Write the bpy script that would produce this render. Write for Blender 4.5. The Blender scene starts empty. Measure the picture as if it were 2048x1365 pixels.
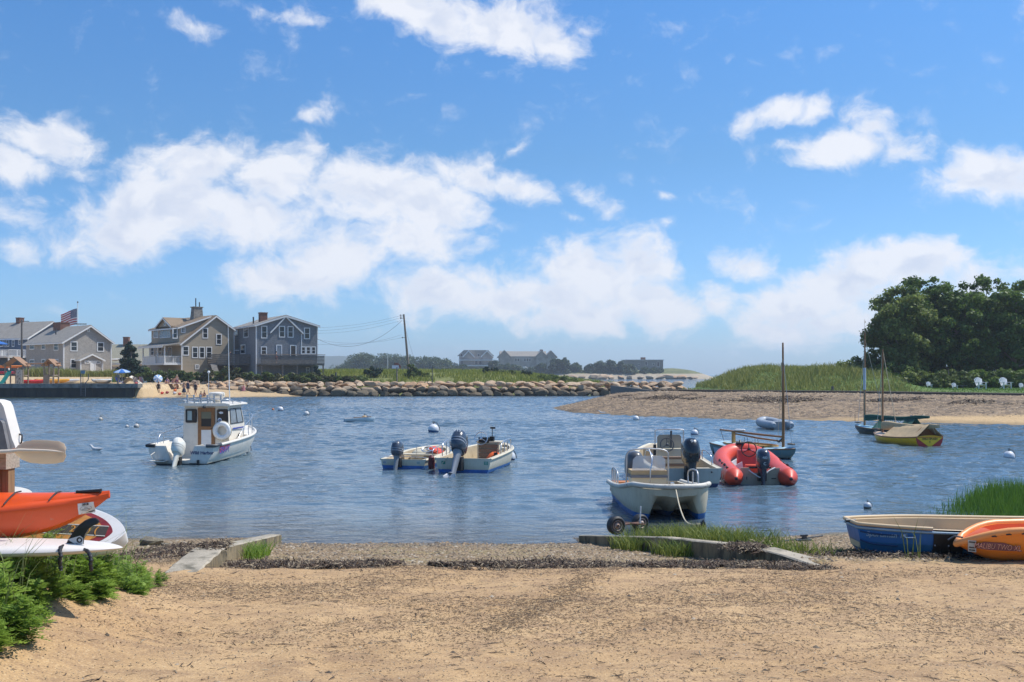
import bpy, math, random
import numpy as np
from mathutils import Vector, Matrix, Euler
R = math.radians; PI = math.pi
sc = bpy.context.scene; col = sc.collection
random.seed(7); RNG = np.random.default_rng(11)
# ---------------------------------------------------------------- camera, sky, sun, exposure
F, H, HY, CX = 2000.0, 3.0, 748.0, 1024.0          # focal length in px of a 2048 px wide frame, eye height over the water, horizon row
cd = bpy.data.cameras.new('camera'); cam = bpy.data.objects.new('camera', cd); col.objects.link(cam)
cam.location = (0, 0, H); cam.rotation_euler = (R(90), 0, 0)
cd.sensor_width = 36; cd.lens = F / 2048 * 36; cd.shift_y = (HY - 682.5) / 2048
cd.clip_start = 0.1; cd.clip_end = 20000
sc.camera = cam
SUN_EL, SUN_AZ = R(57), R(72)                       # azimuth from +Y (away from the camera) towards +X
sd = bpy.data.lights.new('sun', 'SUN'); so = bpy.data.objects.new('sun', sd); col.objects.link(so)
sd.energy = 3.9; sd.angle = R(0.55); sd.color = (1.0, 0.95, 0.87)
sv = Vector((math.cos(SUN_EL) * math.sin(SUN_AZ), math.cos(SUN_EL) * math.cos(SUN_AZ), math.sin(SUN_EL)))
so.rotation_euler = sv.to_track_quat('Z', 'Y').to_euler(); so.location = (30, -20, 60)
sc.view_settings.view_transform = 'Standard'; sc.view_settings.look = 'None'
sc.view_settings.exposure = 0.36; sc.view_settings.gamma = 1.0
sc.render.engine = 'CYCLES'
sc.cycles.max_bounces = 6; sc.cycles.transparent_max_bounces = 12; sc.cycles.caustics_reflective = False; sc.cycles.caustics_refractive = False
sc.cycles.use_denoising = True

class NT:                                            # small node-tree writer
    def __init__(s, tree): s.t = tree; s.n = tree.nodes; s.l = tree.links
    def add(s, kind, ins=None, **kw):
        nd = s.n.new(kind)
        for k, v in kw.items(): setattr(nd, k, v)
        for k, v in (ins or {}).items(): s.put(nd, k, v)
        return nd
    def put(s, nd, k, v):
        sock = nd.inputs[k]
        if isinstance(v, bpy.types.NodeSocket): s.l.new(v, sock)
        elif isinstance(v, bpy.types.Node): s.l.new(v.outputs[0], sock)
        else: sock.default_value = v
    def math(s, op, a, b=0.0, c=0.0, clamp=False):
        return s.add('ShaderNodeMath', {0: a, 1: b, 2: c}, operation=op, use_clamp=clamp).outputs[0]
    def noise(s, vec, scale, detail=4, rough=.55, dist=0.0, out=0):
        return s.add('ShaderNodeTexNoise', {'Vector': vec, 'Scale': scale, 'Detail': detail, 'Roughness': rough, 'Distortion': dist}).outputs[out]
    def remap(s, v, a, b, c=0.0, d=1.0, smooth=False):
        return s.add('ShaderNodeMapRange', {0: v, 1: a, 2: b, 3: c, 4: d}, interpolation_type='SMOOTHSTEP' if smooth else 'LINEAR', clamp=True).outputs[0]
    def mix(s, fac, a, b, blend='MIX'):
        nd = s.add('ShaderNodeMix', {0: fac, 6: a, 7: b}, data_type='RGBA', blend_type=blend)
        return nd.outputs[2]
def c4(c): return (c[0], c[1], c[2], 1.0)
def srgb(r, g, b):
    f = lambda u: (u / 255 / 12.92) if u <= 10 else ((u / 255 + .055) / 1.055) ** 2.4
    return (f(r), f(g), f(b))

w = bpy.data.worlds.new('World'); sc.world = w; w.use_nodes = True
W = NT(w.node_tree); W.n.clear()
sky = W.add('ShaderNodeTexSky', sky_type='NISHITA', sun_disc=False, sun_elevation=SUN_EL, sun_rotation=SUN_AZ, altitude=0, air_density=1.0, dust_density=.6, ozone_density=1.6)
SKY_STRENGTH = .105
tc = W.add('ShaderNodeTexCoord').outputs['Generated']
sep = W.add('ShaderNodeSeparateXYZ', {0: tc})
az = W.math('ARCTAN2', sep.outputs[0], sep.outputs[1]); el = W.math('ARCSINE', sep.outputs[2])
rmp = W.add('ShaderNodeValToRGB', {0: W.remap(el, 0.0, 1.25)}); e_ = rmp.color_ramp.elements      # bluer than the model's hazy horizon; high sky brightened to add fill light
e_[0].position = 0; e_[0].color = (.245, .385, .66, 1); e_[1].position = 1; e_[1].color = (.52, .66, .80, 1)
for p_, c_ in ((.048, (.24, .385, .62)), (.168, (.205, .357, .515)), (.29, (.195, .39, .60)), (.42, (.24, .44, .64))): q_ = e_.new(p_); q_.color = (*c_, 1)
tint = W.mix(1.0, sky.outputs[0], rmp.outputs[0], 'MULTIPLY'); tint = W.mix(1.0, tint, (2.2, 2.15, 2.03, 1), 'MULTIPLY')
p0 = W.add('ShaderNodeCombineXYZ', {0: az, 1: el, 2: 0.0}).outputs[0]
# cloud billows: soft elliptical masses at (column, row) turned into azimuth and elevation, broken up by noise
CL = [(95,285,120,70,0,1.0),(10,330,95,60,0,1.),(160,345,90,40,10,.5),(10,430,110,60,0,.62),(30,490,60,40,20,.5),
 (330,420,250,120,-12,1.05),(400,330,150,80,0,1.),(230,470,160,90,0,.9),(560,360,150,110,0,.95),(520,440,200,120,0,.9),(740,390,210,110,5,1.05),(850,420,190,120,10,1.05),(930,350,120,60,10,.9),(1020,375,130,45,8,.85),(1165,380,70,36,25,.7),
 (560,560,170,70,0,1.05),(680,520,200,95,-15,1.05),(820,480,200,80,0,1.0),(620,290,60,40,20,.75),(605,228,50,20,-15,.72),
 (880,590,160,75,10,1.0),(1010,600,190,70,0,.95),(1200,560,200,110,8,1.1),(1270,530,130,90,20,1.0),(1120,640,190,60,0,.9),(1330,620,150,75,10,1.0),(1240,500,70,50,0,.7),
 (1490,530,90,60,0,.9),(1600,610,230,80,-8,1.0),(1700,560,160,80,-10,1.1),(1830,530,140,70,5,1.1),(1560,660,150,50,0,.9),(1180,625,210,75,0,.9),(1640,640,230,65,0,.95),(960,560,120,50,0,.7),(1100,590,120,70,0,.85),(1420,610,110,60,0,.8),(1950,580,160,60,10,.9),(2060,560,80,60,0,.6),
 (1560,225,120,38,-5,.86),(1490,240,50,40,-30,.8),(1620,225,60,45,0,.8),(1700,300,190,50,3,.98),(1740,260,80,50,20,.85),(1800,310,90,40,0,.85),(1590,297,80,25,5,.7),
 (1990,350,150,75,5,1.1),(1900,350,60,40,0,.7),
 (860,25,170,65,15,1.0),(1010,50,190,75,14,1.1),(1110,80,110,60,20,.95),(780,10,80,40,0,.8),(1160,55,70,30,0,.6),(620,28,80,28,5,.7),(400,56,55,22,5,.6),(520,5,40,20,0,.6),
 (1312,395,34,16,-10,.68),(1210,420,34,20,0,.65),(1150,440,30,20,30,.6),(1035,300,30,14,-40,.6),(1330,450,30,16,0,.55)]
wz = W.noise(p0, 9.0, 5, .6, out=1)
warp = W.add('ShaderNodeVectorMath', {0: wz, 1: (.5, .5, .5)}, operation='SUBTRACT').outputs[0]
p1 = W.add('ShaderNodeVectorMath', {0: warp, 1: (.055, .04, 0), 2: p0}, operation='MULTIPLY_ADD').outputs[0]
def clouds(pos):
    tot = None
    for (cx, cy, rx, ry, an, st) in CL:
        if rx < 60 and st < .8: rx, ry, st = rx * 1.45, ry * 1.5, st * .84
        a = math.atan((cx - CX) / F); e = math.atan((HY - cy) / math.hypot(F, cx - CX))
        k = 1.06 / F
        mp = W.add('ShaderNodeMapping', {'Vector': pos, 'Location': (a, e, 0), 'Rotation': (0, 0, R(-an)), 'Scale': (rx * k, ry * k, 1)}, vector_type='TEXTURE')
        g = W.add('ShaderNodeTexGradient', {'Vector': mp}, gradient_type='SPHERICAL').outputs[1]
        v = W.math('MULTIPLY', g, st * 1.25)
        tot = v if tot is None else W.math('SMOOTH_MAX', tot, v, .18)
    return tot
blob = clouds(p1)
pn = W.add('ShaderNodeMapping', {'Vector': p1, 'Scale': (1.0, 1.35, 1)}).outputs[0]
fb = W.noise(pn, 24.0, 9, .62, .25)
big = W.noise(pn, 8.0, 3, .5)
dens = W.math('ADD', blob, W.math('MULTIPLY', W.math('SUBTRACT', fb, .5), 1.85))
dens = W.math('ADD', dens, W.math('MULTIPLY', W.math('SUBTRACT', big, .5), .35))
cov = W.remap(dens, .2, .92, 0, 1, True)
cov = W.math('MULTIPLY', cov, W.remap(blob, .02, .2, 0, 1))
# thicker billows and the parts that look up to the sun are whiter, the bases blue-grey
p2 = W.add('ShaderNodeVectorMath', {0: pn, 1: (.012, .028, 0)}, operation='ADD').outputs[0]
fb2 = W.noise(p2, 24.0, 4, .5, .25)
fbs = W.noise(pn, 24.0, 4, .5, .25)
lit = W.math('SUBTRACT', fbs, fb2)
lit = W.remap(W.math('ADD', lit, W.math('MULTIPLY', W.math('SUBTRACT', big, .5), -.5)), -.14, .10, 0, 1, True)
thick = W.remap(dens, .5, 1.3, 0, .75, True)
shade = W.math('SUBTRACT', 1.0, W.math('MULTIPLY', thick, W.math('SUBTRACT', 1.0, lit)))
ck = 1 / SKY_STRENGTH
ccol = W.mix(shade, c4([x * ck for x in srgb(186, 196, 216)]), c4([x * ck for x in srgb(222, 224, 230)]))
final = W.mix(W.math('MULTIPLY', cov, .93), tint, ccol)
bg = W.add('ShaderNodeBackground', {'Color': final, 'Strength': SKY_STRENGTH})
W.l.new(bg.outputs[0], W.add('ShaderNodeOutputWorld').inputs[0])

# ---------------------------------------------------------------- mesh helpers
class MB:
    """collects faces, then links them as one mesh object"""
    def __init__(s): s.v = []; s.f = []; s.mi = []; s.T = None
    def pts(s, P):
        k = len(s.v)
        s.v += [tuple(s.T @ Vector(p)) if s.T is not None else tuple(p) for p in P]
        return k
    def face(s, P, m=0):
        k = s.pts(P); s.f.append(tuple(range(k, k + len(P)))); s.mi.append(m)
    def box(s, x0, x1, y0, y1, z0, z1, m=0):
        k = s.pts([(x0,y0,z0),(x1,y0,z0),(x1,y1,z0),(x0,y1,z0),(x0,y0,z1),(x1,y0,z1),(x1,y1,z1),(x0,y1,z1)])
        for q in ((0,3,2,1),(4,5,6,7),(0,1,5,4),(1,2,6,5),(2,3,7,6),(3,0,4,7)):
            s.f.append(tuple(k + i for i in q)); s.mi.append(m)
    def prism(s, poly, y0, y1, m=0, ax='y'):
        """polygon (a, b) swept along an axis; ax y: (a, y, b), ax z: (a, b, z), ax x: (x, a, b)"""
        mk = {'y': lambda a, b, t: (a, t, b), 'z': lambda a, b, t: (a, b, t), 'x': lambda a, b, t: (t, a, b)}[ax]
        n = len(poly); k = s.pts([mk(a, b, y0) for a, b in poly] + [mk(a, b, y1) for a, b in poly])
        s.f.append(tuple(k + i for i in range(n))); s.f.append(tuple(k + n + i for i in reversed(range(n)))); s.mi += [m, m]
        for i in range(n):
            j = (i + 1) % n; s.f.append((k + j, k + i, k + n + i, k + n + j)); s.mi.append(m)
    def loft(s, secs, closed=True, cap=True, m=0, mrow=None):
        n = len(secs[0]); k = s.pts([p for q in secs for p in q])
        for a in range(len(secs) - 1):
            for i in range(n if closed else n - 1):
                j = (i + 1) % n
                s.f.append((k + a*n + i, k + a*n + j, k + (a+1)*n + j, k + (a+1)*n + i)); s.mi.append(mrow[i] if mrow else m)
        if cap:
            s.f.append(tuple(k + i for i in reversed(range(n)))); s.f.append(tuple(k + (len(secs)-1)*n + i for i in range(n))); s.mi += [m, m]
    def tube(s, P, r, n=8, m=0, loop=False, cap=True):
        P = [Vector(p) for p in P]; N = len(P); rr = r if hasattr(r, '__len__') else [r] * N
        secs = []; u = None
        for i in range(N):
            a = P[i-1] if (i or loop) else P[i]; b = P[(i+1) % N] if (i < N-1 or loop) else P[i]
            d = (b - a)
            d = d.normalized() if d.length > 1e-9 else Vector((0, 0, 1))
            if u is None: u = d.cross(Vector((0, 0, 1)) if abs(d.z) < .9 else Vector((1, 0, 0))).normalized()
            u = (u - d * u.dot(d)).normalized(); w_ = d.cross(u)
            secs.append([P[i] + (u * math.cos(2*PI*q/n) + w_ * math.sin(2*PI*q/n)) * rr[i] for q in range(n)])
        if loop: secs.append(secs[0]); cap = False
        s.loft(secs, True, cap, m)
    def lathe(s, prof, n=16, m=0, c=(0, 0, 0)):
        secs = [[(c[0] + r * math.cos(2*PI*i/n), c[1] + r * math.sin(2*PI*i/n), c[2] + z) for i in range(n)] for r, z in prof]
        s.loft(secs, True, True, m)
    def ball(s, c, rx, ry=None, rz=None, n=14, k=8, m=0):
        ry = ry or rx; rz = rz or rx
        s.loft([[(c[0] + rx*math.sin(PI*a/k)*math.cos(2*PI*i/n), c[1] + ry*math.sin(PI*a/k)*math.sin(2*PI*i/n), c[2] - rz*math.cos(PI*a/k)) for i in range(n)] for a in ([.03] + list(range(1, k)) + [k-.03])], True, True, m)
    def build(s, name, mats, parent=None, smooth=False, loc=None, rz=None):
        me = bpy.data.meshes.new(name); me.from_pydata(s.v, [], s.f)
        for mm in (mats if isinstance(mats, (list, tuple)) else [mats]): me.materials.append(mm)
        if any(s.mi): me.polygons.foreach_set('material_index', s.mi)
        if smooth:
            me.polygons.foreach_set('use_smooth', [True] * len(me.polygons))
            try: me.set_sharp_from_angle(angle=R(smooth if smooth is not True else 40))
            except Exception: pass
        me.update()
        return link(name, me, parent, loc, rz)
def link(name, me, parent=None, loc=None, rz=None):
    o = bpy.data.objects.new(name, me); col.objects.link(o)
    if parent is not None: o.parent = parent
    if loc is not None: o.location = loc
    if rz is not None: o.rotation_euler = (0, 0, rz) if not hasattr(rz, '__len__') else rz
    return o
def np_mesh(name, V, Fc, mats, parent=None, tone=None, smooth=False, mi=None):
    V = np.asarray(V, dtype=np.float32); Fc = np.asarray(Fc, dtype=np.int32); k = Fc.shape[1]
    me = bpy.data.meshes.new(name)
    me.vertices.add(len(V)); me.vertices.foreach_set('co', V.ravel())
    me.loops.add(Fc.size); me.loops.foreach_set('vertex_index', Fc.ravel())
    me.polygons.add(len(Fc)); me.polygons.foreach_set('loop_start', np.arange(0, Fc.size, k, dtype=np.int32))
    me.polygons.foreach_set('loop_total', np.full(len(Fc), k, dtype=np.int32))
    for mm in (mats if isinstance(mats, (list, tuple)) else [mats]): me.materials.append(mm)
    if mi is not None: me.polygons.foreach_set('material_index', np.asarray(mi, dtype=np.int32))
    if smooth: me.polygons.foreach_set('use_smooth', np.ones(len(Fc), dtype=bool))
    if tone is not None:
        at = me.attributes.new('tone', 'FLOAT', 'POINT'); at.data.foreach_set('value', np.asarray(tone, dtype=np.float32))
    me.update(calc_edges=True); me.validate()
    return link(name, me, parent)
def tag(o, label=None, cat=None, group=None, kind=None):
    if label: o['label'] = label
    if cat: o['category'] = cat
    if group: o['group'] = group
    if kind: o['kind'] = kind
    return o
def thing(name, label, cat, loc=(0, 0, 0), rz=0.0, group=None):
    o = bpy.data.objects.new(name, None); col.objects.link(o); o.location = loc; o.rotation_euler = (0, 0, rz); o.empty_display_size = .2
    return tag(o, label, cat, group)
def copy_tree(o, parent=None):
    c = o.copy(); col.objects.link(c)
    if parent is not None: c.parent = parent
    for ch in list(o.children): copy_tree(ch, c)
    return c
_fc = {}
def text(name, s, size, mat, parent, M, depth=.002, shear=0.0, stretch=1.0, offset=0.0):
    """flat lettering; M places its (x right, y up, z out) frame; centred"""
    cu = bpy.data.curves.new('lettering', 'FONT'); cu.body = s; cu.size = size; cu.extrude = depth; cu.align_x = 'CENTER'; cu.align_y = 'CENTER'; cu.shear = shear; cu.offset = offset
    cu.resolution_u = 3
    t = bpy.data.objects.new('lettering', cu); col.objects.link(t)
    dg = bpy.context.evaluated_depsgraph_get(); me = bpy.data.meshes.new_from_object(t.evaluated_get(dg))
    bpy.data.objects.remove(t); bpy.data.curves.remove(cu)
    me.transform(M @ Matrix.Diagonal((stretch, 1, 1, 1))); me.materials.clear(); me.materials.append(mat)
    return link(name, me, parent)
def frame(o, x, y):
    """matrix with origin o, x axis along x, y axis near y, z = x cross y"""
    x = Vector(x).normalized(); y = Vector(y); y = (y - x * x.dot(y)).normalized(); z = x.cross(y)
    return Matrix(((x.x, y.x, z.x, o[0]), (x.y, y.y, z.y, o[1]), (x.z, y.z, z.z, o[2]), (0, 0, 0, 1)))
def PX(px, Y): return (px - CX) / F * Y                       # world x of a column at distance Y
def PZ(py, Y): return H - (py - HY) / F * Y                   # world z of a row at distance Y
def WY(py, z=0.0): return (H - z) * F / (py - HY)             # distance at which a row meets height z
def smoothstep(a, b, x):
    t = np.clip((x - a) / (b - a), 0, 1); return t * t * (3 - 2 * t)
_PERM = np.random.default_rng(3).random((256, 256))
def vnoise(x, y):
    xi = np.floor(x).astype(int); yi = np.floor(y).astype(int); fx = x - xi; fy = y - yi
    fx = fx*fx*(3-2*fx); fy = fy*fy*(3-2*fy); g = lambda a, b: _PERM[a & 255, b & 255]
    return (g(xi, yi)*(1-fx) + g(xi+1, yi)*fx)*(1-fy) + (g(xi, yi+1)*(1-fx) + g(xi+1, yi+1)*fx)*fy
def fbm(x, y, o=4):
    s = 0; a = .5
    for i in range(o): s = s + a * (vnoise(x * 2**i + 17*i, y * 2**i + 5*i) - .5); a *= .5
    return s

# ---------------------------------------------------------------- materials
def new_mat(name):
    m = bpy.data.materials.new(name); m.use_nodes = True; t = NT(m.node_tree); t.n.clear()
    b = t.add('ShaderNodeBsdfPrincipled'); o = t.add('ShaderNodeOutputMaterial'); t.l.new(b.outputs[0], o.inputs[0])
    return m, t, b
def mk(name, c, rough=.5, metal=0.0, v=.12, scale=6.0, bump=0.0, bscale=40.0, spots=None, spot_scale=14.0, spot_amt=.35, coat=0.0, world=False, stretch=(1, 1, 1)):
    """painted or natural surface: uneven tone, uneven gloss, optional grime of another colour, optional fine relief"""
    m, t, b = new_mat(name)
    pos = t.add('ShaderNodeNewGeometry').outputs['Position'] if world else t.add('ShaderNodeTexCoord').outputs['Object']
    if stretch != (1, 1, 1): pos = t.add('ShaderNodeMapping', {'Vector': pos, 'Scale': stretch}).outputs[0]
    n = t.noise(pos, scale, 5, .6)
    lo = tuple(x * (1 - v) for x in c); hi = tuple(min(1, x * (1 + v)) for x in c)
    k = t.mix(t.remap(n, .3, .7), c4(lo), c4(hi))
    if spots is not None:
        s = t.noise(pos, spot_scale, 6, .65, .4)
        k = t.mix(t.remap(s, .74 - spot_amt * .5, .82 - spot_amt * .3), k, c4(spots))
    t.put(b, 'Base Color', k); t.put(b, 'Roughness', t.remap(n, .2, .8, max(0, rough - .08), min(1, rough + .1))); b.inputs['Metallic'].default_value = metal
    if coat: b.inputs['Coat Weight'].default_value = coat
    if bump:
        bn = t.noise(pos, bscale, 5, .6)
        t.put(b, 'Normal', t.add('ShaderNodeBump', {'Strength': 1.0, 'Distance': bump, 'Height': bn}))
    return m
def leafmat(name, dark, light, trans=.25, rough=.55):
    """leaf tone varies from leaf to leaf (stored on the mesh) and from plant to plant"""
    m, t, b = new_mat(name)
    a = t.add('ShaderNodeAttribute', attribute_name='tone', attribute_type='GEOMETRY').outputs['Fac']
    r = t.add('ShaderNodeObjectInfo').outputs['Random']
    f = t.math('ADD', t.math('MULTIPLY', a, .8), t.math('MULTIPLY', r, .2), clamp=True)
    k = t.mix(f, c4(dark), c4(light))
    t.put(b, 'Base Color', k); b.inputs['Roughness'].default_value = rough; b.inputs['Specular IOR Level'].default_value = .3
    tr = t.add('ShaderNodeBsdfTranslucent', {'Color': k}); mx = t.add('ShaderNodeMixShader', {0: trans})
    t.l.new(b.outputs[0], mx.inputs[1]); t.l.new(tr.outputs[0], mx.inputs[2])
    t.l.new(mx.outputs[0], [n for n in t.n if n.type == 'OUTPUT_MATERIAL'][0].inputs[0])
    return m
def rowmat(name, c1, c2, mortar, bw, bh, rough=.8, off=.5, gap=.06, bump=.01, vert='z', v=.25):
    """courses of shingles, bricks or clapboards laid along a wall: u runs along x+y, v up"""
    m, t, b = new_mat(name)
    tcx = t.add('ShaderNodeTexCoord').outputs['Object']; s = t.add('ShaderNodeSeparateXYZ', {0: tcx})
    u = t.math('ADD', s.outputs[0], s.outputs[1])
    uv = t.add('ShaderNodeCombineXYZ', {0: u, 1: s.outputs[2] if vert == 'z' else s.outputs[1], 2: 0.0}).outputs[0]
    br = t.add('ShaderNodeTexBrick', {'Vector': uv, 'Color1': c4(c1), 'Color2': c4(c2), 'Mortar': c4(mortar), 'Scale': 1.0, 'Mortar Size': bh * gap, 'Brick Width': bw, 'Row Height': bh}, offset=off)
    n = t.noise(tcx, 1.3, 6, .65); k = t.mix(t.remap(n, .3, .7, 0, v), br.outputs[0], c4(tuple(x * .55 for x in c1)))
    n2 = t.noise(tcx, 14, 3, .6); k = t.mix(t.remap(n2, .4, .8, 0, v), k, c4(tuple(min(1, x * 1.5) for x in c2)))
    t.put(b, 'Base Color', k); b.inputs['Roughness'].default_value = rough
    t.put(b, 'Normal', t.add('ShaderNodeBump', {'Strength': .6, 'Distance': bump, 'Height': t.math('SUBTRACT', 1.0, br.outputs[1])}))
    return m
M = {}
M['white'] = mk('white_gelcoat', (.74, .68, .58), .3, v=.06, scale=3, spots=(.42, .36, .24), spot_scale=5, spot_amt=.18)
M['white_trim'] = mk('white_paint', (.74, .74, .72), .45, v=.05)
M['cream'] = mk('cream_gelcoat', (.66, .58, .42), .4, v=.1, scale=3, spots=(.33, .26, .16), spot_scale=4, spot_amt=.25)
M['chrome'] = mk('steel_tube', (.62, .63, .65), .28, .9, v=.06)
M['alu'] = mk('dull_aluminium', (.5, .5, .5), .45, .7, v=.1)
M['black'] = mk('black_rubber', (.018, .018, .02), .55, v=.3, bump=.001)
M['blackgloss'] = mk('black_gloss', (.012, .013, .016), .22, v=.2, coat=.4)
M['navy'] = mk('navy_cowl', (.022, .03, .05), .25, v=.2, coat=.5)
M['dgrey'] = mk('dark_grey_metal', (.07, .075, .08), .45, .3, v=.2)
M['grey'] = mk('grey_plastic', (.3, .31, .32), .5, v=.1)
M['lgrey'] = mk('light_grey', (.5, .51, .52), .5, v=.1)
M['glass'] = mk('window_glass', (.025, .03, .034), .06, v=.2, scale=1.5)
M['glass_pale'] = mk('pale_curtained_glass', (.22, .26, .29), .1, v=.25, scale=2)
M['wood'] = mk('varnished_wood', (.26, .115, .035), .38, v=.3, scale=5, stretch=(8, 8, 1.2), bump=.001)
M['oldwood'] = mk('weathered_wood', (.25, .2, .155), .85, v=.35, scale=4, stretch=(9, 9, .9), bump=.004, bscale=14)
M['greywood'] = mk('grey_weathered_boards', (.13, .12, .105), .85, v=.35, scale=3, bump=.004)
M['orange'] = mk('orange_plastic', (.78, .115, .018), .34, v=.08, scale=3, spots=(.4, .16, .08), spot_scale=7, spot_amt=.12)
M['orange2'] = mk('yellow_orange_plastic', (.9, .26, .03), .36, v=.1, scale=2)
M['ribred'] = mk('red_rubber_fabric', (.66, .075, .04), .42, v=.08, scale=4, bump=.002, bscale=16)
M['redlife'] = mk('red_vinyl', (.62, .07, .03), .5)
M['cloth_green'] = mk('green_canvas', (.006, .07, .05), .8, v=.2, bump=.004, bscale=9)
M['cloth_tan'] = mk('tan_canvas', (.5, .36, .2), .85, v=.12, bump=.006, bscale=7)
M['bluepaint'] = mk('bottom_paint_blue', (.01, .1, .3), .5, v=.15)
M['skin'] = mk('skin', (.45, .25, .16), .55, v=.1)
M['rope'] = mk('pale_rope', (.55, .47, .33), .8, v=.2, scale=30)
M['darkrope'] = mk('dark_rope', (.05, .05, .05), .8, v=.2, scale=30)
def flat(name, c, rough=.6): 
    if name not in M: M[name] = mk(name, c, rough, v=.1)
    return M[name]
def twotone(name, top, low, zline, rough=.35, stain=(.35, .3, .18), line=None):
    """hull paint with bottom paint below a boot line at height zline (object space) and a scum stain above it"""
    m, t, b = new_mat(name)
    tcx = t.add('ShaderNodeTexCoord').outputs['Object']; z = t.add('ShaderNodeSeparateXYZ', {0: tcx}).outputs[2]
    n = t.noise(tcx, 4, 5, .6); n2 = t.noise(t.add('ShaderNodeMapping', {'Vector': tcx, 'Scale': (5, 5, .7)}).outputs[0], 3, 5, .65)
    k = t.mix(t.remap(n, .3, .7), c4(tuple(x * .9 for x in top)), c4(tuple(min(1, x * 1.06) for x in top)))
    k = t.mix(t.math('MULTIPLY', t.remap(n2, .52, .75), .4), k, c4(stain))
    k = t.mix(t.remap(t.math('ADD', z, t.math('MULTIPLY', n, .05)), zline + .16, zline + .02, 0, .45), k, c4(stain))
    lowc = t.mix(t.remap(n, .3, .7), c4(tuple(x * .75 for x in low)), c4(tuple(x * 1.2 for x in low)))
    k = t.mix(t.remap(z, zline - .002, zline + .002), lowc, k)
    if line: k = t.mix(t.math('MULTIPLY', t.remap(z, line[0], line[0] + .003), t.remap(z, line[1] + .003, line[1])), k, c4(line[2]))
    t.put(b, 'Base Color', k); t.put(b, 'Roughness', t.remap(n2, .3, .7, rough - .08, rough + .15))
    return m
# ================================================================ THE SETTING: ground, water, far shores
def sheet(name, xs, ys, h, mat, cut=None, kind='structure'):
    X, Y = np.meshgrid(xs, ys); Z = h(X, Y); V = np.stack([X, Y, Z], -1).reshape(-1, 3)
    nx, ny = len(xs), len(ys); i = np.arange(nx * ny).reshape(ny, nx)
    Fc = np.stack([i[:-1, :-1], i[:-1, 1:], i[1:, 1:], i[1:, :-1]], -1).reshape(-1, 4)
    if cut is not None: Fc = Fc[(V[Fc][:, :, 2].max(1) > cut)]
    return tag(np_mesh(name, V, Fc, mat, smooth=True), kind=kind)
WL = ((-3.66, 11.2), (-4.23, 17.7)); WR = ((3.82, 11.7), (1.37, 17.7))     # outer line of the two ramp walls
def ramp_mask(x, y):
    xl = WL[0][0] + (y - WL[0][1]) * (WL[1][0] - WL[0][0]) / 6.5; xr = WR[0][0] + (y - WR[0][1]) * (WR[1][0] - WR[0][0]) / 6.0
    return (smoothstep(-.12, .02, x - xl - .15) * smoothstep(-.12, .02, xr - .12 - x)) * smoothstep(10.6, 11.2, y)
def gz(x, y):
    x = np.asarray(x, float); y = np.asarray(y, float)
    base = 1.3 - .045 * y
    out = np.where(y < 12.2, base, .751 - (y - 12.2) * .123)
    out = np.where((y > 11.9) & (y < 12.7), out - .0, out)
    rm = np.where(y < 11.3, base, np.where(y < 12.8, .79 - (y - 11.3) * .1667, .54 - (y - 12.8) * .1125))
    m = ramp_mask(x, y); z = out * (1 - m) + np.minimum(out, rm) * m
    z = z + .34 * smoothstep(-2.6, -4.0, x) * smoothstep(10.2, 8.4, y)                   # bank under the board rack
    z = z + .18 * smoothstep(4.2, 8.0, x) * smoothstep(24, 17, y) * smoothstep(12.5, 16, y)   # marsh bank
    z = z + (fbm(x * .9, y * .9) * .07 + fbm(x * 2.3 + 9, y * 2.3, 3) * .06 + fbm(x * 5, y * 5, 3) * .03) * smoothstep(30, 10, y)
    far = smoothstep(30, 60, np.hypot(x, y - 10)) * smoothstep(5, 20, y)
    return np.maximum(z, -1.6) * (1 - far) + far * -2.0
def gzs(x, y): return float(gz(np.array([x]), np.array([y]))[0])
xs = np.concatenate([[-5000, -1500, -500, -200, -100, -60, -40, -25, -18], np.arange(-14, 14.01, .07), [18, 25, 40, 60, 100, 200, 500, 1500, 5000]])
ys = np.concatenate([[-3000, -500, -100, -40, -15, -5, 0, 2, 4], np.arange(5, 24, .07), [26, 30, 40, 60, 100, 200, 500, 1500, 6000, 12000]])
# sand, gravel and damp ground, told apart by where they lie
gm, t, b = new_mat('sand_and_gravel')
pos = t.add('ShaderNodeTexCoord').outputs['Object']; s = t.add('ShaderNodeSeparateXYZ', {0: pos})
nA = t.noise(pos, .8, 5, .6); nB = t.noise(pos, 4.5, 6, .65); nC = t.noise(pos, 55, 3, .7); nD = t.noise(t.add('ShaderNodeMapping', {'Vector': pos, 'Scale': (1, 2.2, 1)}).outputs[0], 2.2, 7, .72, .6)
sand = t.mix(t.remap(nA, .35, .65), c4((.41, .25, .112)), c4((.51, .33, .158)))
sand = t.mix(t.math('MULTIPLY', t.remap(nD, .44, .62), .8), sand, c4((.29, .175, .09)))        # drifts of fine brown debris
sand = t.mix(t.math('MULTIPLY', t.remap(nC, .52, .68), .75), sand, c4((.2, .13, .08)))
sand = t.mix(t.math('MULTIPLY', t.remap(nC, .44, .32), .55), sand, c4((.66, .5, .3)))
vo = t.add('ShaderNodeTexVoronoi', {'Vector': pos, 'Scale': 24.0, 'Randomness': 1.0}); vc = t.add('ShaderNodeSeparateColor', {0: vo.outputs['Color']})
grav = t.mix(vc.outputs[0], c4((.11, .07, .034)), c4((.38, .26, .135)))
grav = t.mix(t.math('MULTIPLY', t.remap(vc.outputs[1], .8, .95), .8), grav, c4((.5, .45, .38)))
grav = t.mix(t.math('MULTIPLY', t.remap(nB, .5, .62), .55), grav, c4((.2, .15, .06)))
grav = t.mix(t.math('MULTIPLY', t.remap(nA, .5, .62), .5), grav, c4((.3, .24, .1)))
yn = t.math('ADD', s.outputs[1], t.math('MULTIPLY', t.math('SUBTRACT', nB, .5), 1.2))
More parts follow.
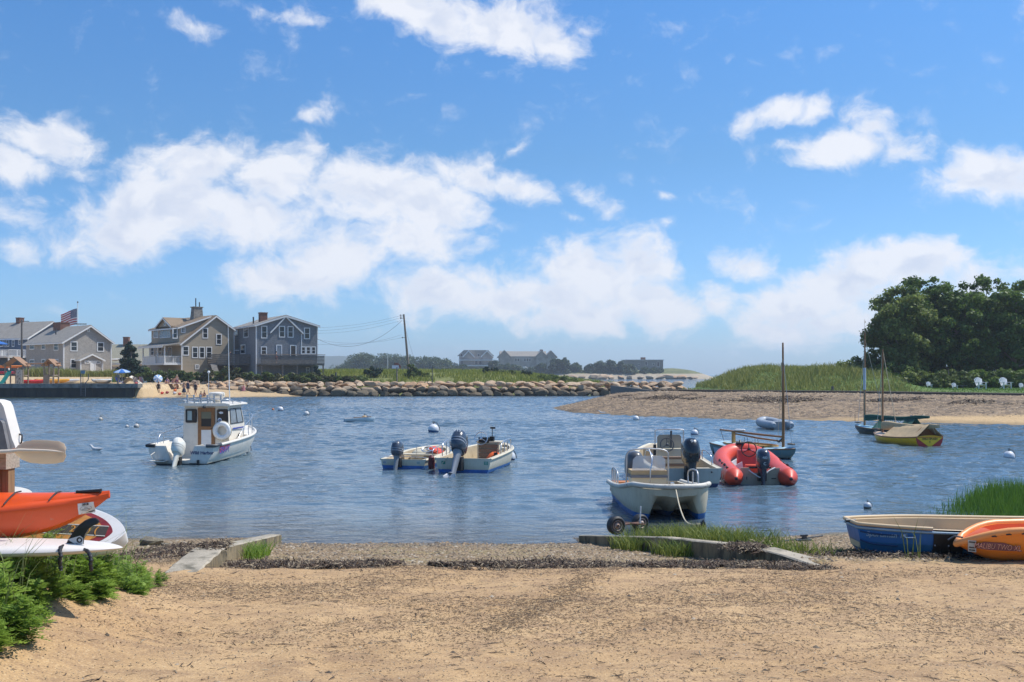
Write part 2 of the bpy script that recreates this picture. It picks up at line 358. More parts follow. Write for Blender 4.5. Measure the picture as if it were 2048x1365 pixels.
isg = t.remap(yn, 11.7, 12.2, 0, 1)
k = t.mix(isg, sand, grav)
wet = t.remap(t.math('ADD', s.outputs[2], t.math('MULTIPLY', t.math('SUBTRACT', nB, .5), .12)), .16, .02)
k = t.mix(t.math('MULTIPLY', wet, .6), k, c4((.05, .04, .028)))
t.put(b, 'Base Color', k); t.put(b, 'Roughness', t.remap(wet, 0, 1, .92, .35))
hh = t.math('ADD', t.math('MULTIPLY', nC, .5), t.math('ADD', t.math('MULTIPLY', nB, 1.4), t.math('MULTIPLY', t.math('MULTIPLY', vo.outputs['Distance'], isg), -3.0)))
t.put(b, 'Normal', t.add('ShaderNodeBump', {'Strength': .9, 'Distance': .012, 'Height': hh}))
ground = sheet('ground', xs, ys, gz, gm)

# water: short wind ripples over longer ones, dark below, shallow and brown near the ramp
wm, t, b = new_mat('water')
pos = t.add('ShaderNodeNewGeometry').outputs['Position']; s = t.add('ShaderNodeSeparateXYZ', {0: pos})
mp = lambda sx, sy, rz=0: t.add('ShaderNodeMapping', {'Vector': pos, 'Scale': (sx, sy, 1), 'Rotation': (0, 0, R(rz))}).outputs[0]
w1 = t.noise(mp(.9, 1.5, 8), 2.1, 4, .58, .5); w2 = t.noise(mp(.55, 1.1, -14), .8, 3, .55, .3); w3 = t.noise(mp(1, 1.5, 4), 7.0, 2, .5); w4 = t.noise(mp(.8, 1.3, 5), .16, 3, .55)
calm = t.remap(w4, .32, .66, .55, 1.25)
near = t.math('MULTIPLY', t.remap(s.outputs[1], 17, 27, .3, 1.0), t.remap(s.outputs[1], 120, 136, .35, 1.0))
hgt = t.math('ADD', t.math('MULTIPLY', w1, .2), t.math('ADD', t.math('MULTIPLY', w2, .2), t.math('MULTIPLY', w3, .026)))
hgt = t.math('MULTIPLY', hgt, t.math('MULTIPLY', calm, near))
t.put(b, 'Normal', t.add('ShaderNodeBump', {'Strength': 1.0, 'Distance': 1.0, 'Height': hgt}))
sh = t.remap(t.math('ADD', s.outputs[1], t.math('MULTIPLY', t.math('SUBTRACT', w2, .5), 3)), 22.5, 17.4)
t.put(b, 'Base Color', t.mix(sh, c4((.08, .128, .165)), c4((.05, .042, .026))))
b.inputs['Roughness'].default_value = .06; b.inputs['IOR'].default_value = 1.333
M['water'] = wm
# near the camera the wind waves are real relief, farther out fine relief in the surface
wr = np.random.default_rng(21); WV = [(.38 * (1.7 / .38) ** wr.random(), wr.normal() * .55 + .15, wr.random() * 6.28) for i in range(44)]
def waves(X, Y):
    h = np.zeros_like(X)
    for lam, th, p0_ in WV:
        ph = 2*PI/lam * (math.sin(th)*X + math.cos(th)*Y) + p0_; h += .0047 * lam ** .9 * (np.sin(ph) + .24*np.sin(2*ph + 1.2))
    gust = .55 + .8 * smoothstep(-.2, .22, fbm(X*.07, Y*.13)); return h * gust * smoothstep(16.4, 32, Y) * smoothstep(136, 126, Y)
def water_grid(wx, wyy):
    XX, YY = np.meshgrid(wx, wyy); V = np.stack([XX, YY, waves(XX, YY)], -1).reshape(-1, 3); nx, ny = len(wx), len(wyy); ii = np.arange(nx*ny).reshape(ny, nx)
    tag(np_mesh('water', V, np.stack([ii[:-1, :-1], ii[:-1, 1:], ii[1:, 1:], ii[1:, :-1]], -1).reshape(-1, 4), wm, smooth=True), kind='structure')
wx, wyy = np.arange(-42, 42.01, .105), np.arange(16.2, 80.01, .095)
water_grid(wx, wyy); water_grid(np.arange(-75, 75.01, .19), np.arange(79.9, 136.2, .17))
mb = MB(); X0, X1, Y0, Y1 = wx[0], wx[-1], wyy[0], wyy[-1]
gx = [-9000, -3000, -1000, -300, -75, X0, X1, 75, 300, 1000, 3000, 9000]; gy = [12, Y0, 79.95, 136, 300, 600, 1200, 2500, 5000, 11000]
for i in range(len(gx) - 1):
    for j in range(len(gy) - 1):
        if (gx[i] == X0 and gy[j] == Y0) or (abs(gx[i]) <= 75 and gx[i] < 75 and gy[j] == 79.95): continue
        mb.face([(gx[i], gy[j], 0), (gx[i+1], gy[j], 0), (gx[i+1], gy[j+1], 0), (gx[i], gy[j+1], 0)])
tag(mb.build('sea', wm), kind='structure')

# ---- gravel spit on the far side, with the sand at its foot
def shore_mat(name, sandc, gravc1, gravc2, z0, z1, vs=2.4, wrack=None, slope=None):
    m, t, b = new_mat(name)
    pos = t.add('ShaderNodeTexCoord').outputs['Object']; s = t.add('ShaderNodeSeparateXYZ', {0: pos})
    n = t.noise(pos, .35, 5, .6); n2 = t.noise(pos, 2.5, 5, .7); n3 = t.noise(pos, 9, 3, .7)
    vo = t.add('ShaderNodeTexVoronoi', {'Vector': pos, 'Scale': vs}); vc = t.add('ShaderNodeSeparateColor', {0: vo.outputs['Color']})
    g = t.mix(vc.outputs[0], c4(gravc1), c4(gravc2)); g = t.mix(t.math('MULTIPLY', t.remap(n2, .52, .68), .7), g, c4((.1, .07, .055)))
    g = t.mix(t.math('MULTIPLY', t.remap(n3, .6, .8), .6), g, c4((.42, .33, .25)))
    sd_ = t.mix(t.remap(n, .3, .7), c4(tuple(x * .85 for x in sandc)), c4(sandc)); sd_ = t.mix(t.math('MULTIPLY', t.remap(n3, .55, .75), .25), sd_, c4((.2, .14, .09)))
    zz = t.math('ADD', s.outputs[2], t.math('MULTIPLY', t.math('SUBTRACT', n, .5), .35))
    zt = t.math('SUBTRACT', zz, t.remap(s.outputs[0], *slope)) if slope else t.math('SUBTRACT', zz, z0)
    k = t.mix(t.remap(zt, 0, .08), sd_, g)
    if wrack:
        zz2 = t.math('ADD', s.outputs[2], t.math('MULTIPLY', t.math('SUBTRACT', n2, .5), .25))
        k = t.mix(t.math('MULTIPLY', t.math('MULTIPLY', t.remap(zz2, wrack[0], wrack[0] + .06), t.remap(zz2, wrack[1] + .06, wrack[1])), t.remap(n2, .4, .6)), k, c4((.06, .04, .028)))
    wet = t.remap(zz, .16, .02); k = t.mix(t.math('MULTIPLY', wet, .55), k, c4((.1, .075, .04)))
    t.put(b, 'Base Color', k); b.inputs['Roughness'].default_value = .9
    t.put(b, 'Normal', t.add('ShaderNodeBump', {'Strength': .8, 'Distance': .08, 'Height': t.math('ADD', n3, t.math('MULTIPLY', vo.outputs[0], -1.0))}))
    return m
SX = np.array([3.0, 4.85, 9.0, 15.5, 24, 30.1, 45, 70, 100]); SYf = np.array([86, 76.9, 70.6, 65.2, 61.9, 58.8, 52, 42, 34])
WX = np.array([12.9, 27.8, 36.8, 60, 100]); WYl = np.array([90.3, 82.4, 71.8, 45, 20])
def wall_y(x): return np.interp(x, WX, WYl)
def spit_h(x, y):
    d = y - np.interp(x, SX, SYf); rise = np.clip(d * .092, -1.5, 1.42)
    back = np.interp(x, [3, 6, 9, 12.9, 16], [88.5, 93, 96, 100, 130]); db = (back - y) * .13
    z = np.minimum(rise, db) + fbm(x * .35, y * .35) * .18 * np.clip(d / 6, 0, 1) + fbm(x * 1.6, y * 1.6, 3) * .06
    z = np.minimum(z, smoothstep(2.6, 12, x) * 1.9 - .06)
    return np.where(y > wall_y(x) + .25, np.minimum(z, np.where(x > 13, 1.25, z)), z)
tag(sheet('gravel_spit', np.arange(2, 70, .3), np.arange(36, 106, .35), spit_h, shore_mat('shingle_beach', (.55, .37, .18), (.1, .068, .04), (.36, .25, .145), .42, .5, 3.2, (.98, 1.12), (14, 38, -.1, .52)), cut=-.35))
# ---- lawn and dune behind the timber bulkhead
def dune_h(x, y):
    wy = wall_y(x)
    z = 1.58 + smoothstep(0, 6, y - wy) * .12
    rise = smoothstep(2.0, 20.0, y - wy) * smoothstep(16.5, 27.0, x + (y - 95) * .1) * smoothstep(37.5, 32.5, x - (y - 90) * .22)
    z = z + 1.15 * rise + .5 * smoothstep(3, 12, y - wy) * smoothstep(12, 18, x) * smoothstep(36, 31, x) + (fbm(x * .12, y * .12) * .7 + fbm(x * .5, y * .5, 3) * .35) * rise
    z = z - smoothstep(16.0, 12.0, x) * 1.2 - smoothstep(118, 132, y) * 3.5 - 2.3 * smoothstep(9.0, -1.0, x - (15.2 + (y - 90) * .165)) * smoothstep(1.0, 3.5, y - wy)
    return np.where(y < wy + .12, -.5, z)
def turf(name, lo, hi):
    m, t, b = new_mat(name); pos = t.add('ShaderNodeTexCoord').outputs['Object']
    n = t.noise(pos, .25, 5, .65); n2 = t.noise(pos, 3, 5, .7)
    k = t.mix(t.remap(n, .3, .7), c4(lo), c4(hi)); k = t.mix(t.math('MULTIPLY', t.remap(n2, .45, .7), .5), k, c4(tuple(x * .55 for x in lo)))
    t.put(b, 'Base Color', k); b.inputs['Roughness'].default_value = .95
    t.put(b, 'Normal', t.add('ShaderNodeBump', {'Strength': .7, 'Distance': .1, 'Height': n2})); return m
tag(sheet('dune', np.arange(12.4, 90, .8), np.arange(20, 136, .8), dune_h, turf('lawn_turf', (.075, .13, .02), (.12, .18, .03)), cut=.4))
# ---- town beach across the harbour, rising to the houses
def beach_h(x, y):
    wl = np.interp(x, [-300, -62, -46, -44, -37, -31, -28, -24], [125.2, 125.2, 125.2, 124.5, 126.5, 129, 133, 146])
    z = np.clip((y - wl) * .115, -1, 2.0) + smoothstep(12, 26, y - wl) * .75
    z = np.where((x < -45.7) & (y > 122.9), np.maximum(z, 1.62), z)
    return z + fbm(x * .3, y * .3) * .12 * smoothstep(0, 3, y - wl)
tag(sheet('beach', np.concatenate([np.arange(-260, -80, 6), np.arange(-80, -20, .45)]), np.concatenate([np.arange(121.5, 160, .45), np.arange(160, 260, 6)]), beach_h,
          shore_mat('beach_sand', (.52, .37, .2), (.5, .36, .2), (.58, .43, .25), 1.0, 1.2, 2.0), cut=-.3))
# ---- grassy point behind the stone jetty
def point_h(x, y):
    y = y - 5.5 * smoothstep(-19, 21, x); e = smoothstep(138.9, 140.6, y) * 1.3
    ridge = 1.45 * smoothstep(138, 156, y) * smoothstep(17, -2, x + (y - 150) * .05) + .35 * smoothstep(150, 168, y) * smoothstep(10, -10, x)
    edge = smoothstep(24, 14, x + (y - 140) * .22)
    return -.8 + (e + ridge + .55 + .35 * smoothstep(139, 142, y) + fbm(x * .1, y * .1) * .5 + fbm(x * .4, y * .4, 3) * .2) * edge * smoothstep(-60, -45, x + (y - 138) * .2 * 0 - 0)
tag(sheet('grassy_point', np.arange(-60, 34, .8), np.arange(135.6, 215, 1.0), point_h, turf('marsh_turf', (.13, .15, .03), (.2, .2, .06)), cut=-.5))
# ---- low headland half a kilometre off, and blue hills beyond
def head_h(x, y):
    prof = np.interp(x, [-150, -112, -88, -60, -30, 0, 40, 80, 92, 104, 112, 124], [-2, 1, 4, 5, 5, 5, 5.0, 5.4, 6, 4.5, 2.4, -1.5])
    d = smoothstep(548, 575, y + fbm(x * .03, y * 0 + 3) * 20) * smoothstep(800, 680, y)
    return (prof + 2 + fbm(x * .05, y * .05) * 1.6) * d - 2 + 1.8 * smoothstep(535, 552, y) * d * 0
hm = shore_mat('headland_ground', (.4, .33, .23), (.1, .12, .04), (.16, .17, .06), 3.0, 3.4, .5)
tag(sheet('headland', np.arange(-150, 126, 3.0), np.arange(536, 800, 4.0), head_h, hm, cut=-1.4))
def hill_h(x, y):
    g = np.exp(-((x + 480) / 140) ** 2) * 44 + np.exp(-((x + 380) / 60) ** 2) * 22 + np.exp(-((x + 640) / 110) ** 2) * 30
    return g * smoothstep(2450, 2560, y) * smoothstep(2900, 2700, y) + fbm(x * .02, y * .02) * 14 * (g > 6) - 3
tag(sheet('far_hill', np.arange(-1000, -150, 12.0), np.arange(2440, 2900, 20.0), hill_h, turf('far_woodland', (.035, .06, .025), (.05, .08, .03)), cut=-1))
# ================================================================ BOATS
# boat frames: +Y to the bow, +X to starboard, z = 0 at the waterline, transom at y = 0
def half_outer(B, S, K, round_, chine=.86, cz=.35, m=7):
    if round_:
        return [(B * max(0, math.cos(u)) ** .75, S + (K - S) * math.sin(u) ** 1.25) for u in [PI/2*i/(m-1) for i in range(m)]]
    zc = K + (S - K) * cz
    return [(B, S), (B*.985, S*.6 + zc*.4), (B*(chine+.04), S*.2 + zc*.8), (B*chine, zc), (B*chine*.66, zc*.62+K*.38), (B*.2, zc*.2+K*.8), (0, K)]
class Hull:
    def __init__(s, L, b, sh, k, round_=False, chine=.86, cz=.35, wall=.07, floor=.12, decks=(), n=24, rake=0.0, crown=0.0):
        s.__dict__.update(L=L, b=b, sh=sh, k=k, round_=round_, chine=chine, cz=cz, wall=wall, floor=floor, decks=decks, n=n, rake=rake, crown=crown)
    def ty(s, t): return t * s.L
    def outer(s, t):
        P = half_outer(s.b(t), s.sh(t), s.k(t), s.round_, s.chine, s.cz)
        rk = lambda z: s.rake * (z / max(.05, s.sh(t))) * max(0, (t - .6) / .4) ** 2
        return [(x, s.ty(t) + rk(z), z) for x, z in P]
    def section(s, t, deck):
        O = s.outer(t); B, S = s.b(t), s.sh(t); w = min(s.wall, B * .9); y = O[0][1]
        P = O + [(-x, yy, z) for x, yy, z in reversed(O[:-1])]
        if deck: I = [(-(B-w), y, S), (-(B-w)*.97, y, S + s.crown*.3), (-(B-w)*.5, y, S + s.crown*.8), (0, y, S + s.crown), ((B-w)*.5, y, S + s.crown*.8), ((B-w)*.97, y, S + s.crown*.3), (B-w, y, S)]
        else:
            Fz = min(S - .02, max(s.floor, s.k(t) + .1)); q = max(.01, min((B-w)*.96, B * (.72 if s.round_ else s.chine * .97) - w*.6)); I = [(-(B-w), y, S), (-q, y, Fz + .01), (-q*.5, y, Fz), (0, y, Fz), (q*.5, y, Fz), (q, y, Fz + .01), (B-w, y, S)]
        return P + I
    def mesh(s, mb, stern_wall=True):
        ts = sorted(set([i / s.n for i in range(s.n + 1)] + [d for dd in s.decks for d in dd] + [.012, .985])); secs = []
        dks = tuple(s.decks) if any(b > .99 for a, b in s.decks) else tuple(s.decks) + ((.985, 1.0),); isd = lambda t: any(a <= t <= b for a, b in dks)
        for t in ts:
            d = isd(t) or (t == 0 and stern_wall)
            ed = [dd for dd in dks if abs(t - dd[0]) < 1e-9 or abs(t - dd[1]) < 1e-9]
            if t == .012 and stern_wall and not isd(t): secs.append(s.section(t, True)); secs.append(s.section(t + .001, False)); continue
            if ed and 0 < t < 1:
                first = abs(t - ed[0][0]) < 1e-9
                secs.append(s.section(t, not first)); secs.append(s.section(t + .0005, first)); continue
            secs.append(s.section(t, d))
        n = len(secs[0]); mr = [0]*13; mr[12] = 2; mr += [1]*6 + [2]
        mb.loft(secs, True, True, 0, mrow=(mr + [2]*n)[:n])
    def rail(s, side, t0=0.0, t1=1.0, dz=0.0, n=24, inset=0.0):
        return [(side * (s.b(t) - inset), s.outer(t)[0][1], s.sh(t) + dz) for t in [t0 + (t1 - t0) * i / n for i in range(n + 1)]]
    def gunwale(s, dz=0.0, n=22, out=0.0):
        a = s.rail(1, 0, 1, dz, n, -out); b_ = s.rail(-1, 0, 1, dz, n, -out); return a + list(reversed(b_[:-1] if s.b(1) < .06 else b_))
def ring(cx, cy, z, rx, ry, n=18, p=2.6):
    out = []
    for i in range(n):
        a = 2*PI*i/n; c, s_ = math.cos(a), math.sin(a)
        out.append((cx + rx * math.copysign(abs(c) ** (2/p), c), cy + ry * math.copysign(abs(s_) ** (2/p), s_), z))
    return out
def outboard(parent, y, z, s=1.0, tilt=0.0, cowl=None, leg=None, letter=None, lm=None, x=0.0, band=None):
    """outboard motor hung on the transom; tilt swings the propeller up and aft"""
    T = Matrix.Translation((x, y, z)) @ Matrix.Rotation(tilt, 4, 'X') @ Matrix.Scale(s, 4)
    mb = MB(); mb.T = T
    mb.loft([ring(0, -.2, .12, .12, .17), ring(0, -.22, -.1, .075, .13), ring(0, -.25, -.5, .05, .12), ring(0, -.26, -.72, .03, .13)], m=0)
    mb.loft([ring(0, -.26, -.66, .11, .26, p=2), ring(0, -.26, -.69, .11, .26, p=2)], m=0)
    mb.tube([(0, -.02, -.84), (0, -.12, -.84), (0, -.34, -.84), (0, -.46, -.84)], [.02, .065, .065, .045], 12, 0)
    mb.prism([(-.1, -.86), (-.32, -.86), (-.3, -1.04), (-.2, -1.02)], -.012, .012, 0, 'x')
    mb.T = Matrix.Translation((x, y, z)) @ Matrix.Scale(s, 4)
    for sx in (-.1, .1): mb.box(sx - .02, sx + .02, -.17, .05, -.28, .06, 1)
    mb.box(-.13, .13, -.06, .03, -.3, -.08, 1)
    o = mb.build('outboard_motor', [leg or M['dgrey'], M['black']], parent, 45)
    mb = MB(); mb.T = T
    mb.loft([ring(0, -.2, .1, .15, .25), ring(0, -.2, .2, .2, .33), ring(0, -.19, .42, .205, .34), ring(0, -.18, .58, .185, .31), ring(0, -.16, .66, .13, .24), ring(0, -.15, .685, .05, .12)])
    mb.build('cowling', cowl or M['navy'], o, 50)
    if band:
        mb = MB(); mb.T = T
        for z0 in (.28, .36): mb.loft([ring(0, -.195, z0, .2065, .341), ring(0, -.195, z0 + .022, .208, .343)], cap=False)
        mb.build('cowling_stripe', band, o, 50)
    mb = MB(); mb.T = T
    mb.tube([(0, -.45, -.84), (0, -.58, -.84)], [.045, .02], 10)
    for q in range(3):
        a = 2*PI*q/3 + .4; c, s_ = math.cos(a), math.sin(a); d = lambda r, off, yy: (r*c - off*s_, yy, -.84 + r*s_ + off*c)
        mb.face([d(.03, -.03, -.47), d(.1, -.1, -.46), d(.17, -.05, -.49), d(.165, .07, -.53), d(.09, .07, -.54), d(.03, .03, -.54)])
    mb.build('propeller', M['alu'], o)
    if letter:
        for (str_, sz, zz, yy, st) in letter:
            text('cowling_lettering', str_, sz * s, lm or M['white_trim'], o, T @ Matrix.Scale(1/s, 4) @ frame((0, yy*s, zz*s), (1, 0, 0), (0, .12, 1)), stretch=st)
    return o
def wheel(parent, c, r, mat, name='steering_wheel', tilt=.5, back=False):
    mb = MB(); mb.T = Matrix.Translation(c) @ Matrix.Rotation(PI/2 - tilt, 4, 'X')
    mb.tube([(r*math.cos(2*PI*i/22), r*math.sin(2*PI*i/22), 0) for i in range(22)], .016, 7, loop=True)
    for q in range(3): a = 2*PI*q/3 + PI/2; mb.tube([(0, 0, -.02), (r*math.cos(a), r*math.sin(a), 0)], .012, 6)
    mb.lathe([(.035, -.05), (.045, .01), (.02, .025)], 12); return mb.build(name, mat, parent, 50)
def rail_mesh(parent, P, posts, r, mat, name='rail'):
    mb = MB(); mb.tube(P, r, 8)
    for a, b in posts: mb.tube([a, b], r, 8)
    return mb.build(name, mat, parent, 60)
def bez(P, n=16):
    """smooth curve through points"""
    P = [Vector(p) for p in P]; out = []
    for i in range(len(P) - 1):
        p0, p1, p2, p3 = P[max(0, i-1)], P[i], P[i+1], P[min(len(P)-1, i+2)]
        for q in range(n):
            t = q / n; out.append(.5 * ((2*p1) + (p2-p0)*t + (2*p0-5*p1+4*p2-p3)*t*t + (3*p1-p0-3*p2+p3)*t**3))
    return out + [P[-1]]

# ---------------------------------------------------------------- white pilothouse boat
def pilothouse_boat():
    t_ = thing('cabin_boat', 'white pilothouse motorboat with wooden cabin door and life ring, moored stern-on', 'motorboat', (PX(362, 33.0), 33.0, 0), R(-3))
    Hl = Hull(6.5, lambda t: 1.13 * (1 - .06*(1-t)) * (1 - max(0, (t-.45)/.55) ** 2.6) + .03, lambda t: .62 + .28 * t ** 1.8, lambda t: -.35 + .85 * max(0, (t-.68)/.32) ** 2.2,
              chine=.8, cz=.4, wall=.16, floor=.02, decks=((.62, 1.0),), crown=.05, rake=.5)
    hm_ = twotone('cabin_boat_hull', (.74, .69, .59), (.02, .022, .026), .035, .3)
    mb = MB(); Hl.mesh(mb, stern_wall=False); mb.f.pop(-2); mb.mi.pop(-2)
    mb.build('hull', [hm_, M['white'], M['white']], t_, 40)
    O = [(x, z) for x, y, z in Hl.outer(0)]                              # transom with the motor notch cut out
    pol = [(x, z) for x, z in O] + [(-x, z) for x, z in reversed(O[:-1])]
    pol = pol + [(-.55, .62), (-.36, .14), (.3, .14), (.48, .62)]
    mb = MB(); mb.prism(list(reversed(pol)), -.012, .07, 0); mb.build('transom', [twotone('cabin_boat_transom', (.7, .67, .61), (.02, .022, .026), .035, .32)], t_, 30)
    mb = MB(); mb.box(-.34, .28, .08, .6, .1, .14); mb.build('motor_well', M['white'], t_)
    for sx, a in ((-1, .56), (1, .5)):
        mb = MB(); mb.prism([(sx*a, .62), (sx*.37, .14), (sx*.33, .14), (sx*(a-.05), .62)] if sx < 0 else [(sx*a, .62), (sx*(a-.05), .62), (sx*.29, .14), (sx*.33, .14)], .0, .75, 0)
        mb.build('well_side', M['white'], t_)
    mb = MB(); mb.tube(Hl.gunwale(.0, 26, .02), .05, 10); mb.build('rub_rail', M['white'], t_, 60)
    for sx in (-1, 1):
        mb = MB(); mb.tube([(sx*1.16, .5, .64), (sx*1.14, -.02, .625), (sx*.86, -.05, .625)], .055, 8); mb.build('corner_fender', M['dgrey'] if sx > 0 else M['black'], t_, 50)
    # cabin: tapered walls, separate panes
    y0, y1 = 2.3, 4.3
    def cab(z, g): return [(-.84 + g*.06, y0 + g*.04, z), (.84 - g*.06, y0 + g*.04, z), (.8 - g*.06, y1 - .45*g, z), (.42, y1 + .25 - .62*g, z), (-.42, y1 + .25 - .62*g, z), (-.8 + g*.06, y1 - .45*g, z)]
    mb = MB(); mb.loft([cab(.0, 0), cab(1.16, .35), cab(1.86, 1)]); cabin = mb.build('cabin', M['white'], t_, 20)
    mb = MB(); q = [(-.93, y0-.22), (.93, y0-.22), (.88, y1-.1), (.46, y1+.1), (-.46, y1+.1), (-.88, y1-.1)]
    mb.loft([[(x*.98, y, 1.862) for x, y in q], [(x, y, 1.89) for x, y in q], [(x*.99, y, 1.93) for x, y in q], [(x*.8, y*.95+.1, 1.97) for x, y in q]]); roof = mb.build('cabin_roof', M['white'], t_, 30)
    aft = lambda x, z: (x, y0 + .04 * (z / 1.86) - .012, z)
    def pane(name, x0, x1, z0, z1, mat, off, par, r=.05):
        mb = MB(); pts = []
        for cx, cz, a0 in ((x1-r, z1-r, 0), (x0+r, z1-r, 90), (x0+r, z0+r, 180), (x1-r, z0+r, 270)):
            for k in range(4): a = R(a0 + 30*k); pts.append((cx + r*math.cos(a), cz + r*math.sin(a)))
        mb.prism(list(reversed(pts)), y0 - off, y0 + .05, 0); return mb.build(name, mat, par)
    for x0, x1, nm in ((-.73, -.33, 'a'), (.40, .79, 'b')):
        f = pane('window', x0, x1, 1.27, 1.75, M['black'], .012, cabin); pane('pane', x0 + .04, x1 - .04, 1.31, 1.71, M['glass'], .018, f, .04)
    f = [o for o in cabin.children if o.name.startswith('window')]
    mb = MB(); mb.box(-.66, -.5, y0 - .022, y0 - .019, 1.36, 1.69); mb.build('window_pale_patch', flat('pale_patch', (.33, .42, .42)), f[0])  # pale upright patch laid over the first window pane
    sk = flat('sticker_white', (.7, .72, .75)); sb = flat('sticker_blue', (.02, .04, .16))
    mb = MB(); mb.T = Matrix.Translation((.5, y0 - .02, 1.37)) @ Matrix.Rotation(PI/2, 4, 'X')
    mb.lathe([(.075, 0), (.075, .003)], 18); s1 = mb.build('sticker', sk, f[1]); mb = MB(); mb.T = Matrix.Translation((.5, y0 - .024, 1.365)) @ Matrix.Rotation(PI/2, 4, 'X'); mb.prism([(-.05, .01), (0, .035), (.045, .02), (.05, -.03), (0, -.01), (-.04, -.03)], 0, .002, 0, 'z'); mb.build('sticker_print', sb, f[1])
    mb = MB(); mb.prism([(.46, 1.63), (.53, 1.67), (.62, 1.65), (.62, 1.6), (.53, 1.58)], y0 - .021, y0 - .019); mb.build('sticker', sk, f[1])
    # wooden door
    mb = MB()
    mb.box(-.28, -.16, y0-.03, y0+.03, .1, 1.8); mb.box(.2, .32, y0-.03, y0+.03, .1, 1.8); mb.box(-.16, .2, y0-.03, y0+.03, 1.66, 1.8); mb.box(-.16, .2, y0-.03, y0+.03, 1.02, 1.14); mb.box(-.16, .2, y0-.03, y0+.03, .1, .3)
    door = mb.build('door', M['wood'], cabin, 30)
    mb = MB(); mb.box(-.16, .2, y0-.02, y0, 1.14, 1.66); mb.build('door_pane', M['glass'], door)
    mb = MB(); mb.box(-.16, .2, y0-.024, y0, .3, 1.02); mb.build('door_panel', M['white_trim'], door)
    mb = MB(); mb.box(-.155, .195, y0-.023, y0-.021, 1.42, 1.655); mb.build('door_blind', flat('olive_blind', (.17, .16, .1)), door)
    mb = MB(); mb.tube([(.26, y0-.03, 1.07), (.26, y0-.09, 1.07), (.2, y0-.09, 1.07)], .015, 7); mb.build('handle', M['blackgloss'], door)
    # side and front panes
    for sx in (-1, 1):
        mb = MB()
        for a, b in ((.12, .5), (.54, .9)):
            def sp(u, v):
                g = .42 + .5*v; z = 1.24 + .5*v; ya, yb = y0 + g*.04, y1 - .45*g; xa, xb = .84 - g*.06, .8 - g*.06
                return (sx * (xa + (xb-xa)*u + .012), ya + (yb-ya)*u, z)
            P = [sp(a, 0), sp(b, 0), sp(b, 1), sp(a, 1)]; mb.face(P if sx > 0 else P[::-1])
        f = mb.build('pane', M['glass_pale'], cabin)
        mb = MB()
        for u in (.1, .52, .92): mb.tube([sp(u, -.02), sp(u, 1.02)], .018, 6)
        for v in (-.02, 1.02): mb.tube([sp(.1, v), sp(.92, v)], .018, 6)
        mb.build('window_frame', M['black'], cabin)
        mb = MB(); mb.box(sx*.845 - .006, sx*.845 + .006, y0 + .35, y1 - .4, 1.02, 1.07); mb.build('stripe', flat('royal_blue', (.02, .05, .3)), cabin)
        mb = MB(); mb.T = Matrix.Translation((sx*.84, y0 + 1.1, .78)) @ Matrix.Rotation(PI/2, 4, 'Y'); mb.lathe([(.07, -.012), (.07, .012)], 16); mb.build('porthole', M['blackgloss'], cabin)
    mb = MB(); mb.T = Matrix.Translation((.02, y0 - .24, 1.83)); mb.ball((0, 0, 0), .055); mb.build('deck_light', M['blackgloss'], roof, True)
    # roof rail, rod holders, radar, aerials
    P = bez([(-.86, y0 + 1.2, 1.96), (-.86, y0 + .2, 2.06), (-.7, y0 - .12, 2.1), (0, y0 - .16, 2.12), (.7, y0 - .12, 2.1), (.86, y0 + .2, 2.06), (.86, y0 + 1.2, 1.96)], 8)
    rail_mesh(roof, P, [((x, y0 - .12, 1.9), (x, y0 - .14, 2.1)) for x in (-.6, -.2, .2, .6)] + [((sx*.86, y0 + .3, 1.9), (sx*.86, y0 + .3, 2.05)) for sx in (-1, 1)], .018, M['chrome'], 'roof_rail')
    for i in range(6):
        x = -.6 + .24 * i; mb = MB(); mb.tube([(x, y0 - .13, 1.9), (x - .01, y0 - .17, 2.22)], .028, 9); mb.tube([(x - .01, y0 - .17, 2.22), (x - .012, y0 - .18, 2.25)], .036, 9); mb.build('rod_holder', M['chrome'], roof, 50)
    mb = MB(); mb.lathe([(.12, 1.95), (.16, 2.02), (.21, 2.1), (.265, 2.16), (.28, 2.24), (.27, 2.31), (.22, 2.34), (.05, 2.35)], 22, c=(.13, y0 + .75, 0)); rd = mb.build('radar_dome', M['white'], roof, 35)
    text('radar_lettering', 'Raymarine', .09, M['dgrey'], rd, frame((.29, y0 + .49, 2.24), (.83, .5, 0), (0, 0, 1)))
    mb = MB(); mb.tube([(.62, y0 + .7, 1.95), (.58, y0 + .75, 2.6), (.47, y0 + .95, 4.75)], [.022, .016, .008], 7); mb.build('aerial', M['white_trim'], roof)
    mb = MB(); mb.tube([(-.12, y0 + .6, 1.95), (-.12, y0 + .6, 3.02)], .01, 6); mb.ball((-.12, y0 + .6, 3.06), .05); mb.build('mast_light', M['white_trim'], roof)
    # bow rails
    for sx in (-1, 1):
        ts = [.42, .5, .6, .72, .84, .94]; hs = [.02, .34, .5, .56, .6, .6]
        P = bez([(sx * (Hl.b(t) - .1), Hl.outer(t)[0][1], Hl.sh(t) + h) for t, h in zip(ts, hs)], 6)
        rail_mesh(t_, P, [((sx*(Hl.b(t)-.08), Hl.outer(t)[0][1], Hl.sh(t)), (sx*(Hl.b(t)-.1), Hl.outer(t)[0][1], Hl.sh(t) + h)) for t, h in zip(ts[1:], hs[1:])], .016, M['chrome'], 'bow_rail')
    P = bez([(-1.0, .5, .66), (-1.0, .75, .95), (-.96, 1.6, 1.05), (-.9, 2.3, 1.15)], 6); rail_mesh(t_, P, [((-1.0, 1.0, .64), (-.99, 1.0, .98))], .016, M['chrome'], 'grab_rail')
    # swim platform, plates, lettering
    mb = MB(); mb.box(-.95, -.42, -.32, -.013, .12, .15); mb.tube([(-.92, -.013, .15), (-.9, -.28, .34), (-.86, -.02, .42)], .012, 6); mb.build('swim_step', M['white'], t_, 30)
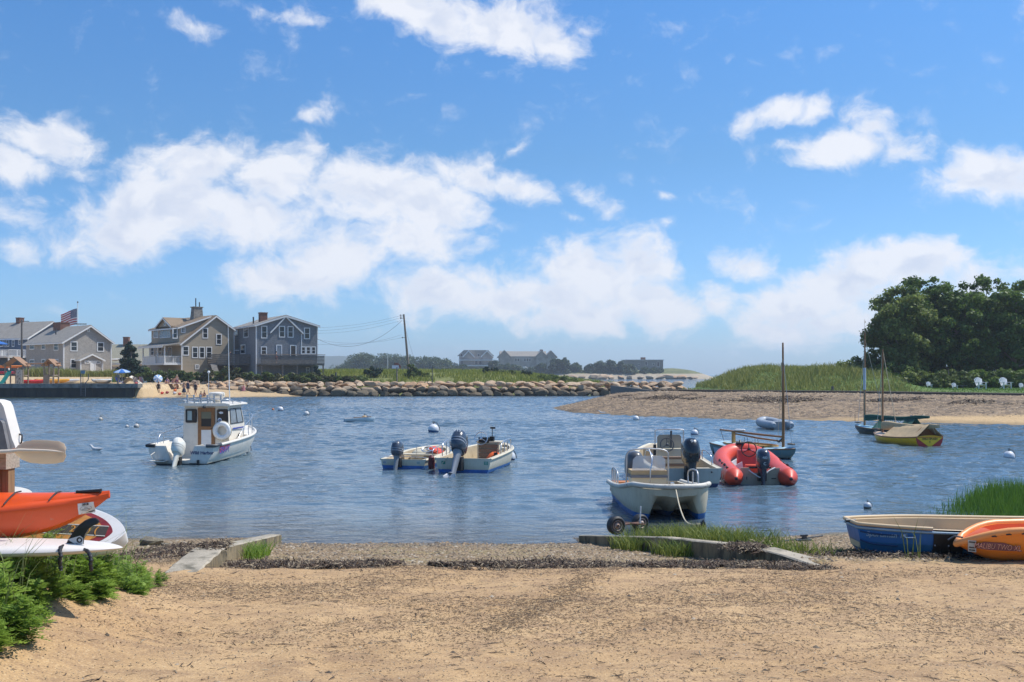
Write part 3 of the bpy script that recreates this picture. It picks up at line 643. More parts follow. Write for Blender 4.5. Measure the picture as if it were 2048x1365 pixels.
    mb = MB(); mb.box(-.75, -.5, -.28, -.06, .152, .165); mb.build('step_pad', M['black'], t_)
    mb = MB(); mb.box(.55, .62, -.06, -.013, .02, .16); mb.box(.3, .52, -.05, -.013, .03, .05); mb.build('trim_tab', M['black'], t_)
    text('transom_lettering', 'Wild Harbor', .15, flat('letter_navy', (.012, .02, .11)), t_, frame((.71, -.016, .39), (1, 0, 0), (0, 0, 1)), offset=.004)
    def side(t, h): a = Hl.outer(t)[:4]; z = a[2][2] + (a[0][2] - a[2][2]) * h; return (float(np.interp(z, [q[2] for q in a[::-1]], [q[0] for q in a[::-1]])) + .02, a[0][1], z)
    a, b_, c_ = side(.08, .62), side(.22, .62), side(.15, 1.0); o_ = side(.15, .55)
    Mf = frame((o_[0] + .012, o_[1], o_[2]), Vector(b_) - Vector(a), Vector(c_) - Vector(o_))
    text('name_lettering', 'GRAVY', .3, flat('letter_blue', (.05, .08, .32)), t_, Mf, shear=.25, offset=.006)
    text('name_lettering_edge', 'GRAVY', .3, flat('letter_red', (.5, .04, .05)), t_, Mf @ Matrix.Translation((.01, .035, -.003)), shear=.25, offset=.012)
    outboard(t_, -.02, .2, .92, R(-28), flat('white_cowl', (.74, .72, .64), .25), flat('white_leg', (.66, .63, .54), .35), x=-.08, band=flat('cowl_line', (.45, .43, .38)))
    # life ring hung on the aft wall: rests on the boat, so a thing of its own
    lr = thing('life_ring', 'white life ring hanging beside the wooden cabin door', 'life ring', t_.matrix_basis @ Vector((.62, y0 - .12, 1.0)), R(-3))
    mb = MB(); mb.T = Matrix.Rotation(PI/2, 4, 'X'); mb.tube([(.245*math.cos(2*PI*i/28), .245*math.sin(2*PI*i/28), 0) for i in range(28)], .085, 12, loop=True); mb.build('ring', M['white_trim'], lr, True)
    mb = MB(); mb.T = Matrix.Rotation(PI/2, 4, 'X'); mb.tube([(.335*math.cos(2*PI*i/28), .335*math.sin(2*PI*i/28), .0) for i in range(28)], .012, 6, loop=True); mb.build('grab_line', M['rope'], lr, True)
    return t_
pilothouse_boat()

# ---------------------------------------------------------------- open skiffs with blue bottoms
SK_IN = mk('tan_interior', (.46, .37, .24), .55, v=.15, scale=4, spots=(.2, .14, .08), spot_scale=6, spot_amt=.3)
def skiff(label, loc, rz, L, B, sf, sb, bottom=(.012, .12, .38), blunt=2.6, top=(.62, .57, .45)):
    t_ = thing('motor_skiff', label, 'motorboat', loc, rz, 'blue bottomed open skiffs')
    Hl = Hull(L, lambda t: B/2 * (1 - .05*(1-t)**2) * (1 - max(0, (t-.5)/.5) ** blunt * .88), lambda t: sf + (sb-sf) * t**1.6, lambda t: -.2 + (sb*.8+.2) * max(0, (t-.72)/.28) ** 2.4,
              chine=.88, cz=.3, wall=.11, floor=.1, decks=((.86, 1.0),), rake=.18)
    mb = MB(); Hl.mesh(mb); mb.build('hull', [twotone('skiff_hull' , top, bottom, .1, .4), SK_IN, M['cream']], t_, 40)
    mb = MB(); mb.tube(Hl.gunwale(-.02, 24, .012), .032, 8); mb.build('rub_rail', M['cream'], t_, 60)
    return t_, Hl
def small_skiff():
    t_, Hl = skiff('low cream skiff with tilted navy outboard and red seat cushion', (PX(806, 31.6), 31.6, 0), R(-15), 3.4, 1.56, .3, .5)
    mb = MB(); mb.box(-.6, .6, 1.45, 1.75, .3, .345); mb.build('thwart', M['cream'], t_)
    mb = MB(); mb.loft([[(x, y, z) for x, y, z in ring(0, 2.25, .12, .55, .55)], ring(0, 2.3, .36, .5, .5), ring(0, 2.35, .44, .4, .4)]); mb.build('bow_cover', mk('cream_cover', (.56, .5, .36), .6), t_, 45)
    wheel(t_, (.32, 1.4, .52), .2, M['chrome'], tilt=1.2)
    mb = MB(); mb.tube([(-.1, 1.5, .34), (-.1, 1.5, .58), (0, 1.5, .6)], .012, 6); mb.build('throttle', M['chrome'], t_)
    mb = MB(); mb.tube([(-.68, .3, .34), (0, .35, .35), (.68, .3, .34)], .014, 6); mb.build('crossbar', M['chrome'], t_)
    mb = MB(); mb.box(-.55, -.15, .3, .55, .1, .22); mb.build('fuel_tank', flat('rust_red', (.25, .06, .035)), t_); mb = MB(); mb.box(.2, .5, .3, .5, .1, .2); mb.build('battery', M['black'], t_)
    P = bez([(.62, 1.0, .36), (.64, 1.1, .55), (.62, 1.9, .62), (.6, 2.0, .42)], 6); rail_mesh(t_, P, [((.63, 1.5, .36), (.63, 1.5, .58))], .014, M['chrome'], 'side_rail')
    c = thing('seat_cushion', 'red float cushion lying in the low cream skiff', 'cushion', t_.matrix_basis @ Vector((.42, 2.0, .44)), R(-15))
    mb = MB(); mb.T = Matrix.Rotation(.5, 4, 'Y'); mb.loft([ring(0, 0, -.05, .2, .28, p=4), ring(0, 0, 0, .24, .32, p=4), ring(0, 0, .05, .2, .28, p=4)]); mb.build('pad', M['redlife'], c, 45)
    for x, s_, cc in ((-.62, '65', (.06, .1, .3)), (.52, '22', (.05, .25, .2))):
        mb = MB(); mb.box(x-.06, x+.06, -.007, .0, .15, .24); mb.build('registration_sticker', flat('sticker_grey', (.5, .52, .5)), t_)
        text('sticker_lettering', s_, .08, flat('stk' + s_, cc), t_, frame((x, -.01, .195), (1, 0, 0), (0, 0, 1)))
    outboard(t_, -.03, .3, .82, R(-12), mk('slate_cowl', (.045, .06, .085), .3, v=.2, coat=.4), flat('silver_leg', (.22, .24, .27), .4), (('25', .11, .6, -.49, 1.5),), x=-.14, band=flat('grey_band', (.3, .34, .4)))
def mid_skiff():
    t_, Hl = skiff('cream centre console skiff with large navy outboard tied beside the low skiff', (PX(926, 30.3), 30.3, 0), R(-13), 4.5, 1.8, .44, .62)
    mb = MB(); mb.box(-.1, .62, 2.05, 2.5, .1, .78); mb.box(-.12, .66, 2.02, 2.54, .78, .82); con = mb.build('console', M['cream'], t_, 30)
    for i in range(4): mb = MB(); mb.box(-.04, .58, 1.99, 2.04, .2 + .14*i, .31 + .14*i); mb.build('locker_slat', flat('teak_grey', (.2, .13, .085)), con)
    mb = MB(); mb.box(.3, .44, 2.1, 2.25, .83, .98); mb.tube([(.36, 2.2, .95), (.36, 2.2, 1.25)], .014, 6); mb.box(.3, .46, 2.17, 2.24, 1.22, 1.28); mb.build('compass_stand', M['blackgloss'], con)
    wheel(t_, (.05, 1.96, .92), .21, M['chrome'], tilt=.25)
    mb = MB(); mb.box(-.05, .3, 2.0, 2.1, .78, .95); mb.build('gauge_panel', M['black'], con)
    mb = MB(); mb.box(.0, .62, 2.9, 3.3, .1, .55); mb.build('forward_seat', M['cream'], t_)
    for sx, y0, y1, h in ((-1, .5, 1.9, .4), (1, 1.5, 3.0, .32)):
        x = lambda y: sx * (Hl.b(y/4.5) - .06); z = lambda y: Hl.sh(y/4.5)
        P = bez([(x(y0), y0, z(y0)), (x(y0), y0 + .1, z(y0) + h), (x(y1), y1 - .1, z(y1) + h), (x(y1), y1, z(y1))], 6); rail_mesh(t_, P, [((x(y), y, z(y)), (x(y), y, z(y) + h)) for y in (y0 + .45, y0 + .85)], .017, M['chrome'], 'side_rail')
    for x in (-.62, .72): mb = MB(); mb.box(x-.06, x+.06, -.007, 0, .25, .35); mb.build('registration_sticker', flat('sticker_green', (.05, .25, .16)), t_)
    text('sticker_lettering', '22', .085, M['white_trim'], t_, frame((.72, -.01, .3), (1, 0, 0), (0, 0, 1)))
    mb = MB(); mb.box(-.3, .35, .25, .6, .1, .2); mb.build('battery_box', flat('rust_brown', (.2, .1, .05)), t_)
    v = thing('life_vest', 'orange life vest heaped in the centre console skiff', 'life vest', t_.matrix_basis @ Vector((.55, 1.55, .12)), R(10))
    mb = MB(); mb.loft([ring(0, 0, 0, .26, .2, p=3), ring(.02, 0, .2, .24, .2), ring(.05, .02, .34, .16, .13), ring(.06, .02, .4, .08, .06)]); mb.build('vest', flat('life_orange', (.75, .12, .015)), v, 60); mb = MB(); mb.box(.0, .12, -.2, -.12, .26, .4); mb.build('collar', M['black'], v)
    outboard(t_, -.03, .42, 1.16, R(-34), mk('slate_cowl_dark', (.04, .055, .08), .25, v=.2, coat=.5), flat('silver_leg', (.22, .24, .27), .4), (('115', .1, .55, -.53, 1.4),), x=-.12, band=flat('grey_band', (.3, .34, .4)))
    mb = MB(); mb.tube([(-.5, .1, .46), (-.58, -.25, .3), (-.6, -.3, .12)], .012, 6); mb.build('stern_line', M['rope'], t_)
small_skiff(); mid_skiff()
fd = thing('fender', 'dark red cylinder fender hanging between the two cream skiffs', 'fender', (PX(863, 31.4), 31.4, .18)); mb = MB(); mb.T = Matrix.Rotation(.25, 4, 'X'); mb.lathe([(.02, -.3), (.09, -.24), (.11, 0), (.09, .22), (.02, .28)], 12); mb.build('body', flat('maroon', (.12, .02, .025)), fd, True)

# ---------------------------------------------------------------- bow-on skiff with a three-part hull
def bow_on_skiff():
    L, B = 3.8, 1.82
    t_ = thing('motor_skiff', 'cream tri-hull skiff facing the ramp with pale tow rope and windshield', 'motorboat', (3.33 - 3.8 * math.sin(R(2)), 20.3 + 3.8 * math.cos(R(2)), 0), R(180 + 2), 'blue bottomed open skiffs')
    b = lambda t: B/2 * (1 - .04*(1-t)**2) * (1 - .14 * max(0, (t-.5)/.5) ** 2.2)
    sh = lambda t: .41 + .30 * t ** 1.5
    def zb(u, t):                                                       # bottom height across the beam: keel, two tunnels, two sponsons
        u = abs(u)
        keel = -.24; tun = -.24 + .36 * smoothstep(.0, .3, u) ; spo = smoothstep(.42, .66, u); z = tun * (1 - spo) + (-.14) * spo
        z = z + smoothstep(.8, 1.0, u) ** 1.5 * (.41 + .1) * 1.0
        kc = .92 * min(1, max(0, (t - .6) / .4)) ** 1.15; ks = max(0, (t - .86) / .14) ** 3; kl = kc * (1 - spo) + ks * spo
        top = sh(t) - .16
        arch = (top - .0) if u < .2 else top
        return z * (1 - kl) + top * kl
    us = [1, .97, .92, .86, .8, .72, .64, .58, .52, .46, .4, .32, .24, .16, .08, .03, 0]; us = us + [-u for u in reversed(us[:-1])]
    secs = []; ts = [i/26 for i in range(27)]
    Yc = lambda u, t: L * t - (.5 * abs(u) ** 3.4) * max(0, (t - .55) / .45)
    def sect(t, deck):
        P = [(u * b(t) * (1 if abs(u) > .95 else 1), Yc(u, t), (sh(t) if abs(u) == 1 else min(sh(t) - .02, zb(u, t)))) for u in us]
        w_ = .1
        zz = sh(t) if deck else .14
        I = [(-(b(t)-w_), Yc(-.95, t), sh(t)), (-(b(t)-w_)*.97, Yc(-.9, t), zz), (0, Yc(0, t) - (0 if deck else .02), zz), ((b(t)-w_)*.97, Yc(.9, t), zz), ((b(t)-w_), Yc(.95, t), sh(t))]
        return P + I
    for t in ts:
        if t == 0: secs.append(sect(0, True)); secs.append(sect(.012, True)); secs.append(sect(.013, False))
        elif abs(t - 21/26) < 1e-6: secs.append(sect(t, False)); secs.append(sect(t + .001, True))
        else: secs.append(sect(t, t > 21/26))
    P = [(u * b(1) * .99, Yc(u, 1.0) + .015, sh(1) - (0 if abs(u) == 1 else .06)) for u in us]; last = secs[-1]; secs.append(P + last[len(us):])
    mb = MB(); n = len(secs[0]); mr = [0] * (len(us) - 1) + [2] + [1] * 3 + [2] + [2]
    mb.loft(secs, True, True, 0, mrow=(mr + [2]*9)[:n])
    mb.build('hull', [twotone('trihull_paint', (.6, .53, .38), (.012, .13, .38), .12, .4, (.3, .22, .11)), SK_IN, M['cream']], t_, 35)
    G = [(b(t) * 1.01, Yc(1, t), sh(t)) for t in ts]; nose = [(u * b(1), Yc(u, 1) + .02, sh(1)) for u in (.97, .9, .8, .65, .45, .2, 0, -.2, -.45, -.65, -.8, -.9, -.97)]
    mb = MB(); mb.tube(G + nose + [(-x, y, z) for x, y, z in reversed(G)], .052, 10); mb.build('rub_rail', mk('worn_rub_rail', (.62, .58, .5), .6, v=.12, spots=(.28, .23, .18), spot_scale=9, spot_amt=.4), t_, 60)
    # console, windshield and rails
    mb = MB(); mb.box(-.16, .62, 1.5, 1.95, .15, .72); con = mb.build('console', M['cream'], t_, 30)
    mb = MB(); mb.box(-.18, .64, 1.48, 1.99, .7, .755); mb.build('console_lip', flat('grey_lip', (.16, .17, .2)), con)
    mb = MB(); mb.box(-.17, .63, 1.5, 1.96, .757, .86); mb.build('console_top', M['cloth_tan'], con)
    gm_, t2, bb = new_mat('clear_windshield'); bb.inputs['Base Color'].default_value = (.72, .77, .82, 1); bb.inputs['Roughness'].default_value = .08; bb.inputs['Alpha'].default_value = .38; M['clear'] = gm_
    mb = MB(); mb.prism([(-.14, .86), (.6, .86), (.58, 1.1), (.5, 1.18), (-.06, 1.18), (-.14, 1.1)], 1.9, 1.908); mb.build('windshield', gm_, con)
    P = bez([(-.24, 1.7, .16), (-.24, 1.72, 1.0), (-.2, 1.74, 1.26), (.1, 1.74, 1.32), (.4, 1.74, 1.32), (.66, 1.74, 1.26), (.7, 1.72, 1.0), (.7, 1.7, .16)], 8); rail_mesh(t_, P, [], .018, M['alu'], 'console_rail')
    mb = MB(); mb.tube(bez([(.2, 1.74, 1.32), (.17, 1.98, 1.1), (.22, 2.05, .8), (.2, 2.02, .3)], 6), .014, 6); mb.build('control_cable', M['chrome'], t_)
    mb = MB(); mb.box(-.72, -.36, 1.35, 1.6, .15, .46); mb.build('cooler', flat('cooler_grey', (.24, .25, .25)), t_, 30); mb = MB(); mb.T = Matrix.Translation((-.54, 1.605, .3)) @ Matrix.Rotation(-PI/2, 4, 'X'); mb.lathe([(.05, 0), (.05, .02), (.02, .03)], 12); mb.build('knob', M['chrome'], t_)
    x0 = -.8; P = bez([(x0, 1.2, .5), (x0, 1.25, .78), (x0, 2.1, .86), (x0, 2.25, .58)], 6); rail_mesh(t_, P, [((x0, 1.7, .5), (x0, 1.7, .8))], .017, M['alu'], 'side_rail')
    x0 = .8; P = bez([(x0, .1, .42), (x0, .15, .74), (x0, .95, .74), (x0, 1.05, .46)], 6); rail_mesh(t_, P, [((x0, y, .42), (x0, y, .74)) for y in (.4, .7)], .017, M['alu'], 'side_rail')
    mb = MB(); mb.box(.3, .8, .1, .5, .2, .45); mb.build('stern_seat', flat('orange_vinyl', (.5, .2, .08)), t_)
    mb = MB(); mb.box(.02, .09, 3.62, 3.72, .72, .78); mb.build('cleat', M['chrome'], t_)
    text('registration_lettering', '2217', .1, flat('faded_red', (.5, .25, .16)), t_, frame((b(.12) + .004, L*.12, .27), (0, 1, 0), (0, 0, 1)))
    mb = MB(); mb.box(.41, .52, 3.32, 3.325, .36, .46); mb.build('patch', flat('tan_patch', (.35, .22, .08)), t_)
    outboard(t_, -.03, .38, 1.08, R(0), flat('grey_cowl', (.07, .075, .085), .35), M['dgrey'], x=.22)
    rp = thing('tow_rope', 'pale rope running from the tri-hull skiff bow down to the trailer post', 'rope')
    a = t_.matrix_basis @ Vector((.03, 3.72, .76)); e = Vector((PX(1395, 17.4), 17.4, PZ(1050, 17.4)))
    mb = MB(); mb.tube(bez([a, a + Vector((.02, -.12, -.1)), a.lerp(e, .35) + Vector((-.03, 0, -.2)), a.lerp(e, .7) + Vector((-.06, 0, -.2)), e], 8), .013, 7); mb.build('line', M['rope'], rp)
bow_on_skiff()
def stern_skiff():
    t_, Hl = skiff('cream skiff with black outboard and framed windshield behind the tri-hull skiff', (PX(1377, 26.4), 26.4, 0), R(4), 4.3, 1.86, .5, .85, (.008, .03, .1), 2.4, (.5, .48, .42))
    mb = MB(); mb.box(-.42, .4, 1.9, 2.3, .1, .88); con = mb.build('console', M['cream'], t_, 30)
    mb = MB(); mb.prism([(-.36, .88), (.34, .88), (.34, 1.2), (.28, 1.26), (-.3, 1.26), (-.36, 1.2)], 2.2, 2.21); mb.build('windshield', flat('tan_shield', (.36, .33, .27), .15), con)
    P = bez([(-.42, 2.2, .5), (-.42, 2.2, 1.3), (-.38, 2.2, 1.4), (0, 2.2, 1.42), (.36, 2.2, 1.4), (.4, 2.2, 1.3), (.4, 2.2, .5)], 6); rail_mesh(t_, P, [], .018, M['chrome'], 'console_rail')
    wheel(t_, (-.15, 1.85, 1.0), .19, M['dgrey'], tilt=.3)
    mb = MB(); mb.tube([(.02, 2.1, .9), (.02, 2.1, 1.38)], .03, 7); mb.build('rod', M['dgrey'], con)
    for sx in (-.5, .45): mb = MB(); mb.box(sx-.04, sx+.04, 1.86, 1.9, .7, 1.0); mb.build('throttle', M['black'], con)
    for i in range(3): mb = MB(); mb.box(-.4, .4, 1.2, 1.5, .24 + .2*i, .3 + .2*i); mb.build('seat_slat', flat('teak_grey', (.2, .13, .085)), t_)
    mb = MB(); mb.box(.2, .75, .4, .75, .1, .45); mb.build('stern_locker', M['cream'], t_)
    for sx in (-1, 1): P = bez([(sx*.82, .7, .52), (sx*.8, .8, .8), (sx*.8, 1.6, .86), (sx*.82, 1.7, .6)], 6); rail_mesh(t_, P, [], .017, M['chrome'], 'side_rail')
    mb = MB(); mb.ball((.62, -.01, .4), .025); mb.build('drain', M['black'], t_)
    outboard(t_, -.03, .5, 1.12, R(-14), M['blackgloss'], flat('black_leg', (.025, .027, .03), .35), (('90', .1, .56, -.53, 1.5),), x=0.02)
stern_skiff()

# ---------------------------------------------------------------- red rigid inflatable
def red_inflatable():
    t_ = thing('inflatable_boat', 'red rigid inflatable with black steering wheel and navy outboard', 'inflatable boat', (PX(1520, 27.2), 27.2, 0), R(-4))
    r0 = .255; cx = .72
    path = [(cx, -.55, .2), (cx, -.35, .2), (cx, 0, .21), (cx, 1.2, .26), (cx, 2.1, .36), (cx*.86, 2.8, .48), (cx*.5, 3.3, .58), (0, 3.5, .62)]
    path = path + [(-x, y, z) for x, y, z in reversed(path[:-1])]
    C = bez(path, 5); n = len(C); rr = []
    for p in C: rr.append(r0 * (1 if p.y > -.2 else max(.12, (p.y + .58) / .38) ** .75))
    mb = MB(); mb.tube(C, rr, 18); tube = mb.build('tube', M['ribred'], t_, True)
    for sx in (-1, 1):
        mb = MB(); mb.tube([(sx*cx, -.62, .2), (sx*cx, -.52, .2)], [.03, .055], 10); mb.build('tube_tip', M['black'], t_, 50)
        mb = MB(); mb.tube([(sx*(cx + .237*math.cos(a)), -.22, .2 + .237*math.sin(a)) for a in [R(-60 + 20*k) if sx > 0 else R(240 - 20*k) for k in range(10)]], .012, 6); mb.build('seam_band', M['grey'], t_)
        P = bez([(sx*(cx + .14), .1 + .5*k, .24 + .2 + (.04 if k % 2 else -.06) + .03*k*.6) for k in range(6)], 4); mb = MB(); mb.tube(P, .016, 6)
        for k in range(0, 6, 1): mb.ball((sx*(cx + .14), .1 + .5*k, .43 + .018*k), .04, n=8, k=5)
        mb.build('grab_line', M['black'], t_, True)
        mb = MB(); mb.tube(bez([(sx*(cx+.235), .0, .2), (sx*(cx+.24), 1.2, .26), (sx*(cx+.22), 2.2, .38)], 6), .02, 6); mb.build('rub_strake', M['black'], t_)
    Hl = Hull(3.2, lambda t: .6 * (1 - max(0, (t-.5)/.5) ** 2.2 * .95), lambda t: .16 + .32*t*t, lambda t: -.3 + .75 * max(0, (t-.6)/.4) ** 2, wall=.05, floor=.1)
    mb = MB(); Hl.mesh(mb, False); mb.build('hull', [twotone('rib_hull', (.55, .5, .4), (.02, .05, .2), .03, .4), M['lgrey'], M['lgrey']], t_, 40)
    mb = MB(); pol = [(-.52, -.15), (.52, -.15), (.52, .44), (.3, .44), (.2, .3), (-.2, .3), (-.3, .44), (-.52, .44)]; mb.prism(pol[::-1], -.03, .03); mb.build('transom', mk('grey_cream_ply', (.42, .36, .26), .6, spots=(.2, .16, .1), spot_amt=.3), t_)
    mb = MB(); mb.tube([(.3, -.035, .16), (.42, -.035, .16)], .014, 6); mb.box(-.37, -.35, -.036, -.03, .12, .2); mb.build('transom_bolt', M['black'], t_)
    mb = MB(); mb.loft([ring(-.12, 1.35, .1, .3, .22, p=5), ring(-.12, 1.38, .6, .28, .2, p=5), ring(-.12, 1.42, .82, .27, .13, p=4)]); con = mb.build('console', flat('red_console', (.6, .05, .035), .4), t_, 40)
    wheel(t_, (-.1, 1.2, .86), .21, M['black'], tilt=.25)
    mb = MB(); mb.box(.16, .26, 1.1, 1.25, .65, .85); mb.tube([(.22, 1.15, .8), (.3, 1.12, .95)], .02, 6); mb.build('throttle', M['black'], con)
    mb = MB(); mb.box(-.3, .25, .55, .85, .1, .38); mb.loft([ring(0, .7, .38, .3, .2, p=5), ring(0, .7, .46, .28, .18, p=5)]); mb.build('seat', M['redlife'], t_, 40)
    mb = MB(); mb.box(-.2, .02, .12, .35, .1, .28); mb.box(-.3, .3, .02, .06, .42, .47); mb.build('fuel_tank', M['blackgloss'], t_)
    mb = MB(); mb.prism([(-.5, .12), (-.25, .12), (-.32, .52), (-.5, .42)], 1.0, 1.04); mb.build('seat_panel', M['white_trim'], t_)
    mb = MB(); mb.box(-.12, .12, 3.3, 3.5, .86, .9); mb.tube([(0, 3.35, .88), (0, 3.45, .96)], .03, 7); mb.build('bow_cleat', M['black'], t_)
    mb = MB(); mb.tube(bez([(-.35, .05, .42), (-.2, -.15, .3), (.0, -.2, .2), (.2, -.12, .36), (.4, .0, .45)], 5), .016, 6); mb.build('cable', M['white_trim'], t_)
    mb = MB(); mb.tube(bez([(-.98, .1, .25), (-1.02, .05, .1), (-.98, 0, .02), (-.95, .08, .1), (-.96, .12, .2)], 5), .012, 6); mb.build('mooring_line', M['rope'], t_)
    outboard(t_, -.03, .36, .9, R(0), M['navy'], M['navy'], (('40', .1, .44, -.535, 1.5), ('C', .12, .26, -.535, 1.0)), x=.04)
red_inflatable()

# ---------------------------------------------------------------- small gaff cat boats
def catboat(label, bow, stern, deckc, hullm, L, mast_h, group='cat rigged sailing dinghies'):
    d = Vector((bow[0]-stern[0], bow[1]-stern[1])); rz = math.atan2(-d.x, d.y)
    t_ = thing('sailing_dinghy', label, 'sailboat', (stern[0], stern[1], 0), rz, group)
    Hl = Hull(L, lambda t: .82 * (1 - .25*(1-t)**2) * (1 - max(0, (t-.35)/.65) ** 2.3) + .03, lambda t: .29 + .09 * (2*t-1)**2, lambda t: -.22 + .45 * max(0, (t-.8)/.2) ** 2,
              round_=True, wall=.06, decks=((0, 1.0),), crown=.07, rake=.06)
    mb = MB(); Hl.mesh(mb); mb.build('hull', [hullm, deckc, deckc], t_, 50)
    mb = MB(); mb.tube(Hl.gunwale(0, 22, .005), .022, 8); mb.build('rub_rail', M['wood'], t_, 60)
    ym = L * .86; mb = MB(); mb.tube([(0, ym, .4), (0, ym, mast_h*.4), (0, ym - .02, mast_h)], [.052, .05, .03], 10); mast = mb.build('mast', M['wood'], t_, True)
    mb = MB(); mb.tube([(0, L*.97, .55), (0, ym - .03, mast_h*.93)], .009, 5); mb.build('forestay', M['alu'], t_)
    mb = MB(); mb.box(-.06, .06, L*.93, L*1.0, .5, .56); mb.build('bow_cleat', M['oldwood'], t_)
    return t_, Hl, ym, mast
def blue_catboat():
    t_, Hl, ym, mast = catboat('pale blue sailing dinghy with bare wooden mast and boom beyond the red inflatable', (9.85, 35.0), (8.05, 38.2), flat('pale_blue_deck', (.42, .6, .66), .45), twotone('teal_hull', (.1, .19, .21), (.05, .05, .04), .05, .35), 3.7, 4.1)
    mb = MB(); mb.loft([ring(0, 1.5, .3, .56, 1.25, p=2.6), ring(0, 1.5, .43, .56, 1.25, p=2.6), ring(0, 1.5, .43, .52, 1.2, p=2.6), ring(0, 1.5, .37, .52, 1.2, p=2.6)]); mb.build('coaming', mk('bright_oak', (.42, .22, .05), .4, v=.25, stretch=(6, 1, 6)), t_, 40)
    mb = MB(); mb.tube([(0, ym - .08, .76), (0, 1.4, .8), (0, -.15, .86)], [.035, .042, .03], 9); mb.build('boom', M['wood'], t_, True)
    mb = MB(); mb.tube([(0, ym - .1, .6), (0, 1.9, .65), (0, .7, .74)], [.03, .034, .03], 9); mb.build('gaff', M['wood'], t_, True)
    mb = MB(); mb.box(-.05, .05, .55, .66, .3, .8); mb.build('boom_crutch', mk('bright_oak2', (.4, .22, .06), .45), t_)
    mb = MB()
    for y in (1.2, 1.35, 1.75, 1.9): mb.tube([(0, y, .64), (.02, y + .05, .38)], .008, 5)
    mb.tube([(0, -.12, .84), (0, .1, .38)], .01, 5); mb.tube(bez([(0, ym, .72), (.05, ym - .1, .63), (.02, ym - .2, .58), (0, ym - .3, .62)], 4), .035, 7); mb.build('sheet', M['darkrope'], t_)
    mb = MB(); mb.loft([ring(0, .9, .86, .03, .25), ring(0, .95, .91, .06, .3), ring(0, 1.0, .94, .03, .2)]); mb.build('furled_sail', flat('sail_white', (.7, .72, .74)), t_, 60)
    mb = MB(); mb.prism([(-.02, .3), (.9, .3), (.9, .06), (.1, -.05)], .0, .01, 0, 'x'); mb.v = [(Hl.b(max(0, y/3.7)) * 1.0 + .0, y + .2, z) for x, y, z in mb.v]; mb.build('hull_patch', flat('patch_grey', (.35, .4, .45)), t_)
    mb = MB(); mb.tube([(.03, ym, 3.55), (.04, ym, .5)], .006, 5); mb.tube([(-.03, ym - .05, 3.55), (-.9, ym-1.2, .5)], .007, 5); mb.box(-.02, .05, ym-.06, ym-.03, 3.1, 3.4); mb.build('halyard', M['rope'], t_)
def boom_cover(t_, ym, L, mat, zb=.86, drop=.3, tail=1.1, y_t=1.9):
    """furled sail under its cover along the boom: sags between mast and boom end"""
    secs = []
    for i in range(15):
        u = i / 14; y = ym - .02 + (-.55 - ym) * u; z = zb + .1*u**2 + .03 * math.sin(u*9); h = (drop*.5) * (1 - .55*u) * (1 + .15*math.sin(u*17)); ww = .1 * (1 - .4*u) * (1 + .2*math.sin(u*13))
        secs.append([(ww*math.cos(2*PI*k/10), y, z + (h if math.sin(2*PI*k/10) < 0 else h*.5) * math.sin(2*PI*k/10)) for k in range(10)])
    mb = MB(); mb.loft(secs); return mb.build('boom_cover', mat, t_, 60)
def tent(t_, Hl, mat, y0, y1, zr0, zr1, dark):
    secs = []
    for i in range(13):
        u = i / 12; y = y0 + (y1 - y0) * u; b = Hl.b(y / Hl.L) * .98; z0 = Hl.sh(y / Hl.L) + .03; zr = zr0 + (zr1 - zr0) * u; sag = .05 * math.sin(u * 3 * PI) ** 2
        secs.append([(b, y, z0), (b*.66, y, z0 + (zr - z0)*.33 - sag*.6), (b*.33, y, z0 + (zr - z0)*.68 - sag), (.02, y, zr), (-.02, y, zr), (-b*.33, y, z0 + (zr - z0)*.68 - sag), (-b*.66, y, z0 + (zr - z0)*.33 - sag*.6), (-b, y, z0)])
    mb = MB(); mb.loft(secs, False, False); inner = [[(x*.985, y, z - .012) for x, y, z in s_] for s_ in secs]; mb.loft(inner, False, False)
    for a, b_ in ((secs[0], inner[0]), (secs[-1], inner[-1])): mb.loft([a, b_], False, False)
    o = mb.build('cockpit_tent', mat, t_, 60)
    mb = MB(); y = y0 + .35; b = Hl.b(y/Hl.L)*.9; mb.prism([(-b, .38), (b, .38), (.0, zr0 + .02 - .05)], y, y + .015); mb.build('tent_end', dark, t_)
    return o
def green_boat():
    t_, Hl, ym, mast = catboat('dark green sailing dinghy with lettered green canvas cover', (17.5, 50.8), (19.5, 48.0), flat('aqua_deck', (.36, .58, .64), .45), twotone('green_hull', (.015, .03, .035), (.14, .12, .06), .06, .3), 3.45, 5.1)
    boom_cover(t_, ym, 3.45, M['cloth_green'], .84, .42)
    tent(t_, Hl, M['cloth_green'], .1, 2.05, .88, .8, M['black'])
    for sx in (-1,): text('cover_lettering', 'SALLY JANE', .2, M['white_trim'], t_, frame((-.3 - .06, 1.1, .66), (0, -1, 0), (.5, 0, .62)), shear=.25, offset=.006)
    mb = MB(); mb.tube([(0, ym, 2.2), (0, ym, 3.3)], .066, 10); mb.build('mast_sleeve', flat('mast_white', (.5, .56, .62)), mast, True)
    mb = MB(); mb.tube([(0, ym, 5.05), (0, ym, 5.75)], .008, 5); mb.prism([(0, 5.55), (.12, 5.6), (0, 5.7)], ym, ym + .004); mb.build('wind_vane', M['rope'], mast)
    mb = MB(); mb.tube([(.04, ym, 4.75), (.1, ym - 1.0, 1.0)], .012, 5); mb.tube([(-.04, ym, 4.75), (-.7, ym - .5, .5)], .008, 5); mb.build('halyard', M['rope'], t_)
    mb = MB(); mb.box(-.02, .02, .35, .41, .45, 1.0); mb.build('boom_crutch', M['grey'], t_)
    mb = MB(); mb.tube([(-.25, Hl.L*.97, .5), (-.26, Hl.L*.97, .95)], .012, 5); mb.build('bow_staff', M['dgrey'], t_)
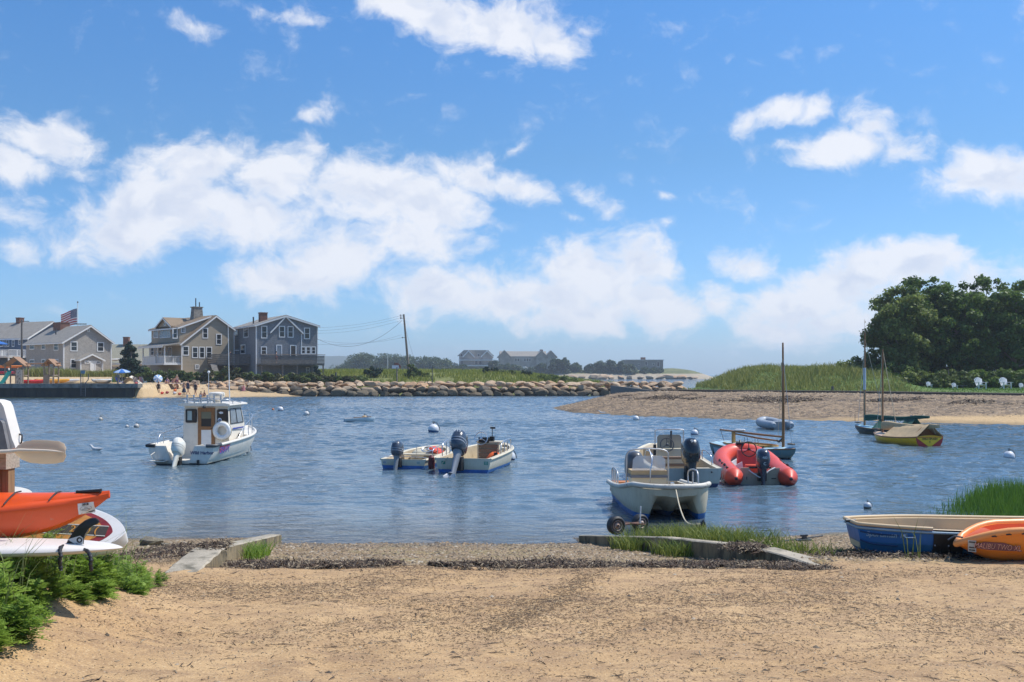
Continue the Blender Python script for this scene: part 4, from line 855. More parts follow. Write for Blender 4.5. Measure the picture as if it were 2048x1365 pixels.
def yellow_boat():
    t_, Hl, ym, mast = catboat('yellow sailing dinghy with tan canvas tent and red edged transom', (16.35, 45.1), (17.28, 41.4), flat('peach_deck', (.66, .47, .32), .5), twotone('yellow_hull', (.9, .47, .01), (.3, .05, .02), .0, .35), 3.75, 4.1)
    boom_cover(t_, ym, 3.75, M['cloth_tan'], .76, .5)
    tent(t_, Hl, M['cloth_tan'], -.05, 2.2, .93, .78, flat('tent_lining', (.3, .12, .045), .9))
    O = [(x, z) for x, y, z in Hl.outer(0)]; pol = O + [(-x, z) for x, z in reversed(O[:-1])]
    mb = MB(); mb.prism(list(reversed(pol)), -.02, -.004); mb.build('transom', flat('transom_red', (.42, .03, .025)), t_)
    mb = MB(); b0 = O[0][0]; mb.prism([(-b0*.97, .36), (b0*.97, .36), (.05, -.02), (-.05, -.02)][::-1], -.026, -.018); mb.build('transom_panel', flat('transom_yellow', (.85, .52, .02)), t_)
    text('transom_lettering', 'WILD SPLASH', .12, M['black'], t_, frame((0, -.03, .3), (1, 0, 0), (0, 0, 1)), offset=.003)
    text('transom_mark', '*', .16, M['black'], t_, frame((0, -.03, .14), (1, 0, 0), (0, 0, 1)), offset=.004)
    mb = MB(); mb.tube([(.04, ym, 3.95), (.6, ym - .2, .55)], .014, 5); mb.tube([(-.04, ym, 3.9), (-.1, ym - .1, 1.0)], .008, 5); mb.build('halyard', M['rope'], t_)
    mb = MB(); mb.tube([(.0, -.05, 1.0), (.3, .0, .5)], .008, 5); mb.tube([(0, -.55, .98), (.5, -.02, .48)], .008, 5); mb.build('sheet', M['rope'], t_)
blue_catboat(); green_boat(); yellow_boat()
def grey_dinghy():
    t_ = thing('inflatable_dinghy', 'grey inflatable dinghy moored beside the tall wooden mast', 'dinghy', (PX(1561, 53.6), 53.6, 0), R(8))
    path = [(.5, -.35, .25), (.5, .1, .25), (.5, 1.3, .27), (.4, 1.9, .34), (0, 2.2, .4)]; path = path + [(-x, y, z) for x, y, z in reversed(path[:-1])]; C = bez(path, 5)
    mb = MB(); mb.tube(C, [.22 * (1 if p.y > -.1 else max(.3, (p.y + .42) / .32) ** .6) for p in C], 14); mb.build('tube', mk('silver_grey_rubber', (.3, .33, .36), .4, v=.1), t_, True)
    mb = MB(); mb.box(-.36, .36, 0, .05, -.05, .42); mb.build('transom', M['grey'], t_); mb = MB(); mb.box(-.34, .34, .05, 1.7, .1, .13); mb.build('floor_board', M['lgrey'], t_)
    mb = MB(); mb.tube([(-.45, -.1, .46), (.45, -.1, .46)], .02, 6); mb.build('rope_line', M['white_trim'], t_); mb = MB(); mb.box(-.42, .42, .8, 1.0, .36, .4); mb.build('thwart', M['lgrey'], t_)
grey_dinghy()
def white_tender():
    t_ = thing('rowing_tender', 'small white tender drifting beside the tan mooring ball', 'dinghy', (PX(691, 63), 62.6, 0), R(-74))
    Hl = Hull(1.9, lambda t: .42 * (1 - max(0, (t-.4)/.6) ** 2.4) + .03, lambda t: .2 + .08*t, lambda t: -.1 + .2*max(0, (t-.7)/.3) ** 2, round_=True, wall=.08, floor=.06)
    mb = MB(); Hl.mesh(mb); mb.build('hull', [flat('tender_white', (.55, .64, .68)), M['grey'], M['white']], t_, 50); mb = MB(); mb.tube([(-.3, .6, .24), (.5, 1.6, .32)], .02, 6); mb.build('oar', M['wood'], t_)
white_tender()
# ---------------------------------------------------------------- mooring balls
def buoy(px, py, rpx, label, top, low, lean=0.0, ring_=True, frac=.42):
    Y = WY(py); r = rpx / F * Y; t_ = thing('mooring_buoy', label, 'buoy', (PX(px, Y), Y, r * .42), 0, 'mooring balls on the harbour')
    m_, t, b = new_mat('buoy_paint'); z = t.add('ShaderNodeSeparateXYZ', {0: t.add('ShaderNodeTexCoord').outputs['Object']}).outputs[2]; n = t.noise(t.add('ShaderNodeTexCoord').outputs['Object'], 3/r*.3, 5, .6)
    k = t.mix(t.remap(n, .35, .75), c4(top), c4(tuple(x*.7 for x in top))); zz = t.math('DIVIDE', z, r)
    k = t.mix(t.remap(zz, -.16 + lean*0, -.14), c4(low), k); t.put(b, 'Base Color', k); b.inputs['Roughness'].default_value = .4
    mb = MB(); mb.ball((0, 0, 0), r, r, r, 20, 12); o = mb.build('ball', m_, t_, True); o.rotation_euler = (0, lean, .4)
    if ring_:
        mb = MB(); mb.tube([(0, 0, r*.9), (0, 0, r*1.22)], r*.09, 7); mb.tube([(r*.16*math.cos(a), 0, r*1.32 + r*.16*math.sin(a)) for a in [2*PI*i/10 for i in range(10)]], r*.05, 6, loop=True); mb.tube(bez([(0, 0, r*1.25), (r*.6, -r*.1, r*1.15), (r*1.05, 0, r*.4), (r*1.15, 0, -r*.2)], 5), r*.06, 5); mb.build('pennant', M['darkrope'], t_)
wh, bl = (.72, .73, .74), (.01, .035, .12)
buoy(201, 841, 4.4, 'tiny weathered white ball alone near the stone quay water', (.55, .5, .42), (.25, .17, .1))
buoy(254, 855, 3.6, 'smaller of two white balls floating off the cabin boat', (.6, .58, .55), (.2, .15, .1))
buoy(273, 855, 5.2, 'larger of two white balls floating off the cabin boat', (.58, .54, .48), (.18, .12, .08), .3)
buoy(561, 822, 6, 'white ball with dark band next to a tiny orange float', wh, bl)
buoy(613, 831, 6, 'pale grey ball trailing its pennant off the jetty', (.6, .6, .58), (.2, .2, .2), -.3)
buoy(729, 841, 7, 'tan topped ball with dark base beside the white tender', (.5, .34, .17), (.02, .035, .07))
buoy(867, 864, 11, 'white and blue ball behind the two cream skiffs', wh, (.02, .09, .22), .1)
buoy(487, 905, 13.5, 'big white ball with navy base at the cabin boat bow', (.7, .66, .58), bl, .35)
buoy(1018, 920, 13, 'white ball with navy band beside the centre console skiff', wh, bl, .12)
buoy(1272, 841, 6.5, 'white ball with black base off the tip of the gravel spit', wh, (.02, .02, .03))
buoy(1389, 870, 7.5, 'blue and white ball behind the framed windshield', (.66, .68, .72), (.012, .05, .2), .1)
buoy(1771, 882, 7, 'white ball nudging the yellow dinghy bow', wh, bl, .2, False)
buoy(1735, 1016, 8, 'silver ball floating before the blue rowboat', (.55, .57, .6), (.12, .1, .08))
buoy(2018, 918, 11, 'white ball with pale blue base floating alone off the gravel spit', wh, (.1, .2, .32), .08)
fl = thing('float', 'tiny orange pickup float', 'float', (PX(546, 83), 83, .03)); mb = MB(); mb.ball((0, 0, 0), .11); mb.build('ball', flat('float_orange', (.5, .16, .06)), fl, True)
for px, py, lab in ((193, 903, 'grey gull floating near the paddle blade'), (1205, 828, 'pale gull floating off the spit')):
    Y = WY(py); g = thing('gull', lab, 'bird', (PX(px, Y), Y, .0), R(70)); mb = MB()
    mb.loft([[(w_*math.cos(2*PI*k/10), y, z + h*math.sin(2*PI*k/10)) for k in range(10)] for y, w_, h, z in ((-.3, .01, .01, .12), (-.2, .05, .04, .1), (0, .09, .08, .07), (.13, .08, .08, .08), (.2, .045, .06, .14), (.24, .04, .045, .2), (.3, .035, .035, .22), (.33, .012, .012, .21), (.38, .006, .006, .2))]); mb.build('body', flat('gull_grey', (.5, .5, .5)), g, True)
# ================================================================ THE FAR SHORE: houses, quay, jetty, people
SHG = rowmat('grey_shingles', (.33, .3, .26), (.48, .44, .385), (.12, .11, .1), .2, .14, off=.5, v=.5)
SHB = rowmat('slate_shingles', (.17, .18, .195), (.25, .26, .275), (.07, .07, .075), .2, .14, v=.4)
CLT = rowmat('tan_clapboard', (.36, .3, .215), (.4, .335, .245), (.17, .14, .1), 9.0, .15, off=.3, v=.15)
BLU = rowmat('blue_shingles', (.085, .12, .18), (.12, .165, .23), (.04, .05, .07), .25, .16)
RFG = rowmat('grey_roof', (.25, .225, .19), (.34, .31, .265), (.13, .12, .105), .35, .16, vert='y', v=.4)
RFB = rowmat('brown_roof', (.2, .145, .09), (.28, .2, .125), (.1, .075, .05), .35, .16, vert='y', v=.4)
RFO = rowmat('olive_roof', (.26, .245, .18), (.32, .3, .22), (.16, .15, .11), .4, .2, vert='y', v=.3)
BRK = rowmat('brick', (.16, .065, .04), (.22, .1, .065), (.2, .17, .14), .22, .075, rough=.9, bump=.006)
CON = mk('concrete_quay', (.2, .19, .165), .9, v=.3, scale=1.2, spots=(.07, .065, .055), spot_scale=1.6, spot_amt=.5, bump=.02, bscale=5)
class House:
    def __init__(s, name, label, px, Y, a, zb, cat='house', group=None):
        s.C = Vector((PX(px, Y), Y)); s.a = a; s.g = Vector((math.cos(a), math.sin(a))); s.s = Vector((-math.sin(a), math.cos(a))); s.zb = zb
        s.t = thing(name, label, cat, (s.C.x, s.C.y, zb), a, group)
    def at(s, face, px, py):
        """where the line of sight through a photo pixel meets a wall: (u along the wall, z above the base)"""
        d = Vector(((px - CX) / F, 1)); n = s.s if face[0] == 'f' else s.g; off = (face[1] if len(face) > 1 else 0) if not isinstance(face, str) else 0
        k = (s.C.dot(n) + off) / d.dot(n); p = d * k - s.C
        return p.dot(s.g if face[0] == 'f' else s.s), H + (HY - py) / F * k - s.zb
    def box(s, mb, face, u0, u1, z0, z1, d0, d1, m=0):
        off = face[1] if not isinstance(face, str) else 0
        if face[0] == 'f': mb.box(u0, u1, off - d1, off - d0, z0, z1, m)
        else: mb.box(off - d1, off - d0, u0, u1, z0, z1, m)
    def win(s, face, px0, py0, px1, py1, par=None, name='window', mat=None, bars=1, pane='glass', cols=1):
        ua, za = s.at(face, px0, py1); ub, zb_ = s.at(face, px1, py0); u0, u1 = min(ua, ub), max(ua, ub); z0, z1 = min(za, zb_), max(za, zb_); w_ = min(.13, (u1-u0)*.18)
        mb = MB(); B = lambda a, b, c, d, e=.05: s.box(mb, face, a, b, c, d, -.02, e)
        B(u0, u0 + w_, z0, z1); B(u1 - w_, u1, z0, z1); B(u0 + w_, u1 - w_, z1 - w_, z1); B(u0 + w_, u1 - w_, z0, z0 + w_)
        for i in range(bars): zz = z0 + (z1 - z0) * (i + 1) / (bars + 1); B(u0 + w_, u1 - w_, zz - .025, zz + .025, .03)
        for i in range(cols - 1): uu = u0 + (u1 - u0) * (i + 1) / cols; B(uu - .03, uu + .03, z0 + w_, z1 - w_, .036)
        f = mb.build(name, mat or M['white_trim'], par or s.t)
        mb = MB(); s.box(mb, face, u0 + w_, u1 - w_, z0 + w_, z1 - w_, -.02, .012); mb.build('pane', M[pane], f)
        return f
    def gable(s, W, L, zl, xp, zp, zr, wall, roof, oh=.35, y0=0, th=.16, name='wall', rname='roof', x0=0, z0=0, trim=True, ohl=None, ohr=None):
        mb = MB(); mb.prism([(x0, z0), (W, z0), (W, zr), (xp, zp), (x0, zl)][::1], y0, y0 + L); wl = mb.build(name, wall, s.t)
        ohl = oh if ohl is None else ohl; ohr = oh if ohr is None else ohr
        sl, sr = (zp - zl) / max(.01, xp - x0), (zp - zr) / max(.01, W - xp)
        a, b = (x0 - ohl, zl - sl * ohl), (W + ohr, zr - sr * ohr)
        mb = MB(); mb.prism([(a[0], a[1] + .01), (xp, zp + .01), (xp, zp + th + .05), (a[0], a[1] + th)], y0 - oh, y0 + L + oh)
        mb.prism([(xp + .001, zp + .01), (b[0], b[1] + .01), (b[0], b[1] + th), (xp + .001, zp + th + .05)], y0 - oh, y0 + L + oh); rf = mb.build(rname, roof, s.t)
        if trim:
            mb = MB()
            for p, q in ((a, (xp, zp)), ((xp, zp), b)): mb.prism([(p[0], p[1] - .14), (q[0], q[1] - .14), (q[0], q[1] + .1), (p[0], p[1] + .1)], y0 - oh - .05, y0 - oh - .004)
            mb.build('rake_board', M['white_trim'], rf)
            mb = MB(); mb.box(a[0] - .05, a[0] - .003, y0 - oh, y0 + L + oh, a[1] - .1, a[1] + .12); mb.build('eave_board', M['white_trim'], rf)
            for u, zt in ((x0, zl), (W, zr)): mb = MB(); mb.box(u - .02 if u == x0 else u - .13, u + .13 if u == x0 else u + .02, y0 - .03, y0 + .14, z0 + .1, zt - .05); mb.build('corner_board', M['white_trim'], wl)
        return wl, rf
    def chimney(s, rf, x0, x1, y0, y1, z0, z1, mat=None, cap=True):
        mb = MB(); mb.box(x0, x1, y0, y1, z0, z1); c = mb.build('chimney', mat or BRK, rf)
        if cap: mb = MB(); mb.box(x0 - .06, x1 + .06, y0 - .06, y1 + .06, z1, z1 + .14); mb.build('chimney_cap', mat or BRK, rf)
def railing(par, P0, P1, z0, z1, mat, step=.16, name='railing', r=.025):
    P0, P1 = Vector(P0), Vector(P1); n = max(2, int((P1 - P0).length / step)); mb = MB()
    for i in range(n + 1):
        p = P0.lerp(P1, i / n); rr = r * (2 if i % 8 == 0 else 1); mb.box(p.x - rr, p.x + rr, p.y - rr, p.y + rr, z0, z1)
    d = (P1 - P0).normalized(); q = Vector((-d.y, d.x)) * .05
    for zz in (z0 + .06, z1): mb.prism([tuple(P0 + q), tuple(P1 + q), tuple(P1 - q), tuple(P0 - q)], zz - .04, zz + .03, 0, 'z')
    return mb.build(name, mat, par)
# --- grey shingled house with the entry porch
h = House('shingle_house', 'grey shingled gable house with small entry porch behind the quay', 127, 150, R(48), 2.4)
xp, zp = h.at('f', 180, 653); _, zl = h.at('f', 127, 684); W_, zr = h.at('f', 223, 685); L_, _ = h.at('l', 52, 690)
wl, rf = h.gable(W_, L_, zl, xp, zp, zr, SHG, RFG)
for q in ((140.7,683.5,155,703),(194,685,208,703.7),(140.7,718.4,154.7,737.4)): h.win('f', *q)
for q in ((59.3,684.7,69.1,699.9),(83,685,91,700),(107.8,685,117,702),(59.8,719,69,732),(83.4,718.4,91,732),(107.8,718.4,117,737)): h.win('l', *q)
h.win('f', 174.4, 658, 179.5, 664, name='gable_vent', bars=3)
h.chimney(rf, xp - 1.0, xp + .5, 8.0, 10.6, zp - 1.0, zp + .75)
u0, _ = h.at(('f', -1.6), 161, 730); u1, _ = h.at(('f', -1.6), 206, 730); up, zpk = h.at(('f', -1.6), 183, 709.5); _, ze = h.at(('f', -1.6), 163, 720)
h.gable(u1, 1.58, ze, up, zpk, ze, SHG, RFG, oh=.25, y0=-1.6, name='porch', rname='porch_roof', x0=u0)
h.win(('f', -1.6), 180, 722, 191, 746, name='door', bars=0, pane='white_trim'); h.win(('f', -1.6), 169, 722, 179.3, 727.5, bars=0); h.win(('f', -1.6), 191.5, 722, 201, 727.5, bars=0); h.win(('f', -1.6), 203, 720, 206, 738)
mb = MB(); mb.tube([(.6, 4.0, zl + 1.2), (.6, 4.0, zl + 2.1)], .1, 8); mb.build('vent_pipe', M['dgrey'], rf)
# --- blue house at the edge
h = House('blue_house', 'blue shingled house with white balcony beside the grey shingled house', 56, 168, R(62), 2.4)
_, zl = h.at('f', 56, 676); xp = 4.6; zp = zl + 2.8; L_, _ = h.at('l', -60, 690)
wl, rf = h.gable(9.2, 26, zl, xp, zp, zl, BLU, RFG)
for q in ((-1, 679, 7, 694), (9, 679, 12, 694), (13.5, 680, 18.5, 694), (24, 680, 29, 694), (37, 680, 41, 690), (8, 706, 12.5, 714)): h.win('l', *q)
h.chimney(rf, xp - .4, xp + .5, 8, 9, zp - .3, zp + .9)
mb = MB(); mb.box(-3.4, 0, .3, 9.0, 3.3, 3.5); bal = mb.build('balcony', M['white_trim'], h.t); railing(bal, (-3.4, .3), (-3.4, 9.0), 3.5, 4.6, M['white_trim'], .2); railing(bal, (-3.4, .3), (0, .3), 3.5, 4.6, M['white_trim'], .2)
for y in (.5, 4.5, 8.8): mb = MB(); mb.box(-3.3, -3.1, y - .1, y + .1, 0, 3.3); mb.build('post', M['white_trim'], bal)
def parasol(name, label, loc, r, hgt, c1, c2, tilt=0.0):
    u = thing(name, label, 'umbrella', loc); u.rotation_euler = (tilt, 0, 0); mb = MB(); mb.tube([(0, 0, 0), (0, 0, hgt)], .03, 7); mb.build('pole', M['alu'], u)
    mb = MB(); n = 16; R0 = [(.03, hgt), (r*.55, hgt - r*.16), (r, hgt - r*.36), (r, hgt - r*.44)]
    for i in range(n):
        for (ra, za), (rb, zb_) in zip(R0[:-1], R0[1:]):
            a, b = 2*PI*i/n, 2*PI*(i+1)/n; mb.face([(ra*math.cos(a), ra*math.sin(a), za), (rb*math.cos(a), rb*math.sin(a), zb_), (rb*math.cos(b), rb*math.sin(b), zb_), (ra*math.cos(b), ra*math.sin(b), za)], (i // 2) % 2)
    mb.build('canopy', [c1, c2], u)
UB, UB2 = flat('umbrella_blue', (.02, .13, .42)), flat('umbrella_pale', (.35, .45, .58))
parasol('parasol', 'blue parasol open on the white balcony of the blue house', h.t.matrix_basis @ Vector((-1.7, 5.0, 3.5)), 1.3, 2.6, UB, UB)
parasol('parasol', 'beige parasol shading the ground by the blue house', h.t.matrix_basis @ Vector((-5.5, 6.0, .6)), 2.2, 3.6, flat('beige', (.4, .34, .26)), flat('beige', (.4, .34, .26)))
# --- long low house behind
h = House('low_house', 'low house with long olive roof behind the dark cedar', 305, 186, R(95), 2.2)
h.gable(10, 17, 2.9, 5.0, 6.2, 2.9, SHG, RFO); _, zc = h.at('l', 258, 674)
rfc = [c for c in h.t.children if c.name.startswith('roof')][0]; h.chimney(rfc, 4.4, 5.4, 5.6, 6.6, 5.4, zc)
h.win('l', 226, 727, 233, 733, bars=0)
# --- tan house
h = House('tan_house', 'tan clapboard house with sunroom dormer and white railed porch', 363, 150, R(42), 2.4)
xp, zp = h.at('f', 431, 633.5); _, zl = h.at('f', 363, 687); W_, zr = h.at('f', 464, 661)
wl, rf = h.gable(W_ + .4, 12, zl, xp, zp, zr, CLT, RFB, oh=.3)
y1 = 1.1; u1, _ = h.at(('f', y1), 372, 655); _, ze = h.at(('f', y1), 340, 655)
xl2 = .15
mb = MB(); sl = (zp - ze) / (xp - xl2); mb.prism([(xl2, zl - .6), (xp, zl - .6), (xp, zp - .06), (xl2, ze)], y1, 11.6); up_ = mb.build('upper_wall', CLT, h.t)
mb = MB(); a = (xl2 - .4, ze - sl*.4); mb.prism([(a[0], a[1]), (xp - .02, zp + .03), (xp - .02, zp + .24), (a[0], a[1] + .18)], y1 - .35, 11.9); ur = mb.build('upper_roof', RFB, h.t)
mb = MB(); mb.prism([(a[0], a[1] - .1), (xp - .3, zp - .12), (xp - .3, zp + .1), (a[0], a[1] + .12)], y1 - .4, y1 - .352); mb.box(a[0] - .05, a[0] - .002, y1 - .35, 11.9, a[1] - .1, a[1] + .1); mb.build('rake_board', M['white_trim'], ur)
for q in ((404.7,656.4,416,677.2),(432,668.3,443.3,689.8),(365,692.4,377.8,711.5),(384,694,396,716.6),(398.2,694,409.5,717),(412,694,424,717)): h.win('f', *q)
h.win('f', 389.8, 729.5, 398.4, 739, cols=2); h.win(('f', y1), 361.6, 655.3, 370.6, 666, cols=2); h.win(('f', y1), 345, 657, 355, 677.5)
lf = ('l', xl2)
h.win(lf, 307, 658.7, 317, 677, bars=0, pane='glass_pale'); h.win(lf, 320, 657, 341, 677, bars=0, cols=4, pane='glass_pale')
ya, za = h.at(lf, 316, 654); yb, _ = h.at(lf, 345, 654); ym, zm = h.at(lf, 330, 638); y0_, y1_ = min(ya, yb), max(ya, yb); y0_ = max(y0_, y1 + .1)
mb = MB(); mb.prism([(y0_, za - .1), (y1_, za - .1), ((y0_+y1_)/2, zm)], xl2 - .04, xl2 + 3.0, 0, 'x'); dm = mb.build('dormer', CLT, h.t)
mb = MB(); c_ = (y0_+y1_)/2
for sgn, e in ((1, y0_ - .25), (-1, y1_ + .25)): mb.prism([(e, za - .25), (c_, zm + .03), (c_, zm + .22), (e, za - .06)], xl2 - .4, xl2 + 3.2, 0, 'x')
dr = mb.build('dormer_roof', RFB, dm)
mb = MB()
for sgn, e in ((1, y0_ - .25), (-1, y1_ + .25)): mb.prism([(e, za - .34), (c_, zm - .06), (c_, zm + .14), (e, za - .14)], xl2 - .45, xl2 - .402, 0, 'x')
mb.build('rake_board', M['white_trim'], dr)
mb = MB(); mb.prism([(c_ - .45, za + .1), (c_ + .45, za + .1), (c_, za + .8)], xl2 - .07, xl2 - .03, 0, 'x'); mb.build('window', M['white_trim'], dm); mb = MB(); mb.prism([(c_ - .25, za + .18), (c_ + .25, za + .18), (c_, za + .6)], xl2 - .09, xl2 - .06, 0, 'x'); mb.build('pane', M['glass'], dm)
zc, zct = zp - .6, zp + 1.55; mb = MB(); mb.loft([[(xp - 1.3*k - .6, 5 - .9*k, z), (xp + .9*k - .6, 5 - .9*k, z), (xp + .9*k - .6, 5 + .9*k, z), (xp - 1.3*k - .6, 5 + .9*k, z)] for k, z in ((.75, zc), (.6, zct), (.72, zct + .02), (.72, zct + .15))]); ch = mb.build('chimney', mk('fieldstone', (.22, .2, .17), .9, v=.5, scale=3, bump=.03, bscale=4), rf)
for dx, hh in ((-.9, 1.5), (-.3, .9)): mb = MB(); mb.tube([(xp + dx, 5, zct), (xp + dx, 5, zct + hh)], .09, 8); mb.build('flue', M['dgrey'], ch)
mb = MB(); zf = zl - 3.0; mb.box(-2.6, 0, .2, 8.5, zf - .25, zf); po = mb.build('porch_deck', M['white_trim'], h.t)
mb = MB(); mb.prism([(-3.0, zl - .55), (0.2, zl - .02), (.2, zl + .14), (-3.0, zl - .37)], -.2, 9.0); pr = mb.build('porch_roof', RFG, h.t); mb = MB(); mb.box(-3.06, -3.003, -.2, 9.0, zl - .7, zl - .4); mb.build('fascia', M['white_trim'], pr)
for y in (.3, 3.0, 5.8, 8.4): mb = MB(); mb.box(-2.55, -2.4, y - .08, y + .08, zf, zl - .5); mb.build('post', M['white_trim'], po)
railing(po, (-2.5, .3), (-2.5, 3.0), zf, zf + 1.05, M['white_trim']); railing(po, (-2.5, 3.6), (-2.5, 8.4), zf, zf + 1.05, M['white_trim'], .1, r=.045); railing(po, (-2.5, .3), (0, .3), zf, zf + 1.05, M['white_trim'])
for q in ((302,694,308.5,712),(311,694,316,712),(317,694,324,712),(325.5,694,333,712)): h.win('l', *q)
h.win('l', 336, 694, 344, 714, name='door', bars=0)
# --- slate house with the timber deck
h = House('slate_house', 'slate grey shingled house with long weathered timber deck', 512, 148, R(30), 1.9)
xp, zp = h.at('f', 571, 633); _, zl = h.at('f', 512, 651); W_, zr = h.at('f', 635.5, 653); L_, _ = h.at('l', 463, 660)
wl, rf = h.gable(W_, L_, zl, xp, zp, zr, SHB, RFG, oh=.3)
for q in ((522.2,652.2,534.6,677.2),(557.8,652.5,569.9,675.4),(575,653,587,675.7),(608,655.9,620,678.7),(521.6,693.5,533.7,710),(601.6,693.5,611.2,709),(611.8,693.5,621.4,709),(622.4,693.5,631.6,709),(612,734.7,618.7,747.4)): h.win('f', *q, cols=2 if q[0] == 612 else 1)
for q in ((552.2,690,564,713.4),(580,690.6,592.7,713.4)): h.win('f', *q, name='door', bars=0, pane='glass' if q[0] > 570 else 'glass_pale')
for q in ((468,653.5,475.8,672),(487.5,653,497,676.3),(481.3,689,491,708.8)): h.win('l', *q)
xa, za = h.at('f', 540, 666); xb, zb_ = h.at('f', 606, 667.5)
mb = MB()
for p, q in (((xa, za), (xp, zp - .05)), ((xp, zp - .05), (xb, zb_))): mb.prism([(p[0], p[1] - .14), (q[0], q[1] - .14), (q[0], q[1] + .1), (p[0], p[1] + .1)], -.3, -.02)
mb.build('gable_trim', M['white_trim'], wl)
xc0, _ = h.at('f', 603, 700); mb = MB(); _, zt = h.at('f', 602, 668); _, zb0 = h.at('f', 602, 709); mb.box(xc0 - .06, xc0 + .06, -.04, -.002, zb0, zt); mb.build('trim_board', M['white_trim'], wl)
h.chimney(rf, xp - 2.9, xp - 1.8, 3.2, 4.2, zp - 1.3, zp + .55)
mb = MB(); mb.tube([(1.0, 5, zl + .4), (1.0, 5, zl + 1.5)], .12, 8); mb.build('vent_pipe', M['dgrey'], rf)
_, zd = h.at(('f', -2.2), 570, 728); _, zrl = h.at(('f', -2.2), 570, 709.5)
mb = MB(); mb.box(.1, W_ + .3, -2.2, 0, zd - .22, zd); dk = mb.build('deck', M['greywood'], h.t)
for zz in np.arange(zd + .02, zrl - .12, .21): mb = MB(); mb.box(.1, W_ + .3, -2.24, -2.2, zz, zz + .15); mb.build('deck_board', M['greywood'], dk)
mb = MB(); mb.box(.02, W_ + .38, -2.34, -2.12, zrl - .05, zrl + .05); mb.build('hand_rail', M['oldwood'], dk)
for x in (.3, 3.4, 5.6, 8.0, W_ + .15): mb = MB(); mb.box(x - .08, x + .08, -2.1, -1.94, 0, zd - .22); mb.build('post', M['greywood'], dk)
mb = MB(); mb.box(-2.4, 0, L_ - 4.5, L_ + .5, 0, zl - 3.6); wg = mb.build('side_wing', SHB, h.t); mb = MB(); mb.box(-2.6, .02, L_ - 4.7, L_ + .7, zl - 3.6, zl - 3.45); mb.build('wing_roof', M['white_trim'], wg)
mb = MB(); mb.box(-2.46, -2.4, L_ - 3.0, L_ - 2.0, zl - 5.2, zl - 4.2); f_ = mb.build('window', M['white_trim'], wg); mb = MB(); mb.box(-2.48, -2.42, L_ - 2.9, L_ - 2.1, zl - 5.1, zl - 4.3); mb.build('pane', M['glass'], f_)
mb = MB(); mb.box(-5.0, -.02, 3.0, 9.0, zd - .22, zd); d2 = mb.build('side_deck', M['greywood'], h.t)
for zz in np.arange(zd + .02, zrl - .1, .3): mb = MB(); mb.box(-5.0, -.02, 2.95, 2.99, zz, zz + .22); mb.box(-5.05, -5.01, 3.0, 9.0, zz, zz + .22); mb.build('deck_board', M['greywood'], d2)
for x in (-4.9, -2.4): mb = MB(); mb.box(x - .09, x + .09, 3.05, 3.2, 0, zd - .22); mb.build('post', M['greywood'], d2)
mb = MB(); mb.prism([(3.2, zd - .2), (3.2, zd), (-.2, .1), (-.2, -.1)], -5.9, -5.05, 0, 'x'); mb.build('stair', M['greywood'], d2)
# --- flagpole and flag
fp = thing('flagpole', 'white flagpole rising behind the grey shingled roof', 'flagpole', (PX(155.5, 172), 172, 2.6)); zt = PZ(606, 172) - 2.6
mb = MB(); mb.tube([(0, 0, 0), (0, 0, zt)], [.09, .05], 9); mb.build('pole', M['white_trim'], fp); mb = MB(); mb.ball((0, 0, zt + .1), .14); mb.build('finial', M['dgrey'], fp, True)
mb = MB(); zy = PZ(648.5, 172) - 2.6; mb.tube([(-.6, 0, zy), (1.5, 0, zy)], .09, 7); mb.build('yard', M['greywood'], fp)
ft = thing('flag', 'red white and blue striped flag flying on the white flagpole', 'flag', (PX(154, 172), 172, 0)); NX, NY = 26, 26; mats_ = [flat('flag_red', (.45, .03, .035)), flat('flag_white', (.7, .69, .68)), flat('flag_blue', (.02, .035, .12))]
def fpnt(u, v): return Vector((-2.85 * u, .22 * math.sin(u*7 + v*1.2) * u, (PZ(617.5, 172) - v * 2.75) - 1.02 * u + .35*u*v + .1 * math.sin(u * 6)))
mb = MB()
for j in range(13):
    for i in range(NX):
        u0, u1, v0, v1 = i/NX, (i+1)/NX, j/13, (j+1)/13
        cant = i < 10 and j < 7; mb.face([fpnt(u0, v0), fpnt(u0, v1), fpnt(u1, v1), fpnt(u1, v0)], 2 if cant else (0 if j % 2 == 0 else 1))
cl_ = mb.build('cloth', mats_, ft, True)
for r_ in range(9):
    for c_ in range(6 if r_ % 2 == 0 else 5):
        u = (c_ * 2 + 1 + (r_ % 2)) / 12 * (10/26); v = (r_ + 1) / 10 * 7 / 13; p = fpnt(u, v)
        if r_ == 0 and c_ == 0: sm = MB()
        k = [(.075 if q % 2 == 0 else .03) for q in range(10)]; sm.face([p + Vector((k[q]*math.sin(PI*q/5), -.012, k[q]*math.cos(PI*q/5))) for q in range(10)])
sm.build('stars', mats_[1], ft)
up = thing('utility_pole', 'wooden utility pole standing in front of the blue house roof', 'utility pole', (PX(43.5, 160), 160, 2.4)); mb = MB(); mb.tube([(0, 0, 0), (0, 0, PZ(640, 160) - 2.4)], [.17, .13], 9); mb.build('pole', M['greywood'], up); mb = MB(); mb.tube([(-.8, 0, PZ(643, 160) - 2.4), (1.2, 0, PZ(643, 160) - 2.4)], .07, 6); mb.build('crossarm', M['greywood'], up)
